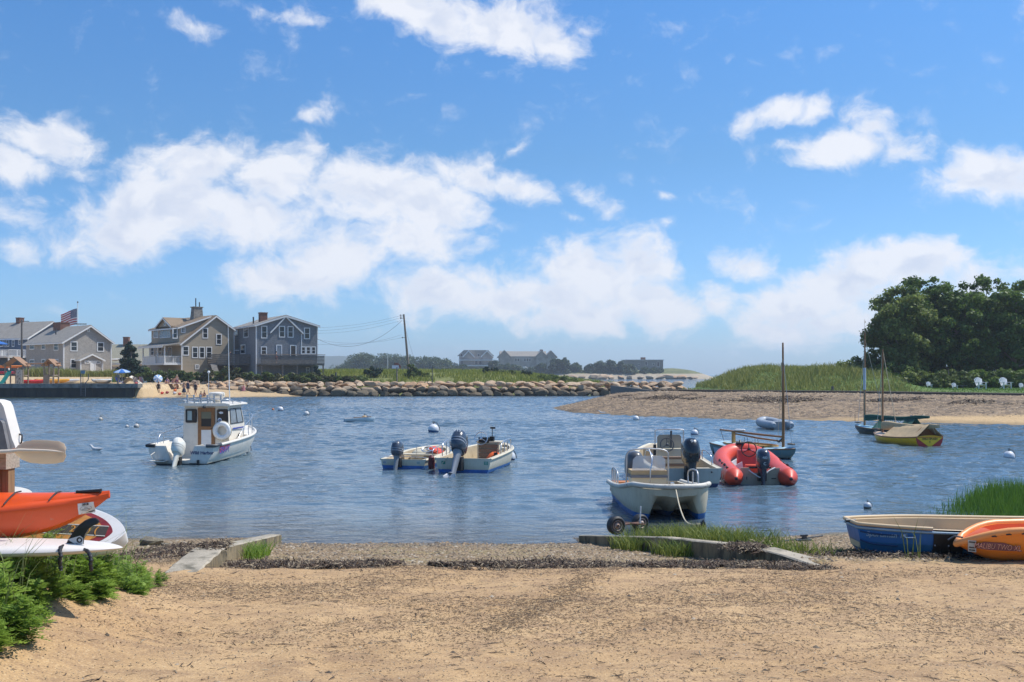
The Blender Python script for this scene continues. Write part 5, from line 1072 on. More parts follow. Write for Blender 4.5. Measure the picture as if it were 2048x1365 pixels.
# --- leaning pole on the grassy point with its wires
Yp = 150; B0 = Vector((PX(818, Yp), Yp, PZ(742, Yp) - .6)); T0 = Vector((PX(807.5, Yp), Yp, PZ(629, Yp)))
up = thing('utility_pole', 'tall leaning wooden utility pole on the grassy point', 'utility pole', B0); d = T0 - B0
mb = MB(); mb.tube([(0, 0, 0), d], [.2, .13], 10); mb.build('pole', M['oldwood'], up)
for k, zz in enumerate((.985, .955, .93, .615)): p = d * zz; mb = MB(); mb.tube([p, p + Vector((-.45, 0, .0))], .03, 6); mb.ball(p + Vector((-.5, 0, .0)), .1, n=8, k=5); mb.build('insulator', M['dgrey'], up)
E = lambda px, py, Y=149: Vector((PX(px, Y), Y, PZ(py, Y)))
for a, b, sag, lab in ((E(804.5, 631), E(632, 656, 152), .4, 'topmost thin wire from the leaning pole'), (E(804, 635.5), E(632, 662, 152), .4, 'second wire from the leaning pole'), (E(804, 641), E(632, 667, 152), .5, 'third wire from the leaning pole'), (E(803.5, 642), E(634, 678, 150), 2.3, 'deep sagging cable from the leaning pole'), (E(803, 670), E(634, 679, 150), .9, 'middle cable meeting the sagging cable'), (E(804, 676), E(634, 689, 151), .4, 'lowest thin wire from the leaning pole')):
    o = thing('overhead_wire', lab + ' to the slate house', 'wire', a); mb = MB(); mb.tube([a.lerp(b, u) - a - Vector((0, 0, 4*sag*u*(1-u))) for u in [i/16 for i in range(17)]], .011 if sag < 1 else .02, 5); mb.build('line', M['dgrey'], o)
o = thing('guy_wire', 'taut guy wire staying the leaning pole', 'wire', B0 + d*.8); mb = MB(); mb.tube([(0, 0, 0), E(834, 740, 150) - (B0 + d*.8)], .012, 5); mb.build('line', M['dgrey'], o)
# --- concrete quay with its cap, ladder and sign
qt = thing('quay', 'stained concrete quay wall with overhanging cap', 'quay', (-46, 122.2, 0))
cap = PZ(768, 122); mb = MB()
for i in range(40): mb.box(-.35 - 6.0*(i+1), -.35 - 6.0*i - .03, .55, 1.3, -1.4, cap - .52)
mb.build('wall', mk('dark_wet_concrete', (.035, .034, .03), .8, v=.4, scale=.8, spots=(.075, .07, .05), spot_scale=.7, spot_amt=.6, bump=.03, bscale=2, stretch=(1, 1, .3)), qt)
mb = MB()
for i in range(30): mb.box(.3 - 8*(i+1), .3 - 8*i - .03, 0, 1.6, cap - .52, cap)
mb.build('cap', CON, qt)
mb = MB(); mb.box(-26, -.2, -.35, .5, -.9, .12); mb.build('footing', mk('algae_ledge', (.16, .13, .06), .8, v=.4, scale=2), qt)
gt = thing('ladder', 'dark steel harbour ladder with tall handrails on the quay', 'ladder', (PX(167, 122), 122.0, 0)); mb = MB()
xs_ = [PX(159.5, 122) - PX(167, 122), PX(174.5, 122) - PX(167, 122)]
for x in xs_: mb.tube([(x, .3, PZ(748, 122)), (x, .3, cap + .5), (x*.6, -.1, cap + .1), (x*.6, -.12, .3)], .06, 7)
for z in np.arange(.4, cap, .28): mb.tube([(xs_[0]*.6, -.12, z), (xs_[1]*.6, -.12, z)], .03, 6)
mb.build('frame', M['dgrey'], gt, 60); sg = thing('notice', 'small blue notice board fixed over the harbour ladder', 'sign', (PX(164, 122), 122.25, PZ(744.5, 122))); mb = MB(); mb.box(-.27, .27, -.02, .02, -.2, .2); mb.build('board', flat('notice_blue', (.16, .24, .3)), sg); mb = MB(); mb.box(-.03, .03, .0, .04, -1.6, -.2); mb.build('post', M['dgrey'], sg)
ps = thing('post', 'short weathered post standing on the quay cap', 'post', (PX(235, 123), 123.2, cap)); mb = MB(); mb.tube([(0, 0, 0), (0, 0, .65), (.0, 0, 1.2)], [.11, .1, .13], 8); mb.box(-.25, .25, -.1, .1, .75, 1.1); mb.build('pole', M['oldwood'], ps)
# --- beach clutter
def on(px, Y): return Vector((PX(px, Y), Y, float(beach_h(np.array([PX(px, Y)]), np.array([Y]))[0])))
def play_tower(label, px, Y, w_, roofz, slide=False):
    p = on(px, Y); t_ = thing('play_tower', label, 'playset', p); zt = PZ(roofz[0], Y) - p.z; ze = PZ(roofz[1], Y) - p.z
    for sx in (-1, 1):
        for y in (0, 1.4): mb = MB(); mb.box(sx*w_ - .07, sx*w_ + .07, y - .07, y + .07, 0, ze); mb.build('post', M['oldwood'], t_)
    mb = MB()
    for sx in (-1, 1): mb.prism([(sx*(w_ + .3), ze - .15), (0, zt), (0, zt - .12), (sx*(w_ + .3), ze - .27)], -.2, 1.6)
    mb.build('roof', flat('cedar_roof', (.3, .17, .09)), t_)
    mb = MB(); mb.box(-w_, w_, 0, 1.4, ze*.42, ze*.47); mb.build('platform', M['oldwood'], t_); mb = MB()
    for i in range(7): x = -w_ + 2*w_*i/6; mb.box(x - .04, x + .04, -.05, -.01, ze*.47, ze*.8)
    mb.build('side_rail', M['oldwood'], t_)
    return t_, zt, ze
t_, zt, ze = play_tower('wooden play tower with green slide and climbing wall', 28, 129, 1.15, (714, 729), True)
mb = MB(); mb.loft([[(x - .3 + s_*.0, -2.6 + u*2.3, .1 + 1.75*u*u**.2 + (.14 if abs(x) > .25 else 0)) for x in (-.3, -.28, -.24, .24, .28, .3)] for u in [i/8 for i in range(9)] for s_ in (0,)], False, False)
mb.build('slide', flat('slide_green', (.005, .14, .12), .3), t_); mb = MB(); mb.box(.45, 1.2, -.35, -.28, .0, 1.9); cw_ = mb.build('climbing_wall', flat('board_grey', (.42, .4, .36)), t_)
mb = MB()
for i in range(22): mb.ball((.52 + random.random()*.6, -.37, .1 + random.random()*1.7), .05, n=6, k=4)
mb.build('climbing_holds', M['dgrey'], cw_)
t_, zt, ze = play_tower('smaller wooden play tower with ladder and swing beam', 97.5, 129, .62, (718, 728.5)); mb = MB(); mb.box(-.62, 0, -.12, -.06, 0, 1.25); mb.build('plank_wall', M['oldwood'], t_)
mb = MB(); mb.tube([(-3.6, .7, ze + .02), (1.2, .7, ze + .12)], .09, 7); mb.build('swing_beam', flat('cedar_beam', (.32, .18, .1)), t_); mb = MB()
for x in (.15, .6): mb.tube([(x, -.4, 0), (x, -.1, ze*.47)], .035, 6)
for k in range(4): mb.tube([(.15, -.35 + .06*k, .25 + .25*k), (.6, -.35 + .06*k, .25 + .25*k)], .025, 6)
mb.build('ladder', M['oldwood'], t_)
def beach_boat(name, label, px, Y, L, w_, hgt, mat, rz, cat, lift=0.0, group=None, inv=False):
    p = on(px, Y); t_ = thing(name, label, cat, p + Vector((0, 0, lift)), rz, group); secs = []
    for i in range(17):
        u = i/16*2 - 1; k = (1 - abs(u)**2.4) ** .6; z0 = .12*hgt + hgt*.35*abs(u)**3
        secs.append([(w_*k*math.cos(2*PI*q/12) + 1e-4*math.cos(2*PI*q/12), u*L/2, z0 + hgt*.5 + hgt*.5*(.25 + .75*k)*math.sin(2*PI*q/12)) for q in range(12)])
    mb = MB(); mb.loft(secs); mb.build('hull', mat, t_, 60); mb = MB(); mb.loft([[(w_*.5*math.cos(2*PI*q/12), .15*L + L*.17*math.sin(2*PI*q/12), z) for q in range(12)] for z in (hgt*.9, hgt*1.12)]); mb.build('cockpit_rim', M['black'] if not inv else mat, t_, 40)
    return t_
KR, KY, KW = flat('kayak_red', (.6, .03, .03), .35), flat('kayak_yellow', (.7, .33, .02), .35), flat('kayak_white', (.68, .66, .62), .35)
beach_boat('kayak', 'red kayak lying on the sand between the play towers', 64, 131, 4.0, .45, .55, KR, R(88), 'kayak')
beach_boat('kayak', 'long yellow kayak on the sand behind the smaller play tower', 104, 132, 4.6, .5, .62, KY, R(92), 'kayak')
beach_boat('kayak', 'white kayak with pointed bow beside the yellow kayak', 130, 135, 4.2, .4, .6, KW, R(84), 'kayak')
beach_boat('kayak', 'orange kayak racked up high behind the slide tower', 14, 133, 4.6, .35, .35, flat('kayak_orange', (.7, .2, .03)), R(87), 'kayak', 2.1); beach_boat('kayak', 'crimson kayak racked below the orange kayak', 10, 133.5, 4.4, .35, .35, flat('kayak_crimson', (.45, .03, .06)), R(92), 'kayak', 1.3)
rk = thing('kayak_rack', 'wooden rack holding two kayaks behind the slide tower', 'rack', on(12, 133.2)); mb = MB()
for x in (-1.4, 1.4): mb.box(x - .06, x + .06, -.3, -.18, 0, 2.2); mb.box(x - .06, x + .06, .2, .32, 0, 2.2); mb.box(x - .06, x + .06, -.18, .2, 2.0, 2.1); mb.box(x - .06, x + .06, -.18, .2, 1.2, 1.3)
mb.build('frame', M['oldwood'], rk)
beach_boat('rowboat', 'tan upturned rowing boat lying on the beach', 206, 131, 2.3, .6, .5, flat('upturned_tan', (.34, .26, .17)), R(80), 'rowboat', inv=True); beach_boat('dinghy', 'pale dinghy lying behind the upturned rowing boat', 203, 133, 2.6, .6, .6, flat('dinghy_pale', (.55, .54, .5)), R(98), 'dinghy', inv=True)
for k, (zz, lb) in enumerate(((2.6, 'upper'), (1.8, 'lower'))): beach_boat('stored_boat', lb + ' white boat hull racked beside the dark cedar', 232, 158, 2.8, .5, .42, KW, R(70), 'boat', zz - .4, inv=True)
parasol('parasol', 'bright blue beach parasol in front of the dark cedar', on(245, 131), 1.05, 2.05, UB, UB2, .12)
def beach_chair(label, px, Y, m1, m2, rz):
    t_ = thing('beach_chair', label, 'beach chair', on(px, Y), rz, 'folding chairs on the beach'); mb = MB()
    for i in range(6): mb.prism([(-.3 + .1*i, .0), (-.2 + .1*i, .0), (-.2 + .1*i, .06), (-.3 + .1*i, .06)], -.0, .5, i % 2)
    mb.v = [(x, y, z + .3) for x, y, z in mb.v]; mb.build('seat', [m1, m2], t_); mb = MB()
    for i in range(6): mb.loft([[(-.3 + .1*i, .5, .32), (-.2 + .1*i, .5, .32), (-.2 + .1*i, .53, .32), (-.3 + .1*i, .53, .32)], [(-.3 + .1*i, .85, 1.0), (-.2 + .1*i, .85, 1.0), (-.2 + .1*i, .88, 1.0), (-.3 + .1*i, .88, 1.0)]], m=i % 2)
    mb.build('backrest', [m1, m2], t_)
    for sx in (-.32, .32): mb = MB(); mb.tube([(sx, .05, 0), (sx, .5, .5), (sx, .85, 1.02)], .018, 6); mb.tube([(sx, .7, 0), (sx, .1, .5)], .018, 6); mb.build('frame', M['alu'], t_)
cb = lambda n, c: flat('canvas_' + n, c)
beach_chair('lime and orange striped folding chair on the beach', 229, 130, cb('lime', (.2, .5, .08)), cb('orange', (.6, .2, .04)), R(20)); beach_chair('plain royal blue folding chair under the blue parasol', 244, 129.5, cb('blue', (.01, .06, .4)), cb('blue', (.01, .06, .4)), R(150))
beach_chair('navy and white striped folding chair on the beach', 276, 130, cb('navy', (.02, .03, .12)), cb('white', (.7, .7, .7)), R(170)); beach_chair('turquoise and red striped folding chair on the beach', 291, 130.5, cb('turq', (.03, .3, .45)), cb('red', (.5, .06, .05)), R(150))
tn = thing('beach_tent', 'off-white low beach tent behind the folding chairs', 'tent', on(262, 132.5)); mb = MB(); mb.loft([[(x*(1.25 - .2*k), y, 1.15*(1 - abs(x)**1.6)*(.55 + .45*k)) for x in (-1, -.75, -.4, 0, .4, .75, 1)] for k, y in ((0, 1.2), (1, 0.2), (.6, -.6))], False, False); mb.build('canopy', cb('tent', (.62, .56, .46)), tn, True)
um = thing('parasol', 'pale blue parasol lying tipped over on the beach', 'umbrella', on(316, 136) + Vector((0, 0, .7))); um.rotation_euler = (R(70), 0, R(20)); mb = MB(); n = 12
for i in range(n): a, b = 2*PI*i/n, 2*PI*(i+1)/n; mb.face([(0, 0, .3), (.6*math.cos(a), .6*math.sin(a), 0), (.6*math.cos(b), .6*math.sin(b), 0)], i % 2)
mb.build('canopy', [cb('pale', (.2, .38, .62)), cb('white', (.7, .7, .7))], um); mb = MB(); mb.tube([(0, 0, .3), (0, 0, -1.2)], .02, 6); mb.build('pole', M['alu'], um)
tw = thing('beach_towel', 'white and pink towel spread on the sand by the boulders', 'towel', on(341, 134) + Vector((0, 0, .05))); mb = MB(); mb.box(-1.7, 1.7, -.8, .5, 0, .03); mb.build('cloth', cb('towel', (.62, .5, .52)), tw)
for px, Y, c, lab in ((324, 128.2, (.6, .05, .03), 'red toy ball nearest the wading child'), (334, 128.4, (.3, .04, .05), 'dark red toy bucket on the wet sand'), (350, 130.5, (.75, .16, .03), 'orange toy ball highest on the beach'), (349, 127.9, (.6, .6, .62), 'pale toy boat on the wet sand'), (272, 129, (.4, .05, .05), 'red beach bag beside the striped chairs'), (359, 127.4, (.55, .12, .05), 'red toy spade near the skirted bather')):
    t_ = thing('beach_toy', lab, 'toy', on(px, Y)); mb = MB(); mb.ball((0, 0, .16), .2, .2, .18); mb.ball((.16, 0, .2), .1); mb.build('body', flat('toy%d' % px, c), t_, True)
# --- people
def person(label, loc, rz, pose='stand', h=1.7, top=None, low=None, hair=(.05, .03, .02), swing=.12, arms=None, skirt=False, wrap=None):
    k = h / 1.72; t_ = thing('person', label, 'person', loc, rz)
    V, Ed, Rd = [], [], []
    def add(p, r, par=None):
        V.append(Vector(p)); Rd.append(r)
        if par is not None: Ed.append((par, len(V) - 1))
        return len(V) - 1
    lean = {'bend': .75}.get(pose, .04); pz = {'sit': .13, 'squat': .3}.get(pose, .92)
    up = lambda d, x=0, f=0: (x, -math.sin(lean) * d - f, pz + math.cos(lean) * d)
    pel = add((0, 0, pz), .125); bel = add(up(.2), .115, pel); che = add(up(.4), .135, bel); nk = add(up(.54), .052, che); hd = add(up(.64), .085, nk); add(up(.76, 0, .01), .092, hd); add(up(.67, 0, .1), .016, hd)
    for s in (-1, 1):
        if pose in ('sit', 'squat'): J = [(s*.1, -.06, pz), (s*.16, -.42, pz + .36), (s*.17, -.62, .07), (s*.17, -.78, .04)]
        else: w_ = swing * s; J = [(s*.095, 0, pz - .05), (s*.105, -.03 - w_*.9, .49), (s*.11, w_*1.1 if pose == 'walk' else w_*.3, .085), (s*.12, -.17 + w_, .035)]
        a = pel
        for p, r in zip(J, (.098, .062, .042, .036)): a = add(p, r, a)
        sh = add(up(.47, s*.18), .058, che); A = arms[0 if s < 0 else 1] if arms else 'down'
        if A == 'down': E_, Wr, Hd = up(.2, s*.25, -.03), up(-.05, s*.27, .06), up(-.14, s*.27, .08)
        elif A == 'hip': E_, Wr, Hd = up(.22, s*.36, -.05), up(.05, s*.2, .08), up(.02, s*.14, .1)
        elif A == 'fold': E_, Wr, Hd = up(.22, s*.24, .06), up(.26, s*.02, .2), up(.27, -s*.06, .2)
        else: E_, Wr, Hd = up(.3, s*.22, .22), up(.36, s*.2, .42), up(.36, s*.19, .5)
        e = add(E_, .043, sh); wv = add(Wr, .03, e); hv = add(Hd, .034, wv); dv = (Vector(Hd) - Vector(Wr)).normalized(); sd_ = Vector((0, 1, 0))
        for q in range(4): b1 = Vector(Hd) + sd_ * (.024*(q - 1.5)); f1 = add(b1 + dv*.04, .011, hv); add(b1 + dv*(.085 - .008*abs(q - 1.3)) + Vector((-s*.015, 0, 0)), .009, f1)
        th = add(Vector(Wr).lerp(Vector(Hd), .5) - sd_*.045, .012, wv); add(Vector(Hd) - sd_*.055 + dv*.02, .01, th)
    me = bpy.data.meshes.new('body'); me.from_pydata([v * k for v in V], Ed, []); o = bpy.data.objects.new('body', me); col.objects.link(o)
    md = o.modifiers.new('skin', 'SKIN'); md.use_smooth_shade = True
    for i, sv_ in enumerate(me.skin_vertices[0].data): sv_.radius = (Rd[i]*k, Rd[i]*k); sv_.use_root = (i == 0)
    sb_ = o.modifiers.new('sub', 'SUBSURF'); sb_.levels = 1; sb_.render_levels = 1
    ev = bpy.data.meshes.new_from_object(o.evaluated_get(bpy.context.evaluated_depsgraph_get())); bpy.data.objects.remove(o); ev.materials.clear(); ev.materials.append(M['skin']); link('body', ev, t_)
    def garment(name, d0, d1, r0, r1, c):
        mb = MB(); P = [Vector(up(d0 + (d1-d0)*i/5)) * k for i in range(6)]
        mb.loft([[(p.x + (r0 + (r1-r0)*i/5) * k * 1.22 * math.cos(2*PI*q/14), p.y + (r0 + (r1-r0)*i/5) * k * .95 * math.sin(2*PI*q/14), p.z) for q in range(14)] for i, p in enumerate(P)]); mb.build(name, flat(name + '%d' % (hash(c) % 9999), c, .8), t_, 60)
    if top: garment('top', .12, .47, .145, .16, top)
    if low:
        if skirt: garment('skirt', -.42, .1, .24, .145, low)
        else: garment('shorts', -.2 if pose not in ('sit', 'squat') else -.06, .1, .19, .15, low)
    if wrap: garment('wrap', -.75, .48, .26, .17, wrap)
    mb = MB(); c = Vector(up(.75, 0, -.015)) * k; mb.ball(c, .1*k, .11*k, .105*k, 12, 8); mb.v = [(x, y, z) for x, y, z in mb.v]; mb.build('hair', flat('hair%d' % int(hair[0]*1000), hair), t_, True)
    for s in (-1, 1): mb = MB(); mb.ball(Vector(up(.7, s*.035, .088)) * k, .012*k, n=6, k=4); mb.build('eye', M['black'], t_)
    return t_
wp = lambda px, Y, z=None: Vector((PX(px, Y), Y, on(px, Y).z if z is None else z))
person('child in black wetsuit walking on the sand by the quay', wp(317, 128.6), R(20), 'walk', 1.55, top=(.012, .012, .016), low=(.012, .012, .016), swing=.2)
person('bather with folded arms and dark navy skirt at the water edge', wp(368, 126.6), R(10), 'stand', 1.65, low=(.02, .03, .06), skirt=True, arms=('fold', 'fold'))
person('man in navy shirt standing behind the skirted bather', wp(376, 128.2), R(160), 'walk', 1.8, top=(.015, .035, .09), low=(.03, .04, .07), swing=.16)
person('woman in dark bikini standing by the boulders', wp(391, 127.6), R(-10), 'stand', 1.7, low=(.03, .02, .025), top=(.04, .03, .03), arms=('hip', 'down'))
person('woman in pink wrap wading in front of the jetty blocks', wp(486.5, 133.0, -.08), R(40), 'walk', 1.75, wrap=(.42, .17, .2), hair=(.35, .22, .1), arms=('out', 'down'))
person('person bending over the towel among the beach group', wp(346, 134.5), R(70), 'bend', 1.7, low=(.12, .05, .12), hair=(.3, .16, .08))
person('person in violet top sitting on the towel', wp(335, 133.6), R(0), 'sit', 1.7, top=(.16, .1, .3), low=(.2, .08, .05)); person('sunbather in red shorts sitting beside the towel', wp(353, 133.6), R(30), 'sit', 1.7, low=(.4, .06, .05), hair=(.15, .07, .03)); person('child with pale hair standing behind the towel', wp(354, 135.6), R(0), 'stand', 1.6, top=(.5, .35, .3), low=(.25, .06, .1), hair=(.5, .4, .25))
person('child sitting in the shallow water beyond the cabin boat', wp(402, 126.4, .0), R(20), 'sit', 1.4, low=(.03, .05, .1)); person('child in dark top kneeling in the shallows', wp(409, 126.9, .0), R(-30), 'squat', 1.35, top=(.2, .06, .05), low=(.04, .03, .05))
person('person in blue shirt and red shorts standing on the timber deck', House.__call__ if False else (lambda q: q)(Vector((PX(552.5, 148), 148.0, PZ(727, 148)))), R(100), 'stand', 1.75, top=(.03, .09, .2), low=(.45, .06, .04)); person('person in navy shirt sitting on the side deck of the slate house', Vector((PX(461, 149.3), 149.3, PZ(724, 149.3))), R(60), 'stand', 1.6, top=(.015, .03, .09), low=(.03, .03, .04))
# --- stone jetty: every boulder by itself
m_, t, b = new_mat('jetty_granite'); gp = t.add('ShaderNodeNewGeometry').outputs['Position']; z = t.add('ShaderNodeSeparateXYZ', {0: gp}).outputs[2]; oc = t.add('ShaderNodeTexCoord').outputs['Object']
n1 = t.noise(oc, 1.6, 6, .65); n2 = t.noise(oc, 6, 5, .7); rnd = t.add('ShaderNodeObjectInfo').outputs['Random']
k = t.mix(rnd, c4((.5, .3, .155)), c4((.5, .385, .26))); k = t.mix(t.math('MULTIPLY', t.remap(n1, .42, .68), .6), k, c4((.2, .155, .115))); k = t.mix(t.math('MULTIPLY', t.remap(n2, .55, .75), .5), k, c4((.13, .11, .09)))
tide = t.remap(t.math('ADD', z, t.math('MULTIPLY', t.math('SUBTRACT', n1, .5), .7)), 1.12, .72); k = t.mix(t.math('MULTIPLY', tide, .86), k, c4((.075, .066, .042))); k = t.mix(t.remap(z, .22, .04), k, c4((.02, .019, .012)))
t.put(b, 'Base Color', k); b.inputs['Roughness'].default_value = .9; t.put(b, 'Normal', t.add('ShaderNodeBump', {'Strength': .8, 'Distance': .06, 'Height': n2})); M['rock'] = m_
def boulder_mesh(seed, blocky=.5):
    r_ = np.random.default_rng(seed); mb = MB(); n, kk = 16, 10; mb.ball((0, 0, 0), 1, 1, 1, n, kk); V = np.array(mb.v)
    pl = r_.normal(size=(13, 3)); pl /= np.linalg.norm(pl, axis=1)[:, None]; cut = .5 + .25 * r_.random(13)
    for _ in range(2):
        for p_, c_ in zip(pl, cut): dd = V @ p_ - c_; V = V - np.where(dd > 0, dd, 0)[:, None] * p_ * .99
    V += .035 * np.stack([fbm(V[:, 0]*2.3 + seed, V[:, 1]*2.3 + V[:, 2]*1.7), fbm(V[:, 1]*2.3 + seed, V[:, 2]*2.3), fbm(V[:, 2]*2.3, V[:, 0]*2.3 + seed)], 1)
    me = bpy.data.meshes.new('boulder'); me.from_pydata(V.tolist(), [], mb.f); me.materials.append(M['rock']); return me
BM = [boulder_mesh(s) for s in range(10)]; NB = [0]
def boulder(p, sx, sy, sz, rz, lab, grp, tilt=.2):
    o = bpy.data.objects.new('boulder', BM[NB[0] % 10]); NB[0] += 1; col.objects.link(o); o.location = p; o.scale = (sx, sy, sz); o.rotation_euler = (random.uniform(-tilt, tilt), random.uniform(-tilt, tilt), rz)
    return tag(o, lab, 'boulder', grp)
LOW, MID, TOP, RUB = ('dark tide-stained boulder in the bottom course of the stone jetty', 'grey brown boulder in the middle course of the stone jetty', 'tan sunlit boulder along the top of the stone jetty', 'rounded tan boulder in the loose heap between beach and jetty')
jy = lambda x: 134.2 - .0 * x
x = PX(478, 134)
while x < PX(1345, 139):
    u = (x + 36) / 57; Y = 133.2 + 5.0 * smoothstep(.3, 1, np.array(u)); Y = float(Y); w_ = random.uniform(.6, 1.05) * (1.25 if x < -22 else 1)
    boulder((x + w_, Y + random.uniform(-.2, .3), .22 + random.uniform(-.12, .12)), w_*1.2, 1.0, random.uniform(.66, .84) * (1.25 if x < -22 else .9), random.uniform(-.25, .25), LOW, 'bottom course boulders of the jetty'); x += w_ * 1.75
for zc_, off, lab, grp, hh in ((.75, 2.1, MID, 'middle course boulders of the jetty', .75), (.92, .75, MID, 'middle course boulders of the jetty', .5), (1.5, 1.5, TOP, 'top boulders of the jetty', .42), (1.62, 2.9, TOP, 'top boulders of the jetty', .4)):
    x = PX(470, 134)
    while x < PX(1365, 139):
        u = (x + 36) / 57; Y = 133.2 + 5.0 * float(smoothstep(.3, 1, np.array(u))); w_ = random.uniform(.5, 1.05) + (.5 if off == 2.1 else 0)
        boulder((x + w_, Y + off + random.uniform(-.2, .2), zc_ + random.uniform(-.09, .07)), w_*1.22, random.uniform(.7, 1.0), hh * random.uniform(.8, 1.15), random.uniform(-.4, .4), lab, grp, .3); x += w_ * 1.75
for i in range(46):
    px = random.uniform(352, 486); f_ = (px - 352) / 134; Y = random.uniform(133, 139.5); zz = max(0.1, .12*(Y - 132) + .25) + f_ * .55 * (1 if Y > 135 else .2); s_ = random.uniform(.4, .95) * (.6 + .5*f_)
    boulder((PX(px, Y), Y, zz + (.75 if px < 400 else .3) * (1 if Y > 136 else .4)), s_*1.2, s_, s_*.75, random.uniform(0, 6), RUB, 'loose boulders beside the beach', .5)
# --- distant houses on the headland
FW, FT = mk('far_shingle', (.36, .31, .265), .9, v=.3, scale=.4), M['white_trim']
h = House('distant_house', 'shingled three storey house with twin gables on the distant headland', 919, 590, R(4), 3.0, group=None); sx_ = lambda a, b: [(v - 919) / F * 590 for v in (a, b)]
zz = lambda py, Y=590: PZ(py, Y) - 3.0
mb = MB(); mb.box(0, 19.5, 0, 12, 0, zz(712)); mb.build('wall', FW, h.t); mb = MB(); mb.prism([(-1.2, zz(712)), (20.5, zz(712)), (17, zz(700.5)), (2.6, zz(700.5))], 1, 11); mb.build('roof', RFG, h.t)
for a, b, pk, zpk in ((928, 946, 936.5, 703), (964, 984, 974, 703)):
    u0, u1 = sx_(a, b); up_ = (u0 + u1) / 2; mb = MB(); mb.prism([(u0, 0), (u1, 0), (u1, zz(713)), (up_, zz(zpk)), (u0, zz(713))], -1.2, 3); g_ = mb.build('gable', FW, h.t); mb = MB()
    for p, q in (((u0 - .8, zz(714.5)), (up_, zz(zpk - 1))), ((up_, zz(zpk - 1)), (u1 + .8, zz(714.5)))): mb.prism([(p[0], p[1] - .5), (q[0], q[1] - .5), (q[0], q[1] + .35), (p[0], p[1] + .35)], -1.9, 4)
    mb.build('gable_roof', M['white_trim'], g_)
mb = MB(); mb.box(-.6, 21.5, -3.4, -1.3, zz(721.5), zz(720)); mb.box(-3, 22, -4.4, -1.3, zz(733), zz(731)); mb.build('veranda', FT, h.t)
for px in (921, 930.5, 940, 950, 958, 966, 975, 983): h.win('f', px, 722, px + 5.5, 730, bars=0, cols=2); 
for px in (921, 932.5, 937.5, 955, 970): h.win('f', px, 708, px + 4.5, 713.5, bars=0)
h2 = House('distant_house', 'long shingled house with cross gables and chimney on the distant headland', 998, 610, R(4), 3.0)
zz = lambda py, Y=610: PZ(py, Y) - 3.0; sx_ = lambda a, b: [(v - 998) / F * 610 for v in (a, b)]
FW2 = mk('far_shingle_pale', (.34, .32, .29), .9, v=.3, scale=.4)
mb = MB(); u0, u1 = sx_(1000, 1094); mb.box(u0, u1, 0, 12, 0, zz(713)); mb.build('wall', FW2, h2.t); mb = MB(); mb.prism([(0, zz(713)), (12, zz(713)), (6, zz(702.5))], u0, u1, 0, 'x'); rf = mb.build('roof', RFG, h2.t)
for a, b, pk in ((998, 1019, 703), (1072, 1094, 704), (1092, 1112, 703.5)):
    u0, u1 = sx_(a, b); up_ = (u0 + u1) / 2; mb = MB(); mb.prism([(u0, 0), (u1, 0), (u1, zz(714)), (up_, zz(pk)), (u0, zz(714))], -1.5, 6); g_ = mb.build('gable', FW2, h2.t); mb = MB()
    for p, q in (((u0 - .8, zz(715.5)), (up_, zz(pk - 1))), ((up_, zz(pk - 1)), (u1 + .8, zz(715.5)))): mb.prism([(p[0], p[1] - .4), (q[0], q[1] - .4), (q[0], q[1] + .4), (p[0], p[1] + .4)], -2.1, 7)
    mb.build('gable_roof', RFG, g_)
u0, u1 = sx_(1082, 1088); h2.chimney(rf, u0, u1, 5, 7, zz(706), zz(699.5))
for px in (1002, 1006.5, 1011, 1030, 1035, 1048, 1053, 1058, 1076, 1081, 1086): h2.win('f', px, 717, px + 3.6, 723.5, bars=0)
for px in (1005, 1009): h2.win('f', px, 709, px + 3.4, 713.5, bars=0)
h3 = House('distant_house', 'flat roofed dark modern house at the end of the distant headland', 1252, 600, R(3), 3.4); u1 = 75/F*600; zt_ = PZ(721, 600) - 3.4
mb = MB(); mb.box(0, u1, 0, 14, -1, zt_); mb.build('wall', mk('far_dark', (.2, .19, .18), .8, v=.2), h3.t); mb = MB(); mb.box(-.6, u1 + .5, -.6, 14.6, zt_, zt_ + .4); rf = mb.build('roof', M['lgrey'], h3.t)
u0 = 33/F*600; h3.chimney(rf, u0, u0 + 2.6, 4, 6, zt_ + .4, zt_ + 1.7)
for px, w_ in ((1276, 4), (1290, 5), (1305, 4), (1314, 5)): h3.win('f', px, 724 if w_ > 4 else 727, px + w_, 734 if px > 1310 else 731, bars=0)
cr = thing('parked_car', 'tiny white car parked below the long distant house', 'car', (PX(1048, 585), 585, PZ(737, 585) + .2)); mb = MB(); mb.loft([ring(0, 0, -.3, 2.2, .85, p=5), ring(0, 0, .3, 2.2, .85, p=5)]); mb.loft([ring(.2, 0, .3, 1.4, .8, p=4), ring(.2, 0, .85, 1.0, .7, p=4)]); mb.build('body', M['white'], cr); 
for x in (-1.3, 1.3): mb = MB(); mb.T = Matrix.Translation((x, -.8, -.4)) @ Matrix.Rotation(PI/2, 4, 'X'); mb.lathe([(.33, -.1), (.33, .1)], 12); mb.build('wheel', M['black'], cr)
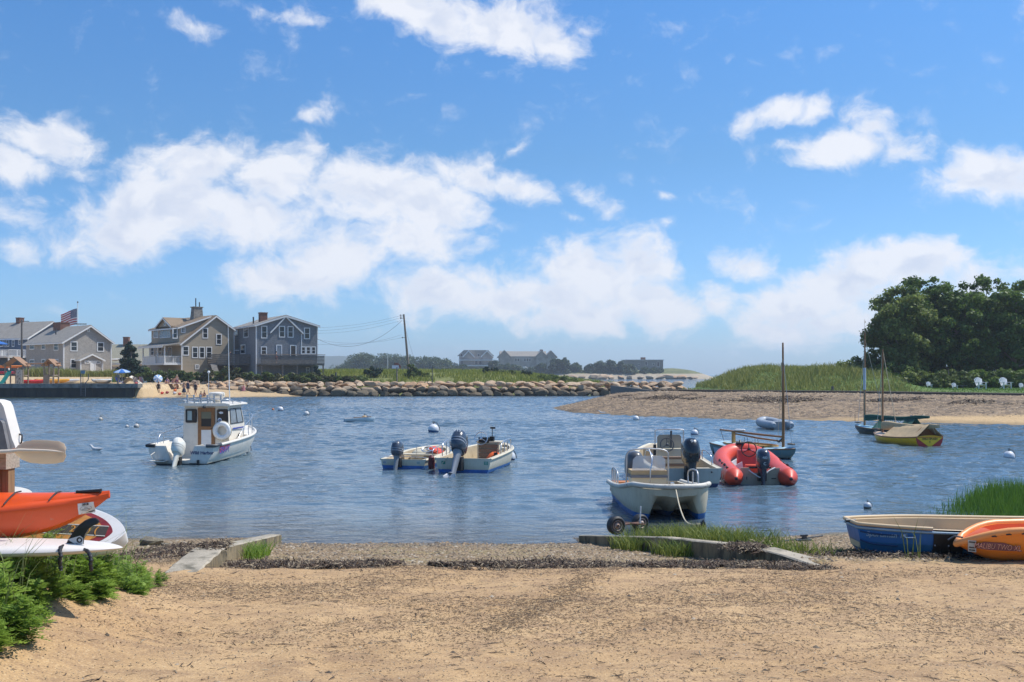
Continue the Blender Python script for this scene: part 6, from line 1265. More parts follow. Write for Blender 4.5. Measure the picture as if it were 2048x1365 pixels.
# --- bits on the grassy point
def stick(name, label, cat, px, py0, py1, Y, r, mat, lean=0): o = thing(name, label, cat, (PX(px, Y), Y, PZ(py0, Y))); mb = MB(); mb.tube([(0, 0, -.6), (lean, 0, PZ(py1, Y) - PZ(py0, Y))], r, 7); mb.build('pole', mat, o); return o
s_ = stick('sign_post', 'post with white signboard seen from the harbour on the grassy point', 'sign', 794, 764, 735, 141, .1, M['oldwood']); mb = MB(); zb_ = PZ(734, 141) - PZ(764, 141); mb.box(-.7, .25, -.06, -.0, zb_ - .25, zb_ + .2); mb.build('board', M['white_trim'], s_); mb = MB(); mb.prism([(-.4, zb_ + .2), (.5, zb_ - .2), (.6, zb_ + .1), (.1, zb_ + .6), (-.35, zb_ + .55)], .0, .05); mb.build('cut_out', flat('rust_board', (.3, .12, .07)), s_)
s_ = stick('beacon_post', 'thin dark beacon pole with diagonal brace on the jetty', 'post', 864.5, 769, 735, 136, .06, M['dgrey']); mb = MB(); mb.tube([(0, 0, 1.2), (-.9, 0, -.1)], .04, 6); mb.build('brace', M['dgrey'], s_)
stick('post', 'weathered grey post on the grass near the slate house', 'post', 672, 757, 745, 140, .12, M['greywood']); stick('post', 'white pole standing behind the grass of the point', 'post', 775.5, 738, 712, 200, .06, M['white_trim'])
# --- timber bulkhead and lawn chairs
bt = thing('bulkhead', 'low weathered timber bulkhead along the lawn', 'retaining wall', (0, 0, 0)); 
for i in range(len(WX) - 1):
    a, b_ = Vector((WX[i], WYl[i])), Vector((WX[i+1], WYl[i+1])); d = (b_ - a).normalized(); n_ = Vector((d.y, -d.x)) * -1; n_ = n_ if n_.y < 0 else -n_
    for q, (z0, z1, off) in enumerate(((.5, 1.0, .0), (1.005, 1.3, .02), (1.305, 1.52, .04), (1.524, 1.6, .14))):
        mb = MB(); p = [a + n_*off, b_ + n_*off, b_ - n_*.3, a - n_*.3]; mb.prism([tuple(v) for v in p], z0, z1, 0, 'z'); mb.build('cap_board' if q == 3 else 'plank', M['oldwood'] if q == 3 else M['greywood'], bt)
mb = MB(); mb.box(12.6, 12.9, 90, 128, .2, 1.5); mb.build('return_wall', M['greywood'], bt)
stick('post', 'short dark stake standing on the bulkhead edge', 'post', 1665, 779, 773, 84, .12, M['greywood'])
def lawn_chair(label, px, py, hpx, Y):
    hgt = hpx / F * Y; k = hgt / 1.0; x = PX(px, Y); t_ = thing('adirondack_chair', label, 'garden chair', (x, Y, float(dune_h(np.array([x]), np.array([Y]))[0])), R(random.uniform(-6, 6)), 'white slatted chairs on the lawn'); wm_ = M['white_trim']
    for i in range(6): u = (i - 2.5) / 2.5; mb = MB(); top = 1.0 - .13*u*u; mb.loft([[((u*.24 - .045)*k, .3*k, .28*k), ((u*.24 + .04)*k, .3*k, .28*k), ((u*.24 + .04)*k, .33*k, .28*k), ((u*.24 - .045)*k, .33*k, .28*k)], [((u*.29 - .05)*k, .58*k, top*k), ((u*.29 + .045)*k, .58*k, top*k), ((u*.29 + .045)*k, .61*k, top*k), ((u*.29 - .05)*k, .61*k, top*k)]]); mb.build('back_slat', wm_, t_)
    mb = MB(); mb.loft([[(-.27*k, -.15*k, .4*k), (.27*k, -.15*k, .4*k), (.27*k, -.15*k, .36*k), (-.27*k, -.15*k, .36*k)], [(-.25*k, .36*k, .3*k), (.25*k, .36*k, .3*k), (.25*k, .36*k, .26*k), (-.25*k, .36*k, .26*k)]]); mb.build('seat', wm_, t_)
    for s in (-1, 1):
        mb = MB(); mb.box(s*.36*k - .09*k, s*.36*k + .09*k, -.25*k, .5*k, .56*k, .59*k); mb.build('arm', wm_, t_)
        mb = MB(); mb.box(s*.31*k - .03*k, s*.31*k + .03*k, -.2*k, -.08*k, 0, .56*k); mb.build('leg', wm_, t_)
        mb = MB(); mb.prism([(-.1*k, .36*k), (-.1*k, .26*k), (.62*k, .0), (.72*k, .0)], s*.27*k - .02*k, s*.27*k + .02*k, 0, 'x'); mb.build('leg', wm_, t_)
lawn_chair('full size white slatted chair nearer the tree clump middle', 1963, 781.5, 24, 84); lawn_chair('full size white slatted chair nearer the frame edge', 2013, 781.5, 24, 84); lawn_chair('child size white slatted chair set farthest from the big chairs', 1859, 781, 13, 84); lawn_chair('child size white slatted chair next to the small table', 1910, 781, 13, 84); lawn_chair('child size white slatted chair cut by the frame edge', 2045, 781.5, 13, 83)
tb = thing('side_table', 'small dark round table on the lawn between white chairs', 'table', (PX(1926, 83), 83, PZ(781.5, 83))); mb = MB(); mb.lathe([(.3, .38), (.3, .41)], 14); mb.build('top', M['dgrey'], tb); mb = MB(); mb.tube([(0, 0, 0), (0, 0, .38)], .03, 6); mb.lathe([(.16, 0), (.16, .02)], 12); mb.build('leg', M['dgrey'], tb)
# ================================================================ THE NEAR SHORE: ramp walls, board rack, rowboat, kayaks
WALLD = mk('algae_and_shade_concrete', (.24, .185, .105), .9, v=.35, scale=3, spots=(.05, .045, .03), spot_scale=5, spot_amt=.55, bump=.014, bscale=14, stretch=(1, 1, .35))  # algae stain plus the shade of the side faces, put into one dark colour
WALLM = mk('ramp_concrete', (.36, .31, .235), .92, v=.25, scale=2.5, spots=(.13, .115, .08), spot_scale=3.5, spot_amt=.45, bump=.012, bscale=16)
def wall_piece(name, par, x_of, y0, y1, top, w_, n=12, slump=.02, seed=0):
    mb = MB(); secs = []
    for i in range(n + 1):
        y = y0 + (y1 - y0) * i / n; x = x_of(y); zt = top(y); zb = gzs(x, y) - .5; j = .012 * math.sin(i*2.1 + seed)
        secs.append([(x - w_/2, y, zb), (x - w_/2 + j, y, zt - .015), (x - w_/2 + .02, y, zt), (x + w_/2 - .02, y, zt), (x + w_/2 + j, y, zt - .015), (x + w_/2, y, zb)])
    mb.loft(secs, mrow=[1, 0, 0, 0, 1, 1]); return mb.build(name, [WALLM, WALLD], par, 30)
lw = thing('ramp_wall', 'low broken concrete wall on the weedy side of the boat ramp', 'retaining wall', (0, 0, 0)); xl = lambda y: -3.66 + (y - 11.2) * (-.57 / 6.5)
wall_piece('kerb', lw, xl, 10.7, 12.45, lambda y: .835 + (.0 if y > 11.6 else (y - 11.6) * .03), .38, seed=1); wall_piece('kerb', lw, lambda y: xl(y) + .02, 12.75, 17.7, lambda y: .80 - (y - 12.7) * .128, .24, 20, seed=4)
rw = thing('ramp_wall', 'long low concrete wall with grass along its back by the trailer wheels', 'retaining wall', (0, 0, 0)); xr = lambda y: 3.82 + (y - 11.7) * (-2.45 / 6.0)
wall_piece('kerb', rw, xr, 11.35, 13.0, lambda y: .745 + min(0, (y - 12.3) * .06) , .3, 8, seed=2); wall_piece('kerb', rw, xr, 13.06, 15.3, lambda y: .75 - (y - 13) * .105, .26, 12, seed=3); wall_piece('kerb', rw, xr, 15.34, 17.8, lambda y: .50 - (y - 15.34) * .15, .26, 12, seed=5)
# rock by the weeds, trailer wheels, anchor
NB[0] = 3
def shore_rock(x, y, s_, lab, dz=0.0): o = boulder((x, y, gzs(x, y) + s_*.15 + dz), s_*1.25, s_, s_*.62, random.uniform(0, 6), lab, None, .3); o.data = o.data.copy(); o.data.materials[0] = mk('near_rock', (.2, .17, .12), .9, v=.4, scale=5, spots=(.08, .075, .05), bump=.01); return o
shore_rock(PX(302, 15.6), 15.6, .2, 'grey brown rock lying between weeds and water', .02); shore_rock(PX(331, 15.2), 15.2, .09, 'small dark rock next to the grey brown rock'); 
tr = thing('launching_trolley', 'rusty two wheeled launching trolley half under water', 'trolley', (0, 0, 0)); wy = 18.3
for px, py, rp, lab in ((1232, 1051, 19, 'w'), (1280, 1046, 18, 'w')):
    Y = 18.0 if px < 1250 else 19.2; r_ = rp / F * Y; c = Vector((PX(px, Y), Y, PZ(py, Y))); mb = MB(); mb.T = Matrix.Translation(c) @ Matrix.Rotation(R(24 if px < 1250 else 30), 4, 'Z') @ Matrix.Rotation(PI/2, 4, 'X')
    mb.lathe([(r_*.56, -.055), (r_*.8, -.075), (r_*.97, -.05), (r_, 0), (r_*.97, .05), (r_*.8, .075), (r_*.56, .055)], 28); wh_ = mb.build('wheel', M['black'], tr, 40)
    T_ = mb.T; mb = MB(); mb.T = T_; mb.lathe([(r_*.1, -.07), (r_*.12, .085), (r_*.3, .06), (r_*.42, .05), (r_*.5, .07), (r_*.575, .065), (r_*.57, -.06)], 24); mb.build('rim', mk('rusty_rim', (.42, .33, .28), .6, .3, v=.4, scale=9, spots=(.2, .07, .03), spot_scale=6, spot_amt=.5), wh_, 40)
a, b_ = Vector((PX(1232, 18.0), 18.0, PZ(1051, 18.0))), Vector((PX(1280, 19.2), 19.2, PZ(1046, 19.2)))
mb = MB(); mb.tube([a, b_ + Vector((0, 0, -.0))], .022, 7); mb.tube([a.lerp(b_, .55) + Vector((-.1, -.05, .03)), a.lerp(b_, .9) + Vector((.1, -.35, .02))], .02, 6); mb.build('axle', mk('rust', (.13, .065, .045), .8, v=.3), tr)
mb = MB(); q = a.lerp(b_, .9) + Vector((.02, -.3, 0)); mb.tube([q + Vector((-.02, 0, -.05)), q + Vector((.0, .0, .36))], .014, 6); mb.build('guide_post', M['white_trim'], tr)
wp_ = thing('winch_post', 'short rusty winch post with black roller standing in the shallows', 'post', (PX(1395, 17.4), 17.4, -.05)); mb = MB(); mb.tube([(-.12, -.1, -.1), (0, 0, .38)], .022, 7); mb.build('pole', M['wood'], wp_); mb = MB(); mb.T = Matrix.Translation((.06, 0, .42)) @ Matrix.Rotation(1.2, 4, 'Y'); mb.lathe([(.03, -.08), (.075, -.07), (.04, 0), (.075, .07), (.03, .08)], 12); mb.build('roller', M['black'], wp_, 40)
an = thing('anchor', 'small dark anchor lying on the gravel behind the grass', 'anchor', (PX(1608, 16.2), 16.2, gzs(PX(1608, 16.2), 16.2) + .03), R(20)); mb = MB(); mb.tube([(-.5, 0, .0), (.4, .05, .04)], .012, 6); mb.prism([(-.18, -.07), (.1, -.08), (.13, .02), (-.14, .05)], .0, .02, 0, 'z'); mb.box(-.03, .04, -.02, .02, 0, .075); mb.box(-.06, .06, -.02, .02, .06, .09); mb.build('fluke', M['dgrey'], an)
# ---------------------------------------------------------------- blue rowboat and the orange kayak
rb = thing('rowboat', 'blue plastic rowboat with cream rim and black side panel on the gravel', 'rowboat', (7.27, 12.95, .6), R(90))
Hb = Hull(2.78, lambda t: .6 * (1 - .12*(1-t)**2) * (1 - max(0, (t-.5)/.5) ** 2.4 * .62), lambda t: .44 + .045*t*t, lambda t: .0 + .12 * max(0, (t-.92)/.08) ** 2, chine=.86, cz=.16, wall=.07, floor=.08, rake=.1)
CRM = mk('cream_liner', (.62, .46, .27), .5, v=.08, scale=3, spots=(.4, .28, .16), spot_scale=5, spot_amt=.2)
mb = MB(); Hb.mesh(mb); mb.build('hull', [twotone('rowboat_blue', (.006, .16, .47), (.012, .12, .24), .27, .42, (.03, .12, .22)), CRM, CRM], rb, 40)
mb = MB(); mb.tube([(x, y, z) for x, y, z in Hb.rail(-1, .735, 1, .012, 20, -.025) + list(reversed(Hb.rail(1, 0, 1, .012, 30, -.025)))], .024, 9); mb.build('rim', CRM, rb, 60)
mb = MB(); mb.tube([(x, y, z) for x, y, z in Hb.rail(-1, 0, .6, .012, 12, -.025)], .024, 9); mb.build('rim', CRM, rb, 60)
mb = MB(); mb.tube([(x, y, z) for x, y, z in Hb.rail(-1, 0, 1, -.035, 30, -.018) + list(reversed(Hb.rail(1, 0, 1, -.035, 30, -.018)))], .016, 7); mb.build('rub_strip', flat('pale_blue_strip', (.3, .42, .5)), rb, 60)
def po(t, h): A = Hb.outer(t)[:4]; z = A[3][2] + (A[0][2] - A[3][2]) * h; return (-float(np.interp(z, [a[2] for a in A[::-1]], [a[0] for a in A[::-1]])), A[0][1], z)
def hullpatch(name, mat, t0, t1, h0, h1, off=.012, par=rb):
    secs = [[(x - off, y, z) for x, y, z in [po(t0 + (t1-t0)*i/8, h0 + (h1-h0)*j/5) for j in range(6)]] for i in range(9)]; mb = MB(); mb.loft(secs, False, False); return mb.build(name, mat, par, True)
bp_ = hullpatch('side_panel', mk('black_sheet', (.012, .011, .01), .5, v=.3), .605, .73, .06, 1.0); mb = MB()
for t in (.612, .668, .723):
    for h_ in (.1, .5, .92): p = po(t, h_); mb.ball((p[0] - .016, p[1], p[2]), .011, n=8, k=4)
mb.build('rivets', M['alu'], bp_)
for h_ in (.75, .42): mb = MB(); mb.tube([(x - .006, y, z) for x, y, z in [po(.86 + .13*i/10, h_) for i in range(11)]], .011, 6); mb.build('strake', flat('strake_dark', (.01, .05, .13)), rb)
mb = MB(); p = po(.82, .72); mb.tube([(p[0] - .0, p[1] - .07, p[2] + .03), (p[0] - .03, p[1] - .06, p[2]), (p[0] - .03, p[1] + .06, p[2]), (p[0], p[1] + .07, p[2] + .03)], .011, 6); mb.build('lifting_handle', M['chrome'], rb)
p = po(.91, .74); text('bow_lettering', 'Sportsman 14', .085, flat('faded_silver', (.22, .34, .44)), rb, frame((p[0] - .016, p[1] - .02, p[2]), (-.45, -1, 0), (0, 0, 1)), shear=.2, offset=.002)
mb = MB(); mb.box(-.45, .45, 1.2, 1.5, .09, .3); mb.build('thwart', CRM, rb, 30); mb = MB(); mb.tube([(0, 2.82, .5), (0, 2.95, .5)], .022, 7); mb.build('bow_eye', M['dgrey'], rb)
ky = thing('kayak', 'orange sit-on kayak with printed lettering lying beside the blue rowboat', 'kayak', (5.37 + 3.7, 12.12, .72), R(90.5)); KO = M['orange2']
Hk = Hull(3.7, lambda t: .4 * (1 - abs(2*t-1) ** 3.0) ** .62 + .02, lambda t: .43 + .05*math.sin(t*9)*0 - .2 * max(0, (t-.82)/.18) ** 2, lambda t: .02 + .2 * max(0, (t-.86)/.14) ** 1.6, round_=True, wall=.1, floor=.22, decks=((.9, 1.0), (0, .1)), crown=.02)
mb = MB(); Hk.mesh(mb); mb.build('hull', [KO, mk('orange_cockpit', (.75, .12, .012), .4, v=.08), KO], ky, 50)
mb = MB(); mb.tube(Hk.gunwale(.0, 30, -.03), .045, 9); mb.build('deck_edge', mk('sun_faded_orange', (.85, .34, .1), .4, v=.06), ky, 60)
kp = lambda t, h: (lambda A: (lambda i, f: tuple(a*(1-f) + b*f for a, b in zip((-A[i][0], A[i][1], A[i][2]), (-A[i+1][0], A[i+1][1], A[i+1][2]))))(min(5, int((1-h)*6)), (1-h)*6 - min(5, int((1-h)*6))))(Hk.outer(t))
p0, p1, p2 = kp(.94, .66), kp(.86, .66), kp(.9, .8); pm = kp(.9, .63); Mk = frame((pm[0] - .022, pm[1], pm[2]), Vector(p1) - Vector(p0), (Vector(p2) - Vector(pm)))
mb = MB(); mb.T = Mk @ Matrix.Diagonal((.72, 1, 1, 1)); mb.prism([(-.29, .03), (-.2, .06), (.1, .05), (.28, .0), (.34, -.045), (.2, -.05), (-.1, -.04), (-.25, -.03)], -.012, -.004, 0, 'z'); mb.build('lettering_smear', flat('plum_smear', (.25, .1, .1)), ky)  # dark plum smear behind the lettering
text('side_lettering', 'MALIBU TWO XL', .098, flat('letter_dark', (.09, .03, .03)), ky, Mk @ Matrix.Translation((.004, -.003, -.003)) @ Matrix.Rotation(R(-4), 4, 'Z'), shear=.15, offset=.004, stretch=.68); text('side_lettering', 'MALIBU TWO XL', .098, flat('letter_pink', (.75, .38, .28)), ky, Mk @ Matrix.Rotation(R(-4), 4, 'Z'), shear=.15, stretch=.68)
pm = kp(.968, .6); Ms = frame((pm[0] - .022, pm[1], pm[2]), Vector(kp(.955, .6)) - Vector(kp(.98, .6)), Vector(kp(.968, .9)) - Vector(pm)); mb = MB(); mb.T = Ms; mb.box(-.045, .045, -.075, .075, -.006, .0); sk_ = mb.build('sticker', flat('sticker_pale', (.5, .52, .5)), ky); mb = MB(); mb.T = Ms
for y0 in (-.06, -.025, .045): mb.box(-.034, .034, y0, y0 + .018, .0005, .002)
mb.build('sticker_print', M['dgrey'], sk_)
for t in (.91, .87, .825): p = kp(t, .93); mb = MB(); mb.tube([(p[0] - .0, p[1] - .03, p[2]), (p[0] - .02, p[1], p[2] + .006), (p[0], p[1] + .03, p[2])], .009, 6); mb.build('pad_eye', M['black'], ky)
mb = MB(); mb.tube([(0, 3.62, .3), (.0, 3.72, .32), (.0, 3.8, .27)], .012, 6); mb.build('bow_toggle', M['dgrey'], ky)
# ---------------------------------------------------------------- rack with boards, kayak and paddle
rk = thing('board_rack', 'weathered timber rack post and bars carrying the boards and orange kayak', 'rack', (0, 0, 0)); mb = MB()
Yk = 8.35; x1 = PX(20, Yk); zt = PZ(938, Yk); mb.box(x1 - .16, x1 - .06, Yk - .05, Yk + .1, gzs(-4.2, Yk) - .3, zt); mb.box(x1 - .057, x1, Yk - .03, Yk + .08, gzs(-4.2, Yk) - .3, zt); mb.build('post', mk('rack_timber', (.24, .15, .075), .8, v=.35, scale=6, stretch=(9, 9, .8), bump=.003), rk)
mb = MB(); mb.box(x1 - 2.4, x1 + .012, Yk - .09, Yk + .14, zt + .002, PZ(905, Yk)); mb.build('top_beam', mk('lichened_timber', (.4, .35, .28), .9, v=.3, scale=7, spots=(.12, .1, .08), spot_scale=8, spot_amt=.4, stretch=(1.2, 8, 8), bump=.003), rk)
mb = MB(); mb.box(x1 - 2.4, -3.95, 7.62, 7.72, 1.5, 1.575); mb.box(x1 - 2.4, -4.0, 8.55, 8.65, 1.3, 1.38); mb.build('bar', M['oldwood'], rk); mb = MB(); mb.box(-4.6, -4.52, 7.63, 7.71, .7, 1.5); mb.build('leg', M['oldwood'], rk)
wb = thing('stored_boat', 'white plastic hull end with grey panel on top of the timber rack', 'boat', (0, 0, 0)); Yw = 8.1
P2 = lambda pts, Y: [(PX(a, Y), PZ(b, Y)) for a, b in pts]
WP = mk('white_polyethylene', (.7, .66, .6), .45, v=.06, scale=4, spots=(.5, .4, .34), spot_scale=4, spot_amt=.3)
mb = MB(); pr_ = P2([(-160, 790), (-4, 800), (6, 803), (11, 812), (19, 842), (29, 880), (35, 894), (36, 898), (20, 903), (-160, 905)], Yw)
n = len(pr_); cx_ = sum(p[0] for p in pr_)/n; cz_ = sum(p[1] for p in pr_)/n
mb.loft([[(cx_ + (x - cx_)*k, y, cz_ + (z - cz_)*k) for x, z in pr_] for y, k in ((Yw - .02, .95), (Yw, .985), (Yw + .03, 1.0), (Yw + .1, 1.0), (Yw + .13, .97))]); mb.build('hull', WP, wb, 50)
mb = MB(); mb.prism(P2([(-160, 838), (5, 841), (9, 846), (20, 899), (19, 904), (-160, 909)], Yw - .04), Yw - .075, Yw - .025); mb.build('side_panel', mk('scuffed_grey', (.17, .17, .175), .6, v=.3, spots=(.09, .09, .09), spot_amt=.4), wb)
mb = MB(); hx, hz = PX(31, Yw), PZ(879, Yw); mb.tube(bez([(hx - .02, Yw + .1, hz + .035), (hx + .012, Yw + .08, hz + .028), (hx + .022, Yw + .06, hz), (hx + .018, Yw + .06, hz - .03), (hx - .004, Yw + .08, hz - .038)], 5), .007, 7); mb.build('handle', M['black'], wb)
pd = thing('paddle', 'translucent cream paddle blade sticking out from the timber rack', 'paddle', (0, 0, 0)); Yp_ = 7.85
m_, t, b = new_mat('frosted_plastic'); b.inputs['Base Color'].default_value = (.78, .68, .54, 1); b.inputs['Roughness'].default_value = .4; tr_ = t.add('ShaderNodeBsdfTranslucent', {'Color': (.8, .7, .55, 1)}); mx = t.add('ShaderNodeMixShader', {0: .55}); t.l.new(b.outputs[0], mx.inputs[1]); t.l.new(tr_.outputs[0], mx.inputs[2]); t.l.new(mx.outputs[0], [q for q in t.n if q.type == 'OUTPUT_MATERIAL'][0].inputs[0])
up_ = [(28, 901), (36, 891), (48, 884), (66, 880.5), (95, 881), (118, 883), (128, 888), (132, 897)]; lo_ = [(28, 904), (33, 911), (44, 920), (60, 926), (85, 928.5), (112, 928), (127, 924), (132, 912)]
mb = MB(); A, B_ = P2(up_, Yp_), P2(lo_, Yp_); secs = []
for (ax, az_), (bx, bz) in zip(A, B_):
    row = [(ax + (bx-ax)*v, Yp_ + .022*math.cos(PI*(v-.5))*0 - .016*(1 - (2*v-1)**2), az_ + (bz-az_)*v) for v in [j/8 for j in range(9)]]; secs.append(row + [(x, y + .007, z) for x, y, z in reversed(row)])
mb.loft(secs); mb.build('blade', m_, pd, True)
mb = MB(); q = P2([(-60, 905.5), (22, 903), (42, 900.5), (95, 901.5), (112, 902.5), (129, 904.5)], Yp_); mb.tube([(x, Yp_ - .022, z) for x, z in q], [.016, .017, .014, .011, .009, .002], 10); mb.build('shaft', mk('cream_shaft', (.68, .58, .47), .4, v=.05), pd, True)
# orange-red kayak
k1 = thing('kayak', 'scuffed orange-red kayak with black carry handle resting on the rack', 'kayak', (0, 0, 0)); KM = mk('scuffed_orange', (.72, .085, .014), .36, v=.07, scale=3, spots=(.5, .26, .17), spot_scale=9, spot_amt=.2, bump=.0012, bscale=60)
tipx, Yc_ = PX(217, 8.1), 8.12; secs = []
for i in range(27):
    u = 3.6 * (i/26) ** 1.5; x = tipx - u; e = 1 - math.exp(-u/.5); hw = .015 + .32 * (1 - math.exp(-(u/.62) ** 1.15)); zd = 2.032 + .02*math.exp(-u/.25) - .012*u*0
    zs = 2.02 - .155 * (1 - math.exp(-u/.75)); zb = 1.995 - .33 * (1 - math.exp(-(u/.34) ** 1.15)); zb -= .03 * min(1, u)
    rid = zs + (zd - zs)
    S = [(0, rid), (-.3, rid - .006), (-.6, zs + (rid-zs)*.62), (-.66, zs + (rid-zs)*.42), (-.86, zs + (rid-zs)*.3), (-.97, zs + .01), (-1, zs - .012), (-.98, zs - .03), (-.9, zs + (zb-zs)*.45), (-.72, zs + (zb-zs)*.85), (-.35, zb + .006), (0, zb)]
    S = S + [(-a, z) for a, z in reversed(S[1:-1])]; secs.append([(x + .0, Yc_ + a*hw, z) for a, z in S])
mb = MB(); mb.loft(secs); mb.build('hull', KM, k1, 42)
def ksurf(px, Y): return PX(px, Y)
hx0, hx1 = PX(153, 8.1), PX(203, 8.1); mb = MB(); zh = PZ(984.5, 8.1); mb.tube([(hx0, 8.1, zh), (hx0 + .02, 8.1, zh), (hx1 - .02, 8.1, zh + .012), (hx1, 8.1, zh + .012)], [.016, .013, .013, .016], 10); mb.tube([(hx0 + .01, 8.1, zh), (hx0 + .01, 8.11, zh - .05)], .008, 6); mb.tube([(hx1 - .01, 8.1, zh), (hx1 - .01, 8.11, zh - .04)], .008, 6); mb.build('carry_handle', M['black'], k1, 50)
for px in (25, 106):
    x = PX(px, 8.0); u = tipx - x; hw = .015 + .32 * (1 - math.exp(-(u/.62) ** 1.15)); zs = 2.02 - .155 * (1 - math.exp(-u/.75)); zd = 2.04
    mb = MB(); mb.tube(bez([(x + .01, Yc_, zd + .006), (x, Yc_ - .33*hw, zd + .002), (x - .012, Yc_ - .62*hw, zs + (zd-zs)*.66 + .008), (x - .022, Yc_ - .9*hw, zs + (zd-zs)*.3 + .008)], 4), .006, 6); mb.build('bungee', M['black'], k1)
xs0, xs1 = PX(145, 7.93), PX(173, 7.93)
def khull(x, z):
    u = tipx - x; hw = .015 + .32 * (1 - math.exp(-(u/.62) ** 1.15)); zs = 2.02 - .155 * (1 - math.exp(-u/.75)); zb = 1.995 - .33 * (1 - math.exp(-(u/.34) ** 1.15)) - .03*min(1, u)
    f_ = (z - zs) / (zb - zs); return Yc_ - hw * float(np.interp(f_, [0, .45, .85, 1], [1, .9, .72, .3])) - .004
z0, z1 = PZ(1034, 7.93), PZ(1011, 7.93); mb = MB(); nn = 5; sl = .011
mb.loft([[(xs0 + (xs1-xs0)*i/nn, khull(xs0 + (xs1-xs0)*i/nn, z0 + (z1-z0)*j/nn + sl*i/nn), z0 + (z1-z0)*j/nn + sl*i/nn) for j in range(nn+1)] for i in range(nn+1)], False, False); st_ = mb.build('permit_sticker', flat('permit_white', (.66, .66, .64)), k1, True)
xm = (xs0+xs1)/2; Mq = lambda zf: frame((xm, khull(xm, z0 + (z1-z0)*zf) - .008, z0 + (z1-z0)*zf + sl*.5), (xs1-xs0, khull(xs1, z1) - khull(xs0, z1), sl*1.2), (0, khull(xm, z1) - khull(xm, z0), z1 - z0))
text('sticker_lettering', '2018', .024, M['black'], st_, Mq(.86), offset=.0008); text('sticker_lettering', 'CEDAR ROCK', .018, M['black'], st_, Mq(.13), offset=.0006); mb = MB(); mb.T = Mq(.5); mb.tube([(.043*math.cos(2*PI*i/24), .022*math.sin(2*PI*i/24), 0) for i in range(24)], .0012, 5, loop=True); mb.box(-.03, .03, -.008, -.005, 0, .001); mb.box(-.012, .014, .004, .007, 0, .001); mb.build('sticker_print', M['dgrey'], st_)
# white longboard, fin up
lb = thing('surfboard', 'white longboard lying fin-up on the rack above the weeds', 'surfboard', (0, 0, 0)); tx = PX(243, 7.7); secs = []
for i in range(25):
    u = 2.9 * (i/24) ** 1.6; x = tx - u; hw = .31 * (1 - math.exp(-(u/.36) ** .8)) + .004; th = .105 * (1 - math.exp(-u/.28)) + .006; zb = 1.6 + .055 * math.exp(-u/.35); c = 7.72
    secs.append([(x, c + hw * math.copysign(abs(math.cos(a)) ** .75, math.cos(a)), zb + th*.5 + th*.5 * math.copysign(abs(math.sin(a)) ** .8, math.sin(a)) * (1 if math.sin(a) > 0 else 1)) for a in [2*PI*q/20 for q in range(20)]])
mb = MB(); mb.loft(secs); mb.build('deck', mk('white_board', (.74, .68, .62), .3, v=.03, scale=2, spots=(.6, .42, .3), spot_scale=2.5, spot_amt=.2), lb, True)
Yf = 7.66; fo = [(129, 1094), (137, 1078), (147, 1063), (158, 1050), (170, 1041), (181, 1036.5), (191, 1036), (197, 1039), (199.5, 1044), (196, 1048), (187, 1051), (178, 1058), (171, 1069), (167, 1082), (166, 1092), (166, 1100)]
mb = MB(); fp_ = P2(fo, Yf); n = len(fp_); cx_ = sum(p[0] for p in fp_)/n; cz_ = sum(p[1] for p in fp_)/n
mb.loft([[(cx_ + (x-cx_)*k, y, cz_ + (z-cz_)*k) for x, z in fp_] for y, k in ((Yf - .009, .9), (Yf - .005, .97), (Yf, 1), (Yf + .005, .97), (Yf + .009, .9))]); fn = mb.build('fin', mk('black_fin', (.014, .014, .014), .35, v=.2), lb, 30)
ly = Yf - .0115; gw = flat('logo_white', (.6, .6, .58)); hx_ = P2([(136, 1079), (161, 1071.5), (167, 1076), (166.5, 1091), (160, 1091.5), (150, 1087)], Yf)
mb = MB(); mb.prism(hx_, ly, ly + .003); lg = mb.build('fin_emblem', gw, fn); mb = MB(); c0 = P2([(160, 1080)], Yf)[0]
mb.prism([(c0[0] + .022*math.cos(2*PI*i/18), c0[1] + .022*math.sin(2*PI*i/18)) for i in range(18)], ly - .001, ly + .001); mb.prism(P2([(150, 1085.5), (159, 1090), (165, 1090), (165, 1088), (158, 1087.5)], Yf), ly - .001, ly + .001); mb.build('fin_emblem_iris', M['black'], lg); mb = MB(); mb.prism([(c0[0] + .002 + .011*math.cos(2*PI*i/14), c0[1] + .011*math.sin(2*PI*i/14)) for i in range(14)], ly - .002, ly); mb.build('fin_emblem_pupil', gw, lg)
for pts in ([(127, 1093, 7.62), (121, 1096, 7.5), (120, 1104, 7.42), (122, 1112, 7.4), (119.5, 1120, 7.4), (121, 1132, 7.42), (122, 1142, 7.42)], [(166, 1098, 7.62), (175, 1103, 7.5), (180, 1111, 7.42), (182, 1120, 7.4), (181, 1130, 7.4), (183, 1142, 7.42)]):
    sp_ = thing('strap', 'black webbing strap hanging over the longboard ' + ('ahead of the fin' if pts[0][0] < 140 else 'behind the fin'), 'strap', (0, 0, 0)); mb = MB(); C = bez([(PX(a, Y), Y, PZ(b_, Y)) for a, b_, Y in pts], 5); mb.tube(C, [.014 + .003*math.sin(i*1.7) for i in range(len(C))], 7); mb.build('webbing', M['black'], sp_, 60)
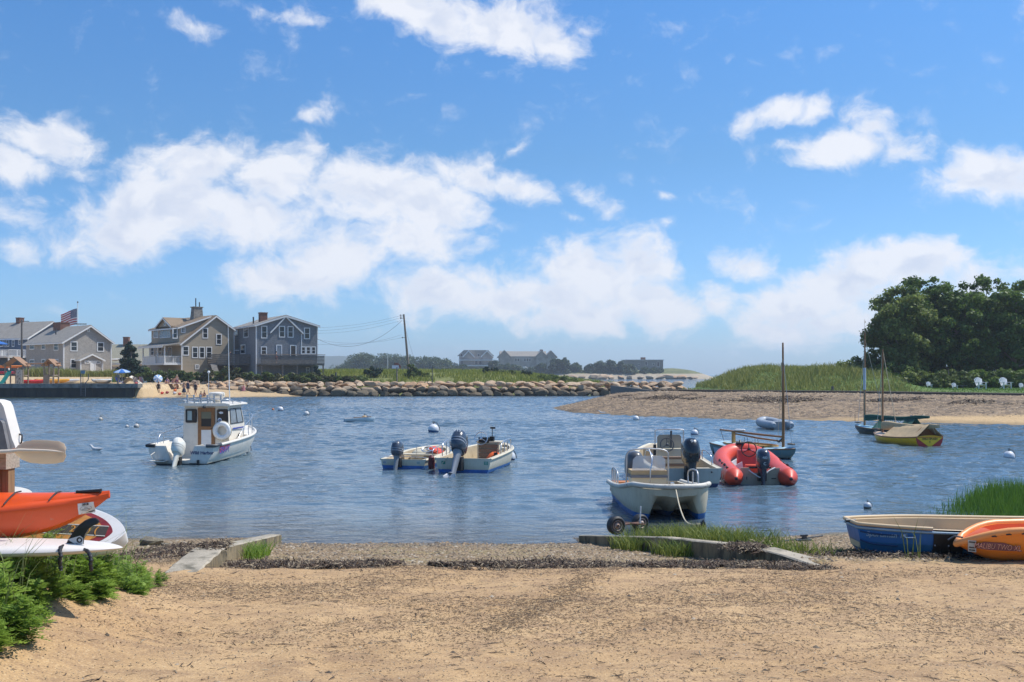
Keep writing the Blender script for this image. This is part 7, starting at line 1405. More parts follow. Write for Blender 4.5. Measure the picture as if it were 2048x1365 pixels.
# patterned board on its edge, and a white board behind
b2 = thing('paddleboard', 'orange paddleboard with maroon edged white tail leaning behind the kayak', 'paddleboard', (0, 0, 0)); tip = Vector((PX(250, 8.85), 8.85, PZ(1066, 8.85)))
T_ = Matrix.Translation(tip) @ Matrix.Rotation(R(3), 4, 'Y') @ Matrix.Rotation(R(42), 4, 'X')
def hwid(u, s=1.0, off=0.0): u2 = max(0.0, u - off); return s * .4 * (1 - math.exp(-(u2/.3) ** .72))
def outline(off, s, n=26, Lb=2.6): us = [off + (Lb - off) * (i/n) ** 2 for i in range(n+1)]; return [(-u, hwid(u, s, off)) for u in us] + [(-u, -hwid(u, s, off)) for u in reversed(us[1:])]
mb = MB(); O0 = outline(0, 1); k_ = lambda P, sc: [(x, y*sc) for x, y in P]
mb.T = T_; mb.loft([[(x, y, z) for x, y in k_(O0, sc)] for z, sc in ((-.13, .8), (-.11, .93), (-.06, 1.0), (-.02, .97), (0, .9))]); mb.build('deck', mk('board_white', (.68, .68, .66), .35, v=.05, spots=(.4, .3, .22), spot_amt=.15), b2, 40)
for z, off, s_, c, nm in ((.004, .11, .84, (.2, .02, .025), 'maroon_band'), (.008, .19, .78, (.46, .2, .045), 'wood_inlay')):
    mb = MB(); mb.T = T_; mb.prism(outline(off, s_), -.004, z, 0, 'z'); mb.build(nm, mk(nm, c, .4, v=.3, scale=3, stretch=(.5, 8, 8)), b2, 30)
mb = MB(); mb.T = T_; mb.box(-2.5, -.16, -.05, .05, .0, .011); sp_ = mb.build('stripe', flat('stripe_brown', (.045, .035, .03)), b2); mb = MB(); mb.T = T_; mb.box(-2.5, -.16, .05, .058, .0, .0115); mb.box(-2.5, -.16, -.058, -.05, 0, .0115); mb.build('stripe_edge', flat('stripe_silver', (.5, .5, .46)), b2)
text('stripe_lettering', '2 5 ) (', .1, flat('amber', (.5, .22, .03)), sp_, T_ @ Matrix.Translation((-.36, 0, .016)), stretch=1.0)
b3 = thing('paddleboard', 'white board end just showing between post and orange-red kayak', 'paddleboard', (0, 0, 0)); mb = MB(); tip3 = Vector((PX(64, 9.2), 9.2, PZ(987, 9.2))); mb.T = Matrix.Translation(tip3) @ Matrix.Rotation(R(-3), 4, 'Y') @ Matrix.Rotation(R(20), 4, 'X'); mb.loft([[(x, y, z) for x, y in k_(outline(0, .8), sc)] for z, sc in ((-.06, .85), (-.04, 1), (-.01, .98), (.0, .92))]); mb.build('deck', M['white'], b3, 40)
# ================================================================ PLANTS AND WHAT THE TIDE LEFT
def leaves(C, Rr, n, size, rng, shell=.55, aspect=.55, up=.35, flatten=1.0, jitter=.5):
    """n leaf quads scattered through ellipsoids at C with radii Rr, denser near their skins"""
    C = np.asarray(C, float); Rr = np.asarray(Rr, float); k = len(C); vol = Rr.prod(1) ** (2/3); idx = rng.choice(k, n, p=vol / vol.sum())
    d = rng.normal(size=(n, 3)); d /= np.linalg.norm(d, axis=1)[:, None]; r = shell + (1 - shell) * rng.random(n) ** .7 if shell < 1 else np.ones(n); r = r * (1 + .12 * rng.normal(size=n))
    P = C[idx] + d * Rr[idx] * r[:, None]
    N = d * .6 + rng.normal(size=(n, 3)) * .6 + np.array([0, 0, up]); N /= np.linalg.norm(N, axis=1)[:, None]
    A = np.cross(N, rng.normal(size=(n, 3))); A /= np.linalg.norm(A, axis=1)[:, None] + 1e-9; B = np.cross(N, A); s = size * (1 + jitter * (rng.random(n) * 2 - 1)); s = s[:, None]
    V = np.stack([P - A*s, P + B*s*aspect + N*s*.15, P + A*s, P - B*s*aspect + N*s*.15], 1).reshape(-1, 3)
    clump = rng.random(k)[idx]; tone = np.repeat(np.clip(.5 * clump + .5 * rng.random(n), 0, 1), 4)
    return V, np.arange(n * 4).reshape(n, 4), tone
def blades(P, hgt, wid, rng, lean=.35, dirs=None):
    """grass blades: five-point tapering bent strips rooted at P"""
    n = len(P); a = rng.random(n) * 2 * PI; h = hgt * (.6 + .5 * rng.random(n)) if np.ndim(hgt) == 0 else hgt; l = lean * (.3 + rng.random(n)) * h; b = rng.random(n) * 2 * PI if dirs is None else dirs + rng.normal(size=n) * .5
    D = np.stack([np.cos(b), np.sin(b), np.zeros(n)], 1); S = np.stack([np.cos(a), np.sin(a), np.zeros(n)], 1) * (wid * (.7 + .6 * rng.random(n)))[:, None]; Z = np.array([0, 0, 1.0])
    mid = P + D * (l * .3)[:, None] + Z * (h * .6)[:, None]; tip = P + D * l[:, None] + Z * h[:, None]
    V = np.stack([P - S, P + S, mid + S*.7, mid - S*.7, tip], 1).reshape(-1, 3); q = np.arange(n)[:, None] * 5
    Fc = np.concatenate([q + [0, 1, 2], q + [0, 2, 3], q + [3, 2, 4]]); return V, Fc, np.repeat(rng.random(n), 5)
def twigs(P, L, w_, rng, flat_=.25):
    """short crooked bits of weed and stem lying on the ground: three-sided slivers"""
    n = len(P); a = rng.random(n) * 2 * PI; el_ = rng.normal(size=n) * flat_; Ln = L * (.3 + rng.random(n) ** 2 * 1.4); D = np.stack([np.cos(a)*np.cos(el_), np.sin(a)*np.cos(el_), np.sin(el_)], 1) * (Ln / 2)[:, None]
    S = np.stack([-np.sin(a), np.cos(a), np.zeros(n)], 1) * (w_ * (.5 + rng.random(n)))[:, None]; U = np.array([0, 0, 1.0]) * (w_ * (.8 + rng.random(n)))[:, None]; bend = S * (rng.normal(size=n) * 2.5)[:, None]
    V = np.stack([P - D - S, P - D + S, P + bend + S + U*.2, P + bend + U*1.6, P + bend - S + U*.2, P + D], 1).reshape(-1, 3); q = np.arange(n)[:, None] * 6
    return V, np.concatenate([q + [0, 1, 3], q + [1, 2, 3], q + [0, 3, 4], q + [2, 5, 3], q + [3, 5, 4]]), np.repeat(rng.random(n), 6)
LM_dark = leafmat('dark_leaves', (.035, .08, .016), (.2, .29, .06), .42); LM_vine = leafmat('vine_leaves', (.06, .11, .02), (.29, .34, .09), .42); LM_bush = leafmat('bush_leaves', (.05, .085, .018), (.17, .22, .055), .32)
LM_cedar = leafmat('cedar_needles', (.012, .032, .018), (.04, .075, .04), .15); LM_olive = leafmat('olive_bush_leaves', (.04, .045, .014), (.12, .12, .04), .2); LM_far = leafmat('distant_foliage', (.03, .06, .022), (.09, .13, .045), .25)
LM_marsh = leafmat('marsh_grass', (.07, .15, .014), (.18, .31, .045), .3); LM_dune = leafmat('dune_grass', (.15, .18, .03), (.42, .4, .13), .3); LM_point = leafmat('point_grass', (.15, .19, .025), (.38, .38, .08), .3); LM_tuft = leafmat('tuft_grass', (.1, .16, .02), (.34, .36, .09), .3); LM_weed = leafmat('weed_leaves', (.08, .16, .015), (.34, .48, .08), .42); LM_straw = leafmat('long_grass', (.12, .17, .04), (.3, .33, .14), .3)
def tree(name, label, x, y, z, hgt, clumps, n, size, mat, cat='tree', group=None, trunk_r=.25, seed=0, up=.35, shell=.5):
    rng = np.random.default_rng(seed); t_ = thing(name, label, cat, (x, y, z), 0, group); C = np.array([c[:3] for c in clumps]); Rr = np.array([c[3:6] for c in clumps])
    mb = MB(); top = hgt * .78; mb.tube([(0, 0, -.4), (.1*trunk_r, 0, hgt*.3), (-.2*trunk_r, .1, top)], [trunk_r, trunk_r*.7, trunk_r*.2], 9)
    for c in clumps[::max(1, len(clumps) // 14)]: z0 = max(.15*hgt, min(c[2] * .6, top*.9)); m_ = Vector((c[0]*.5, c[1]*.5, (z0 + c[2])/2 + .1)); mb.tube([(0, 0, z0), m_, c[:3]], [trunk_r*.4, trunk_r*.25, trunk_r*.06], 6)
    mb.build('trunk', M['oldwood'], t_, 50); V, Fc, tn = leaves(C, Rr, n, size, rng, shell, up=up); np_mesh('crown', V, Fc, mat, t_, tn); return t_
def crown_clumps(rx, ry, z0, z1, n, r, seed, lean=0.0, shape='dome'):
    rng = random.Random(seed); out = []
    for i in range(n):
        for _ in range(40):
            u, v, q = rng.uniform(-1, 1), rng.uniform(-1, 1), rng.uniform(0, 1); lim = {'dome': (1 - max(0, (q - .45) / .55) ** 2.2) ** .5 * (.72 + .28*min(1, q/.3)), 'cone': (1 - q) ** .8, 'low': 1 - q*q*.6}[shape]
            if u*u + v*v <= lim*lim: break
        k = r * rng.uniform(.55, 1.2) * (.8 if q > .85 else 1); out.append((u*rx + lean*q, v*ry, z0 + (z1 - z0) * q, k, k, k*.75))
    return out
# --- tall clump of trees right of the dune
for px, Y, rx, ptop, lab, sd, mt in ((1800, 97, 2.6, 572, 'vine hung tree at the open edge of the tall clump', 1, LM_vine), (1842, 99, 3.2, 543, 'tree with ragged raised top in the tall clump', 2, LM_dark), (1903, 98, 3.6, 552, 'broad dark tree in the middle of the tall clump', 3, LM_dark), (1968, 101, 3.7, 541, 'tallest rounded tree of the tall clump', 4, LM_dark), (2028, 98, 3.4, 556, 'dark tree at the frame edge of the tall clump', 5, LM_dark), (2085, 102, 3.6, 590, 'tree mostly beyond the frame edge behind the lawn', 6, LM_dark)):
    x = PX(px, Y); z = 1.9; hh = PZ(ptop, Y) - z; cl = crown_clumps(rx*1.16, 2.9, .5, hh - .3, 150, .85, sd); tree('shore_tree', lab, x, Y, z, hh, cl, 24000, .165, mt, 'tree', 'trees of the tall clump by the lawn', .28, sd, shell=.35)
for px, Y, w_, hp, lab, sd, mt in ((1718, 99, 2.6, 712, 'olive green bush at the dune crest below the tall clump', 11, LM_vine), (1750, 98, 2.6, 704, 'leafy bush hanging over the dune beside the vine hung tree', 12, LM_bush), (1790, 94, 2.0, 722, 'dark bush at the foot of the vine hung tree', 13, LM_dark), (1835, 92.5, 2.2, 735, 'flowering bush where the dune grass ends', 14, LM_vine), (1873, 91, 1.3, 742, 'small bush by the lawn corner', 15, LM_bush), (1898, 91.5, 1.7, 728, 'rounded clipped green bush behind the child size chairs', 16, LM_bush), (1925, 91.3, 1.2, 742, 'low round bush beside the rounded clipped bush', 17, LM_bush), (1962, 92, 1.9, 738, 'dark shrub behind the big white chairs', 18, LM_dark), (2000, 92, 1.8, 735, 'shaded shrub behind the second big chair', 19, LM_dark), (2040, 92, 1.8, 742, 'dark shrub at the frame edge of the lawn', 20, LM_dark)):
    x = PX(px, Y); z = float(dune_h(np.array([x]), np.array([Y]))[0]); hh = max(1.0, PZ(hp, Y) - z); cl = crown_clumps(w_, w_*.8, .15, hh*.85, 26, .42*w_**.5, sd, shape='low'); tree('bush', lab, x, Y, z, hh, cl, 4200, .13, mt, 'bush', 'bushes round the lawn', .08, sd)
# --- cedar and shrubs before the houses
x = PX(262, 143); tree('cedar', 'dark pointed cedar between the shingled and the tan house', x, 143, 2.3, PZ(676, 143) - 2.3, crown_clumps(2.35, 2.0, .3, PZ(677, 143) - 2.6, 70, .55, 31, shape='cone'), 8000, .17, LM_cedar, 'tree', None, .2, 31, up=.1)
SB = [(290,141,1.5,736),(305,140.5,1.4,733),(322,141,1.7,737),(340,141,1.5,738),(355,141.5,1.5,734),(372,141,1.6,738),(388,140.5,1.5,741),(404,140.5,1.5,739),(421,139.5,1.7,735),(437,139,2.0,731),(455,139,2.1,730),(472,139.5,1.8,735),(489,139.5,1.6,741),(506,139.5,1.7,743),(523,139.5,1.7,744),(540,139.5,1.6,743),(557,139.5,1.7,741),(574,139.5,1.6,745),(591,139.5,1.6,745),(608,139.5,1.6,746),(624,139.5,1.4,745),(641,139.6,1.5,748),(657,139.6,1.4,752),(676,139.6,1.3,754),(695,139.6,1.4,752),(714,139.6,1.3,753)]
words_ = ['beside the cedar', 'under the porch corner', 'below the white railing', 'below the porch post', 'below the tan gable', 'by the basement window', 'near the deck stair', 'at the foot of the stair', 'where the boulders start', 'tall above the first boulders', 'tallest on the bank', 'under the side deck', 'below the slate corner', 'under the deck corner', 'below the first deck post', 'under the long deck', 'below the deck middle', 'below the second door', 'under the deck end', 'by the little window', 'at the slate house end', 'next to the grassy point', 'beside the grey post', 'on the jetty bank', 'low on the jetty bank', 'last along the jetty bank']
for i, (px, Y, w_, pt) in enumerate(SB):
    x = PX(px, Y); z = min(2.4, PZ(764, Y)); hh = PZ(pt, Y) - z; tree('shrub', ('bright' if i < 8 else 'dark' if i % 2 else 'olive') + ' green shrub ' + words_[i], x, Y, z, hh, crown_clumps(w_, 1.0, .1, hh*.9, 12, .42, 50 + i, shape='low'), 1500, .13, LM_bush if i < 8 else (LM_bush if i % 2 else LM_olive), 'shrub', 'shrubs along the bank below the houses', .06, 50 + i)
for px, Y, w_, pt, lab, sd in ((632, 146, .7, 728, 'small dark cedar at the end of the slate house', 81), (748, 150, 1.5, 733, 'round dark bush on the grassy point near the pole', 82), (824, 149, 1.1, 727, 'ragged bush at the foot of the leaning pole', 83), (838, 150, 1.6, 741, 'low bush beside the leaning pole', 84), (987, 158, 1.8, 734, 'dark bush standing up from the grassy point', 85), (1052, 155, 1.0, 747, 'small round bush near the end of the point', 86), (1024, 156, .8, 750, 'tiny bush on the grassy point', 87), (1095, 150, 2.5, 752, 'broad low bush on the far tip of the point', 88), (1122, 148, 2.6, 754, 'last low bush at the far tip of the point', 89)):
    x = PX(px, Y); z = float(point_h(np.array([x]), np.array([Y]))[0]) if px > 640 else 2.2; hh = max(.7, PZ(pt, Y) - z); tree('bush', lab, x, Y, z, hh, crown_clumps(w_, w_*.7, .1, hh*.9, 14, .35*w_**.5, sd, shape='cone' if px < 640 else 'low'), 1700, .14, LM_cedar if sd in (81, 82, 85, 86) else LM_bush, 'bush', None, .07, sd)
for i, (px, pt, sg) in enumerate(((84, 733, 0), (100, 735, 0), (117, 736, 0), (134, 737, 0), (150, 738, 0), (170, 741, 0), (188, 741, 0), (208, 741, 0), (224, 738, 0), (66, 735, 0))):
    Y = 139; x = PX(px, Y); z = 2.55; hh = PZ(pt, Y) - z; V, Fc, tn = blades(np.stack([x + RNG.normal(size=420)*.75, Y + RNG.normal(size=420)*.6, np.full(420, z)], 1), max(.7, hh), .035, RNG, .5); o = np_mesh('grass_clump', V, Fc, LM_dune, None, tn); tag(o, 'clump of tall dune grass ' + ['below the side windows', 'by the play tower roof', 'below the house corner', 'under the ground floor window', 'beside the porch', 'in front of the porch door', 'at the porch corner', 'behind the upturned boat', 'near the parasol', 'beside the slide tower'][i], 'grass', 'dune grass clumps before the shingled house')
# --- grass of the point, the dune and the lawn: nobody could count it
def stuff(name, V, Fc, tn, mat): return tag(np_mesh(name, V, Fc, mat, None, tn), kind='stuff')
n = 30000; x = RNG.uniform(-44, 26, n); y = RNG.uniform(138.5, 176, n); z = point_h(x, y); ok = (z > 1.25) & (fbm(x*.15, y*.15) > -.16) & ~((x < -34) & (y < 147)); P = np.stack([x, y, z - .05], 1)[ok]; stuff('grass', *blades(P, .75, .05, RNG, .4), LM_point)
n = 46000; x = RNG.uniform(13.2, 44, n); y = RNG.uniform(72, 121, n); z = dune_h(x, y); dd = y - wall_y(x); tall = smoothstep(35.0, 33.5, x - (y - 90)*.22); ok = (z > 1.4) & (dd > .6) & (RNG.random(n) < tall); P = np.stack([x, y, z - .05], 1)[ok]; hg = (.25 + .3*smoothstep(1, 6, dd[ok])) * np.clip(1 + 2.6*fbm(x[ok]*.45, y[ok]*.45), .45, 2.2) * (.6 + .5*RNG.random(ok.sum())); stuff('grass', *blades(P, hg, .035, RNG, .5), LM_dune)
n = 16000; x = RNG.uniform(24, 52, n); y = RNG.uniform(56, 95, n); z = dune_h(x, y); ok = (z > 1.4) & (y - wall_y(x) > .3); stuff('lawn_grass', *blades(np.stack([x, y, z - .01], 1)[ok], .09, .03, RNG, .4), LM_marsh)
# --- far headland: woods as one mass, single trees where they stand apart
def wooded(x0, x1, y, prof, n, size, seed):
    rng = np.random.default_rng(seed); C, Rr = [], []
    for i in range(n): u = rng.random(); x = x0 + (x1 - x0)*u; hmax = np.interp(x, *prof); q = rng.random(); C.append((x, y + rng.uniform(-6, 30), 2.5 + (hmax - 3.2) * q)); k = size * rng.uniform(.7, 1.3); Rr.append((k*1.3, k, k*.85))
    return C, Rr
px_ = lambda v, Y: PX(v, Y)
C, Rr = wooded(px_(668, 570), px_(912, 570), 572, ([px_(v, 570) for v in (660, 680, 705, 730, 790, 830, 850, 880, 905, 920)], [PZ(v, 570) for v in (741, 727, 709.5, 708.5, 710, 714, 716, 716, 727, 732)]), 420, 2.2, 5); V, Fc, tn = leaves(C, Rr, 42000, .45, RNG, .6); stuff('woodland', V, Fc, tn, LM_far)
for i, (px, w_, pt, lab) in enumerate(((925, 13, 727, 'below the twin gabled house'), (958, 16, 735, 'before the twin gabled house veranda'), (990, 12, 719, 'between the two distant houses'), (1010, 14, 724, 'before the long house gable'), (1030, 14, 729, 'under the long house windows'), (1060, 14, 735, 'low below the long house'), (1082, 13, 722, 'at the long house chimney'), (1112, 17, 712, 'broad beside the long house'), (1130, 18, 710.5, 'tallest of the group beside the long house'), (1150, 15, 724, 'sloping down from the group'), (1183, 13, 727, 'rising again before the flat house'), (1200, 15, 720, 'dense in the flat house row'), (1222, 16, 718.5, 'highest before the flat house'), (1243, 13, 721, 'touching the flat roof'), (1262, 10, 728, 'in front of the flat house wall'), (1290, 12, 736, 'low on the bank below the flat house'), (1312, 14, 735, 'at the last bank of the headland'), (890, 14, 722, 'at the edge of the distant wood'), (868, 14, 726, 'below the distant wood'))):
    Y = 565; x = PX(px, Y); z = 3.0; hh = max(2.5, PZ(pt, Y) - z); rx = w_ / F * Y; tree('headland_tree', 'dark rounded tree on the headland ' + lab, x, Y, z, hh, crown_clumps(rx, 3.0, .1, hh*.84, 34, 1.75, 100 + i, shape='low'), 5200, .42, LM_far, 'tree', 'trees along the distant headland', .3, 100 + i)
for i, (px, w_, s_) in enumerate(((1145, 2.2, 1.4), (1163, 1.8, 1.2), (1188, 3.2, 2.0), (1205, 5, 2.8), (1222, 2.6, 1.6), (1243, 2.2, 1.5), (1260, 2.6, 1.6), (1283, 2.0, 1.4), (1300, 2.8, 1.6), (1322, 2.2, 1.5), (1338, 2.6, 1.7), (1352, 2.2, 1.3), (1366, 2.8, 1.5), (1380, 2.4, 1.1), (1392, 3.0, .8))):
    boulder((PX(px, 540), 541 + (i % 3), .9), w_*1.4, 2, s_, .3*i, 'pale rock on the shore of the distant headland', 'rocks below the distant headland')
# --- near grasses
def ramp_tuft(label, x0, x1, y0, y1, n, hgt, mat=LM_tuft, name='grass_tuft', wid=.008, lean=.7): x = RNG.uniform(x0, x1, n); y = RNG.uniform(y0, y1, n); z = gz(x, y); V, Fc, tn = blades(np.stack([x, y, z - .02], 1), hgt, wid, RNG, lean); return tag(np_mesh(name, V, Fc, mat, None, tn), label, 'grass', 'grass tufts along the ramp walls')
def back_tuft(label, ya, yb, off0, off1, n, hgt):
    y = RNG.uniform(ya, yb, n); x = np.array([xr(v) for v in y]) + .16 + RNG.uniform(off0, off1, n); z = gz(x, y); V, Fc, tn = blades(np.stack([x, y, z - .02], 1), hgt, .008, RNG, .7); tag(np_mesh('grass_tuft', V, Fc, LM_tuft, None, tn), label, 'grass', 'grass tufts along the ramp walls')
back_tuft('tall yellow green tuft nearest the trolley wheels', 15.6, 16.9, 0, .8, 520, .34); back_tuft('dense tuft behind the wall below the tow rope', 14.7, 15.8, 0, .9, 620, .36); back_tuft('seeding tuft behind the wall middle', 13.9, 14.9, 0, .9, 480, .34); back_tuft('short tuft trailing toward the anchor', 13.2, 14.1, .1, .9, 260, .2); back_tuft('thin short tuft at the wall end by the rowboat', 12.7, 13.4, .1, 1.0, 160, .14)
for (ya, yb, lab, n_, hg) in ((15.5, 16.1, 'drooping green tuft on the ramp face near the wheels', 230, .3), (14.3, 14.95, 'drooping yellow tuft on the ramp face of the wall', 220, .28)):
    y = RNG.uniform(ya, yb, n_); x = np.array([xr(v) for v in y]) - .16 - RNG.uniform(.0, .28, n_); V, Fc, tn = blades(np.stack([x, y, gz(x, y) - .02], 1), hg, .008, RNG, .8); tag(np_mesh('grass_tuft', V, Fc, LM_tuft, None, tn), lab, 'grass', 'grass tufts along the ramp walls')
y = RNG.uniform(13.7, 14.8, 230); x = np.array([xl(v) for v in y]) + .16 + RNG.uniform(0, .26, 230); V, Fc, tn = blades(np.stack([x, y, gz(x, y) - .02], 1), .27, .007, RNG, 1.0); tag(np_mesh('grass_tuft', V, Fc, LM_weed, None, tn), 'green tuft against the broken ramp wall', 'grass', 'grass tufts along the ramp walls')
n = 26000; x = RNG.uniform(7.4, 15, n); y = RNG.uniform(18.3, 25, n); ok = (y < 20.6 + (x - 8.3) * 1.2 + RNG.normal(size=n)*.25) & (x > 8.3 - (21 - y)*.25 + RNG.normal(size=n)*.2); x, y = x[ok], y[ok]; hg = (.16 + .46 * smoothstep(8.2, 11.8, x)) * (.55 + .6*RNG.random(len(x))); stuff('marsh_grass', *blades(np.stack([x, y, np.maximum(gz(x, y), -.15) - .03], 1), hg, .010, RNG, .22), LM_marsh)
x = np.array([5.45, 5.5, 5.48, 5.53, 5.58, 5.62, 5.52, 5.6]); y = np.full(8, 12.15) + RNG.random(8)*.1; V, Fc, tn = blades(np.stack([x + .15 - .8, y, gz(x, y)], 1), .5, .007, RNG, .3); tag(np_mesh('grass_tuft', V, Fc, LM_tuft, None, tn), 'few thin stems standing before the blue rowboat bow', 'grass')
# --- feathery weeds in the near corner
def weed_mesh(seed):
    rng = np.random.default_rng(seed); VV, FF, TT = [], [], []; nv = 0
    def add(V, Fc, tn):
        nonlocal nv; VV.append(V); FF.append(Fc + nv); TT.append(tn); nv += len(V)
    for s in range(4):
        st = np.array([rng.normal()*.05, rng.normal()*.05, 0]); ld = np.array([rng.normal()*.16, rng.normal()*.16, 1]); hh = rng.uniform(.2, .42)
        for l in range(15):
            q = (l + 1) / 15; base = st + ld * hh * q; a = l * 2.4 + rng.random(); el_ = .15 + .7*q; L = .15 * (1.1 - .55*q) * rng.uniform(.8, 1.2); D = np.array([math.cos(a)*math.cos(el_), math.sin(a)*math.cos(el_), math.sin(el_)]); S = np.cross(D, [0, 0, 1]); S /= np.linalg.norm(S); U = np.cross(S, D); tn = rng.random()
            for k in range(6):
                f = (k + .6) / 6; c = base + D*L*f - np.array([0, 0, 1]) * L*.35*f*f; ll = L * .42 * (1 - .55*f)
                for sg in (-1, 1):
                    e = c + S*sg*ll + D*ll*.55 + U*rng.normal()*.008; w_ = D * ll * .32; m_ = (c + e)/2
                    add(np.array([c, m_ - w_ + U*.004, e, m_ + w_*.8]), np.array([[0, 1, 2, 3]]), np.full(4, tn*.7 + .3*rng.random()))
            e = base + D*L*1.05 - np.array([0, 0, 1])*L*.35; add(np.array([base, base + D*L*.5 + S*.004, e, base + D*L*.5 - S*.004]), np.array([[0, 1, 2, 3]]), np.full(4, tn))
        add(np.array([st + [-.003, 0, -.05], st + [.003, 0, -.05], st + ld*hh + [.001, 0, 0], st + ld*hh - [.001, 0, 0]]), np.array([[0, 1, 2, 3]]), np.full(4, .4))
    o = np_mesh('weed', np.concatenate(VV), np.concatenate(FF), LM_weed, None, np.concatenate(TT)); me = o.data; bpy.data.objects.remove(o); return me
WM = [weed_mesh(200 + i) for i in range(6)]; rw_ = random.Random(5); cnt = 0
while cnt < 300:
    y = rw_.uniform(5.7, 10.7); x = rw_.uniform(-5.6, -3.2); lim = float(np.interp(y, [5.7, 6.6, 7.4, 8.0, 8.8, 9.6, 10.7], [-2.8, -3.12, -3.45, -3.42, -3.3, -3.3, -3.75]))
    if x > lim + rw_.gauss(0, .05): continue
    edge = min(1, (lim - x) / .5); o = bpy.data.objects.new('weed', WM[cnt % 6]); col.objects.link(o); s_ = rw_.uniform(.55, 1.0) * (.6 + .5*edge) * (.68 if y > 8.9 else 1); s_ *= 1.1; o.scale = (s_*1.3, s_*1.3, s_ * (.85 if 7.3 < y < 8.4 else 1)); o.location = (x, y, gzs(x, y) - .01); o.rotation_euler = (rw_.uniform(-.2, .2), rw_.uniform(-.2, .2), rw_.uniform(0, 6.3)); tag(o, 'feathery green weed growing in the patch below the surfboard rack', 'weed', 'feathery weeds below the board rack'); cnt += 1
n = 1500; y = RNG.uniform(6.6, 9.6, n); x = RNG.uniform(-5.2, -3.55, n); ok = RNG.random(n) < np.where(x < -4.0, 1.0, .35); P = np.stack([x, y, gz(x, y)], 1)[ok]; stuff('long_grass', *blades(P, .62, .0045, RNG, .9), LM_straw)
# --- wrack, litter and pebbles
m_, t, b = new_mat('dry_seaweed'); a = t.add('ShaderNodeAttribute', attribute_name='tone', attribute_type='GEOMETRY').outputs['Fac']; rp_ = t.add('ShaderNodeValToRGB', {0: a}); e = rp_.color_ramp.elements; e[0].color = (.012, .008, .006, 1); e[1].color = (.2, .14, .08, 1)
for p_, c_ in ((.45, (.04, .025, .016)), (.72, (.075, .042, .025)), (.93, (.3, .24, .16))): q_ = e.new(p_); q_.color = (*c_, 1)
t.put(b, 'Base Color', rp_.outputs[0]); b.inputs['Roughness'].default_value = .8; M['weed'] = m_
def scatter(n, fx, fy, keep): x, y = fx(n), fy(n); k = keep(x, y); x, y = x[k], y[k]; return np.stack([x, y, gz(x, y)], 1)
lm_, t, b = new_mat('beach_straw'); a = t.add('ShaderNodeAttribute', attribute_name='tone', attribute_type='GEOMETRY').outputs['Fac']; rp_ = t.add('ShaderNodeValToRGB', {0: a}); e = rp_.color_ramp.elements; e[0].color = (.03, .02, .013, 1); e[1].color = (.5, .38, .22, 1)
for p_, c_ in ((.25, (.07, .045, .026)), (.55, (.14, .085, .045)), (.85, (.26, .17, .09))): q_ = e.new(p_); q_.color = (*c_, 1)
t.put(b, 'Base Color', rp_.outputs[0]); b.inputs['Roughness'].default_value = .85
# dark wrack line across the ramp head, thicker by the walls
n = 32000; x = RNG.uniform(-3.55, 3.9, n); y = 12.2 + RNG.normal(size=n)*(.26 + .16*np.sin(x*2.3 + 1)) + .26*np.sin(x*1.1) + .13*np.sin(x*3.3); xrv = 3.82 + (y - 11.7) * (-2.45/6.0); k = (x < xrv - .16) & (fbm(x*1.7, y*1.7) > -.19) & (y > 11.35); P = np.stack([x, y, gz(x, y)], 1)[k]; P[:, 2] += RNG.random(len(P))**2 * .06; stuff('seaweed_wrack', *twigs(P, .09, .0055, RNG, .5), m_)
n = 7000; x = np.concatenate([RNG.normal(5.0, .45, n), RNG.uniform(-5, -3.9, 2500), RNG.normal(-3.78, .16, 1300), RNG.normal(3.05, .12, 1300)]); y = np.concatenate([12.75 + RNG.normal(size=n)*.25, RNG.uniform(12.3, 15, 2500), RNG.normal(12.6, .16, 1300), RNG.normal(13.03, .12, 1300)]); z = gz(x, y); z[n+2500:n+3800] = np.maximum(z[n+2500:n+3800], .80 * (np.abs(x[n+2500:n+3800] - xl(12.6)) < .2)); z[n+3800:] = np.maximum(z[n+3800:], .73); P = np.stack([x, y, z], 1); P[:, 2] += RNG.random(len(P))**2 * .05; stuff('seaweed_wrack', *twigs(P, .1, .0055, RNG, .5), m_)
# litter of straw, twigs and weed strewn over the sand
n = 170000; x = RNG.uniform(-5.5, 7.5, n); y = 5.6 + 6.8 * RNG.random(n) ** .8; dens_ = smoothstep(-.08, .24, fbm(x*.4, y*.9 + 7)) ** 1.3 * (.35 + .65*smoothstep(7.2, 9.5, y)) + .05; k = (RNG.random(n) < dens_) & (np.abs(x) < y * .56 + .3); P = np.stack([x, y, gz(x, y) + .002], 1)[k]; stuff('beach_litter', *twigs(P, .04, .0018, RNG, .12), lm_)
n = 2600; x = .9 - 1.05*RNG.random(n); y = 11 - (0.9 - x)*2.95 + RNG.normal(size=n)*.14; x = x + RNG.normal(size=n)*.11; stuff('beach_litter', *twigs(np.stack([x, y, gz(x, y) + .002], 1), .045, .002, RNG, .15), lm_)
n = 900; x = RNG.uniform(-4, 6, n); y = RNG.uniform(5.8, 12, n); P = np.stack([x, y, gz(x, y) + .004], 1); stuff('beach_litter', *twigs(P, .11, .003, RNG, .06), m_)
pm_, t, b = new_mat('pebble_stone'); a = t.add('ShaderNodeAttribute', attribute_name='tone', attribute_type='GEOMETRY').outputs['Fac']; rp_ = t.add('ShaderNodeValToRGB', {0: a}); e = rp_.color_ramp.elements; e[0].color = (.05, .04, .03, 1); e[1].color = (.42, .35, .26, 1)
for p_, c_ in ((.3, (.14, .1, .06)), (.6, (.25, .175, .1)), (.9, (.3, .21, .125))): q_ = e.new(p_); q_.color = (*c_, 1)
t.put(b, 'Base Color', rp_.outputs[0]); b.inputs['Roughness'].default_value = .75
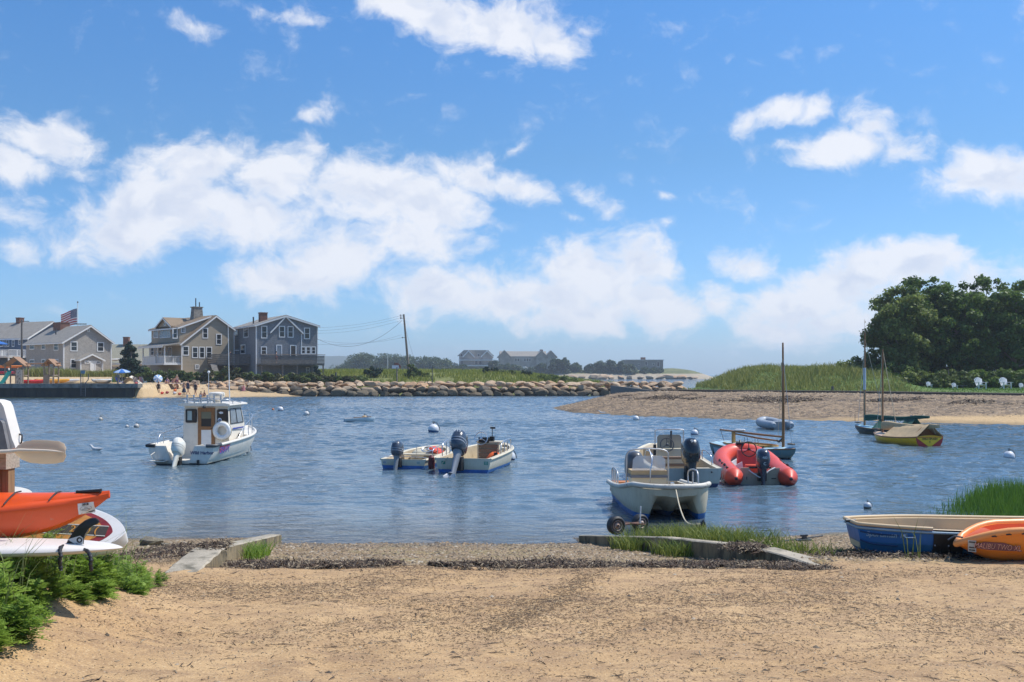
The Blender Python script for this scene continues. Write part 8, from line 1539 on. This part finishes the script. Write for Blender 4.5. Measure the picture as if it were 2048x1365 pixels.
def pebbles(P, s, rng):
    n = len(P); sc_ = s * (.4 + 1.2*rng.random(n) ** 2.5); B = np.array([(1, 0, 0), (.3, .95, 0), (-.8, .6, 0), (-.8, -.6, 0), (.3, -.95, 0), (0, 0, .75), (0, 0, -.5)]); a = rng.random(n)*6.3; ca, sa = np.cos(a), np.sin(a); st = .7 + .6*rng.random((n, 2))
    X = B[None, :, 0]*st[:, :1]; Yy = B[None, :, 1]*st[:, 1:]; V = np.stack([(X*ca[:, None] - Yy*sa[:, None]), (X*sa[:, None] + Yy*ca[:, None]), np.repeat(B[None, :, 2], n, 0) * (.7 + .5*rng.random((n, 1)))], -1) * sc_[:, None, None] + P[:, None, :]
    f = np.array([[0, 1, 5], [1, 2, 5], [2, 3, 5], [3, 4, 5], [4, 0, 5]]); return V.reshape(-1, 3), (np.arange(n)[:, None, None]*7 + f[None]).reshape(-1, 3), np.repeat(rng.random(n), 7)
n = 26000; x = RNG.uniform(-5.5, 9, n); y = 11.9 + 6.2*RNG.random(n); k = fbm(x*.9, y*.9) > -.12; P = np.stack([x, y, gz(x, y)], 1)[k]; P = P[P[:, 2] > -.06]; stuff('pebbles', *pebbles(P, .021, RNG), pm_)
n = 300; x = RNG.uniform(-4, 6.5, n); y = RNG.uniform(5.8, 12, n); stuff('pebbles', *pebbles(np.stack([x, y, gz(x, y)], 1), .018, RNG), pm_)
n = 24000; y = 5.7 + 6*RNG.random(n)**1.3; x = (RNG.random(n)*2 - 1) * (y*.55 + .3); P = np.stack([x, y, gz(x, y)], 1)[x > -3.6]; stuff('pebbles', *pebbles(P, .0055, RNG), pm_)
n = 30000; x = RNG.uniform(4, 50, n); y = RNG.uniform(56, 95, n); z = spit_h(x, y); k = (z > np.interp(x, [14, 44], [.02, .5]) + .05) & (y < wall_y(x)); stuff('pebbles', *pebbles(np.stack([x, y, z], 1)[k], .06, RNG), pm_)
n = 9000; u = RNG.random(n); x = 8 + 34*u; z0 = 1.05 + RNG.normal(size=n)*.05; yv = np.interp(x, SX, SYf) + 11.6 + RNG.normal(size=n)*.8; P = np.stack([x, yv + 1.2*fbm(x*.2, x*0), spit_h(x, yv) + .03], 1); P = P[yv < wall_y(x) - .4]; stuff('seaweed_wrack', *twigs(P[fbm(P[:, 0]*.25, P[:, 1]*.6) > .06], .4, .03, RNG, .3), m_)
# ---------------------------------------------------------------- air between the camera and the far shore
hzm = bpy.data.materials.new('sea_air'); hzm.use_nodes = True; t = NT(hzm.node_tree); t.n.clear()
pv = t.add('ShaderNodeVolumePrincipled', {'Color': (.82, .9, 1.0, 1), 'Density': .00034, 'Anisotropy': .2}); t.l.new(pv.outputs[0], t.add('ShaderNodeOutputMaterial').inputs[1])
mb = MB(); mb.box(-1300, 700, -60, 3000, -3.6, 70); tag(mb.build('haze', hzm), kind='stuff')
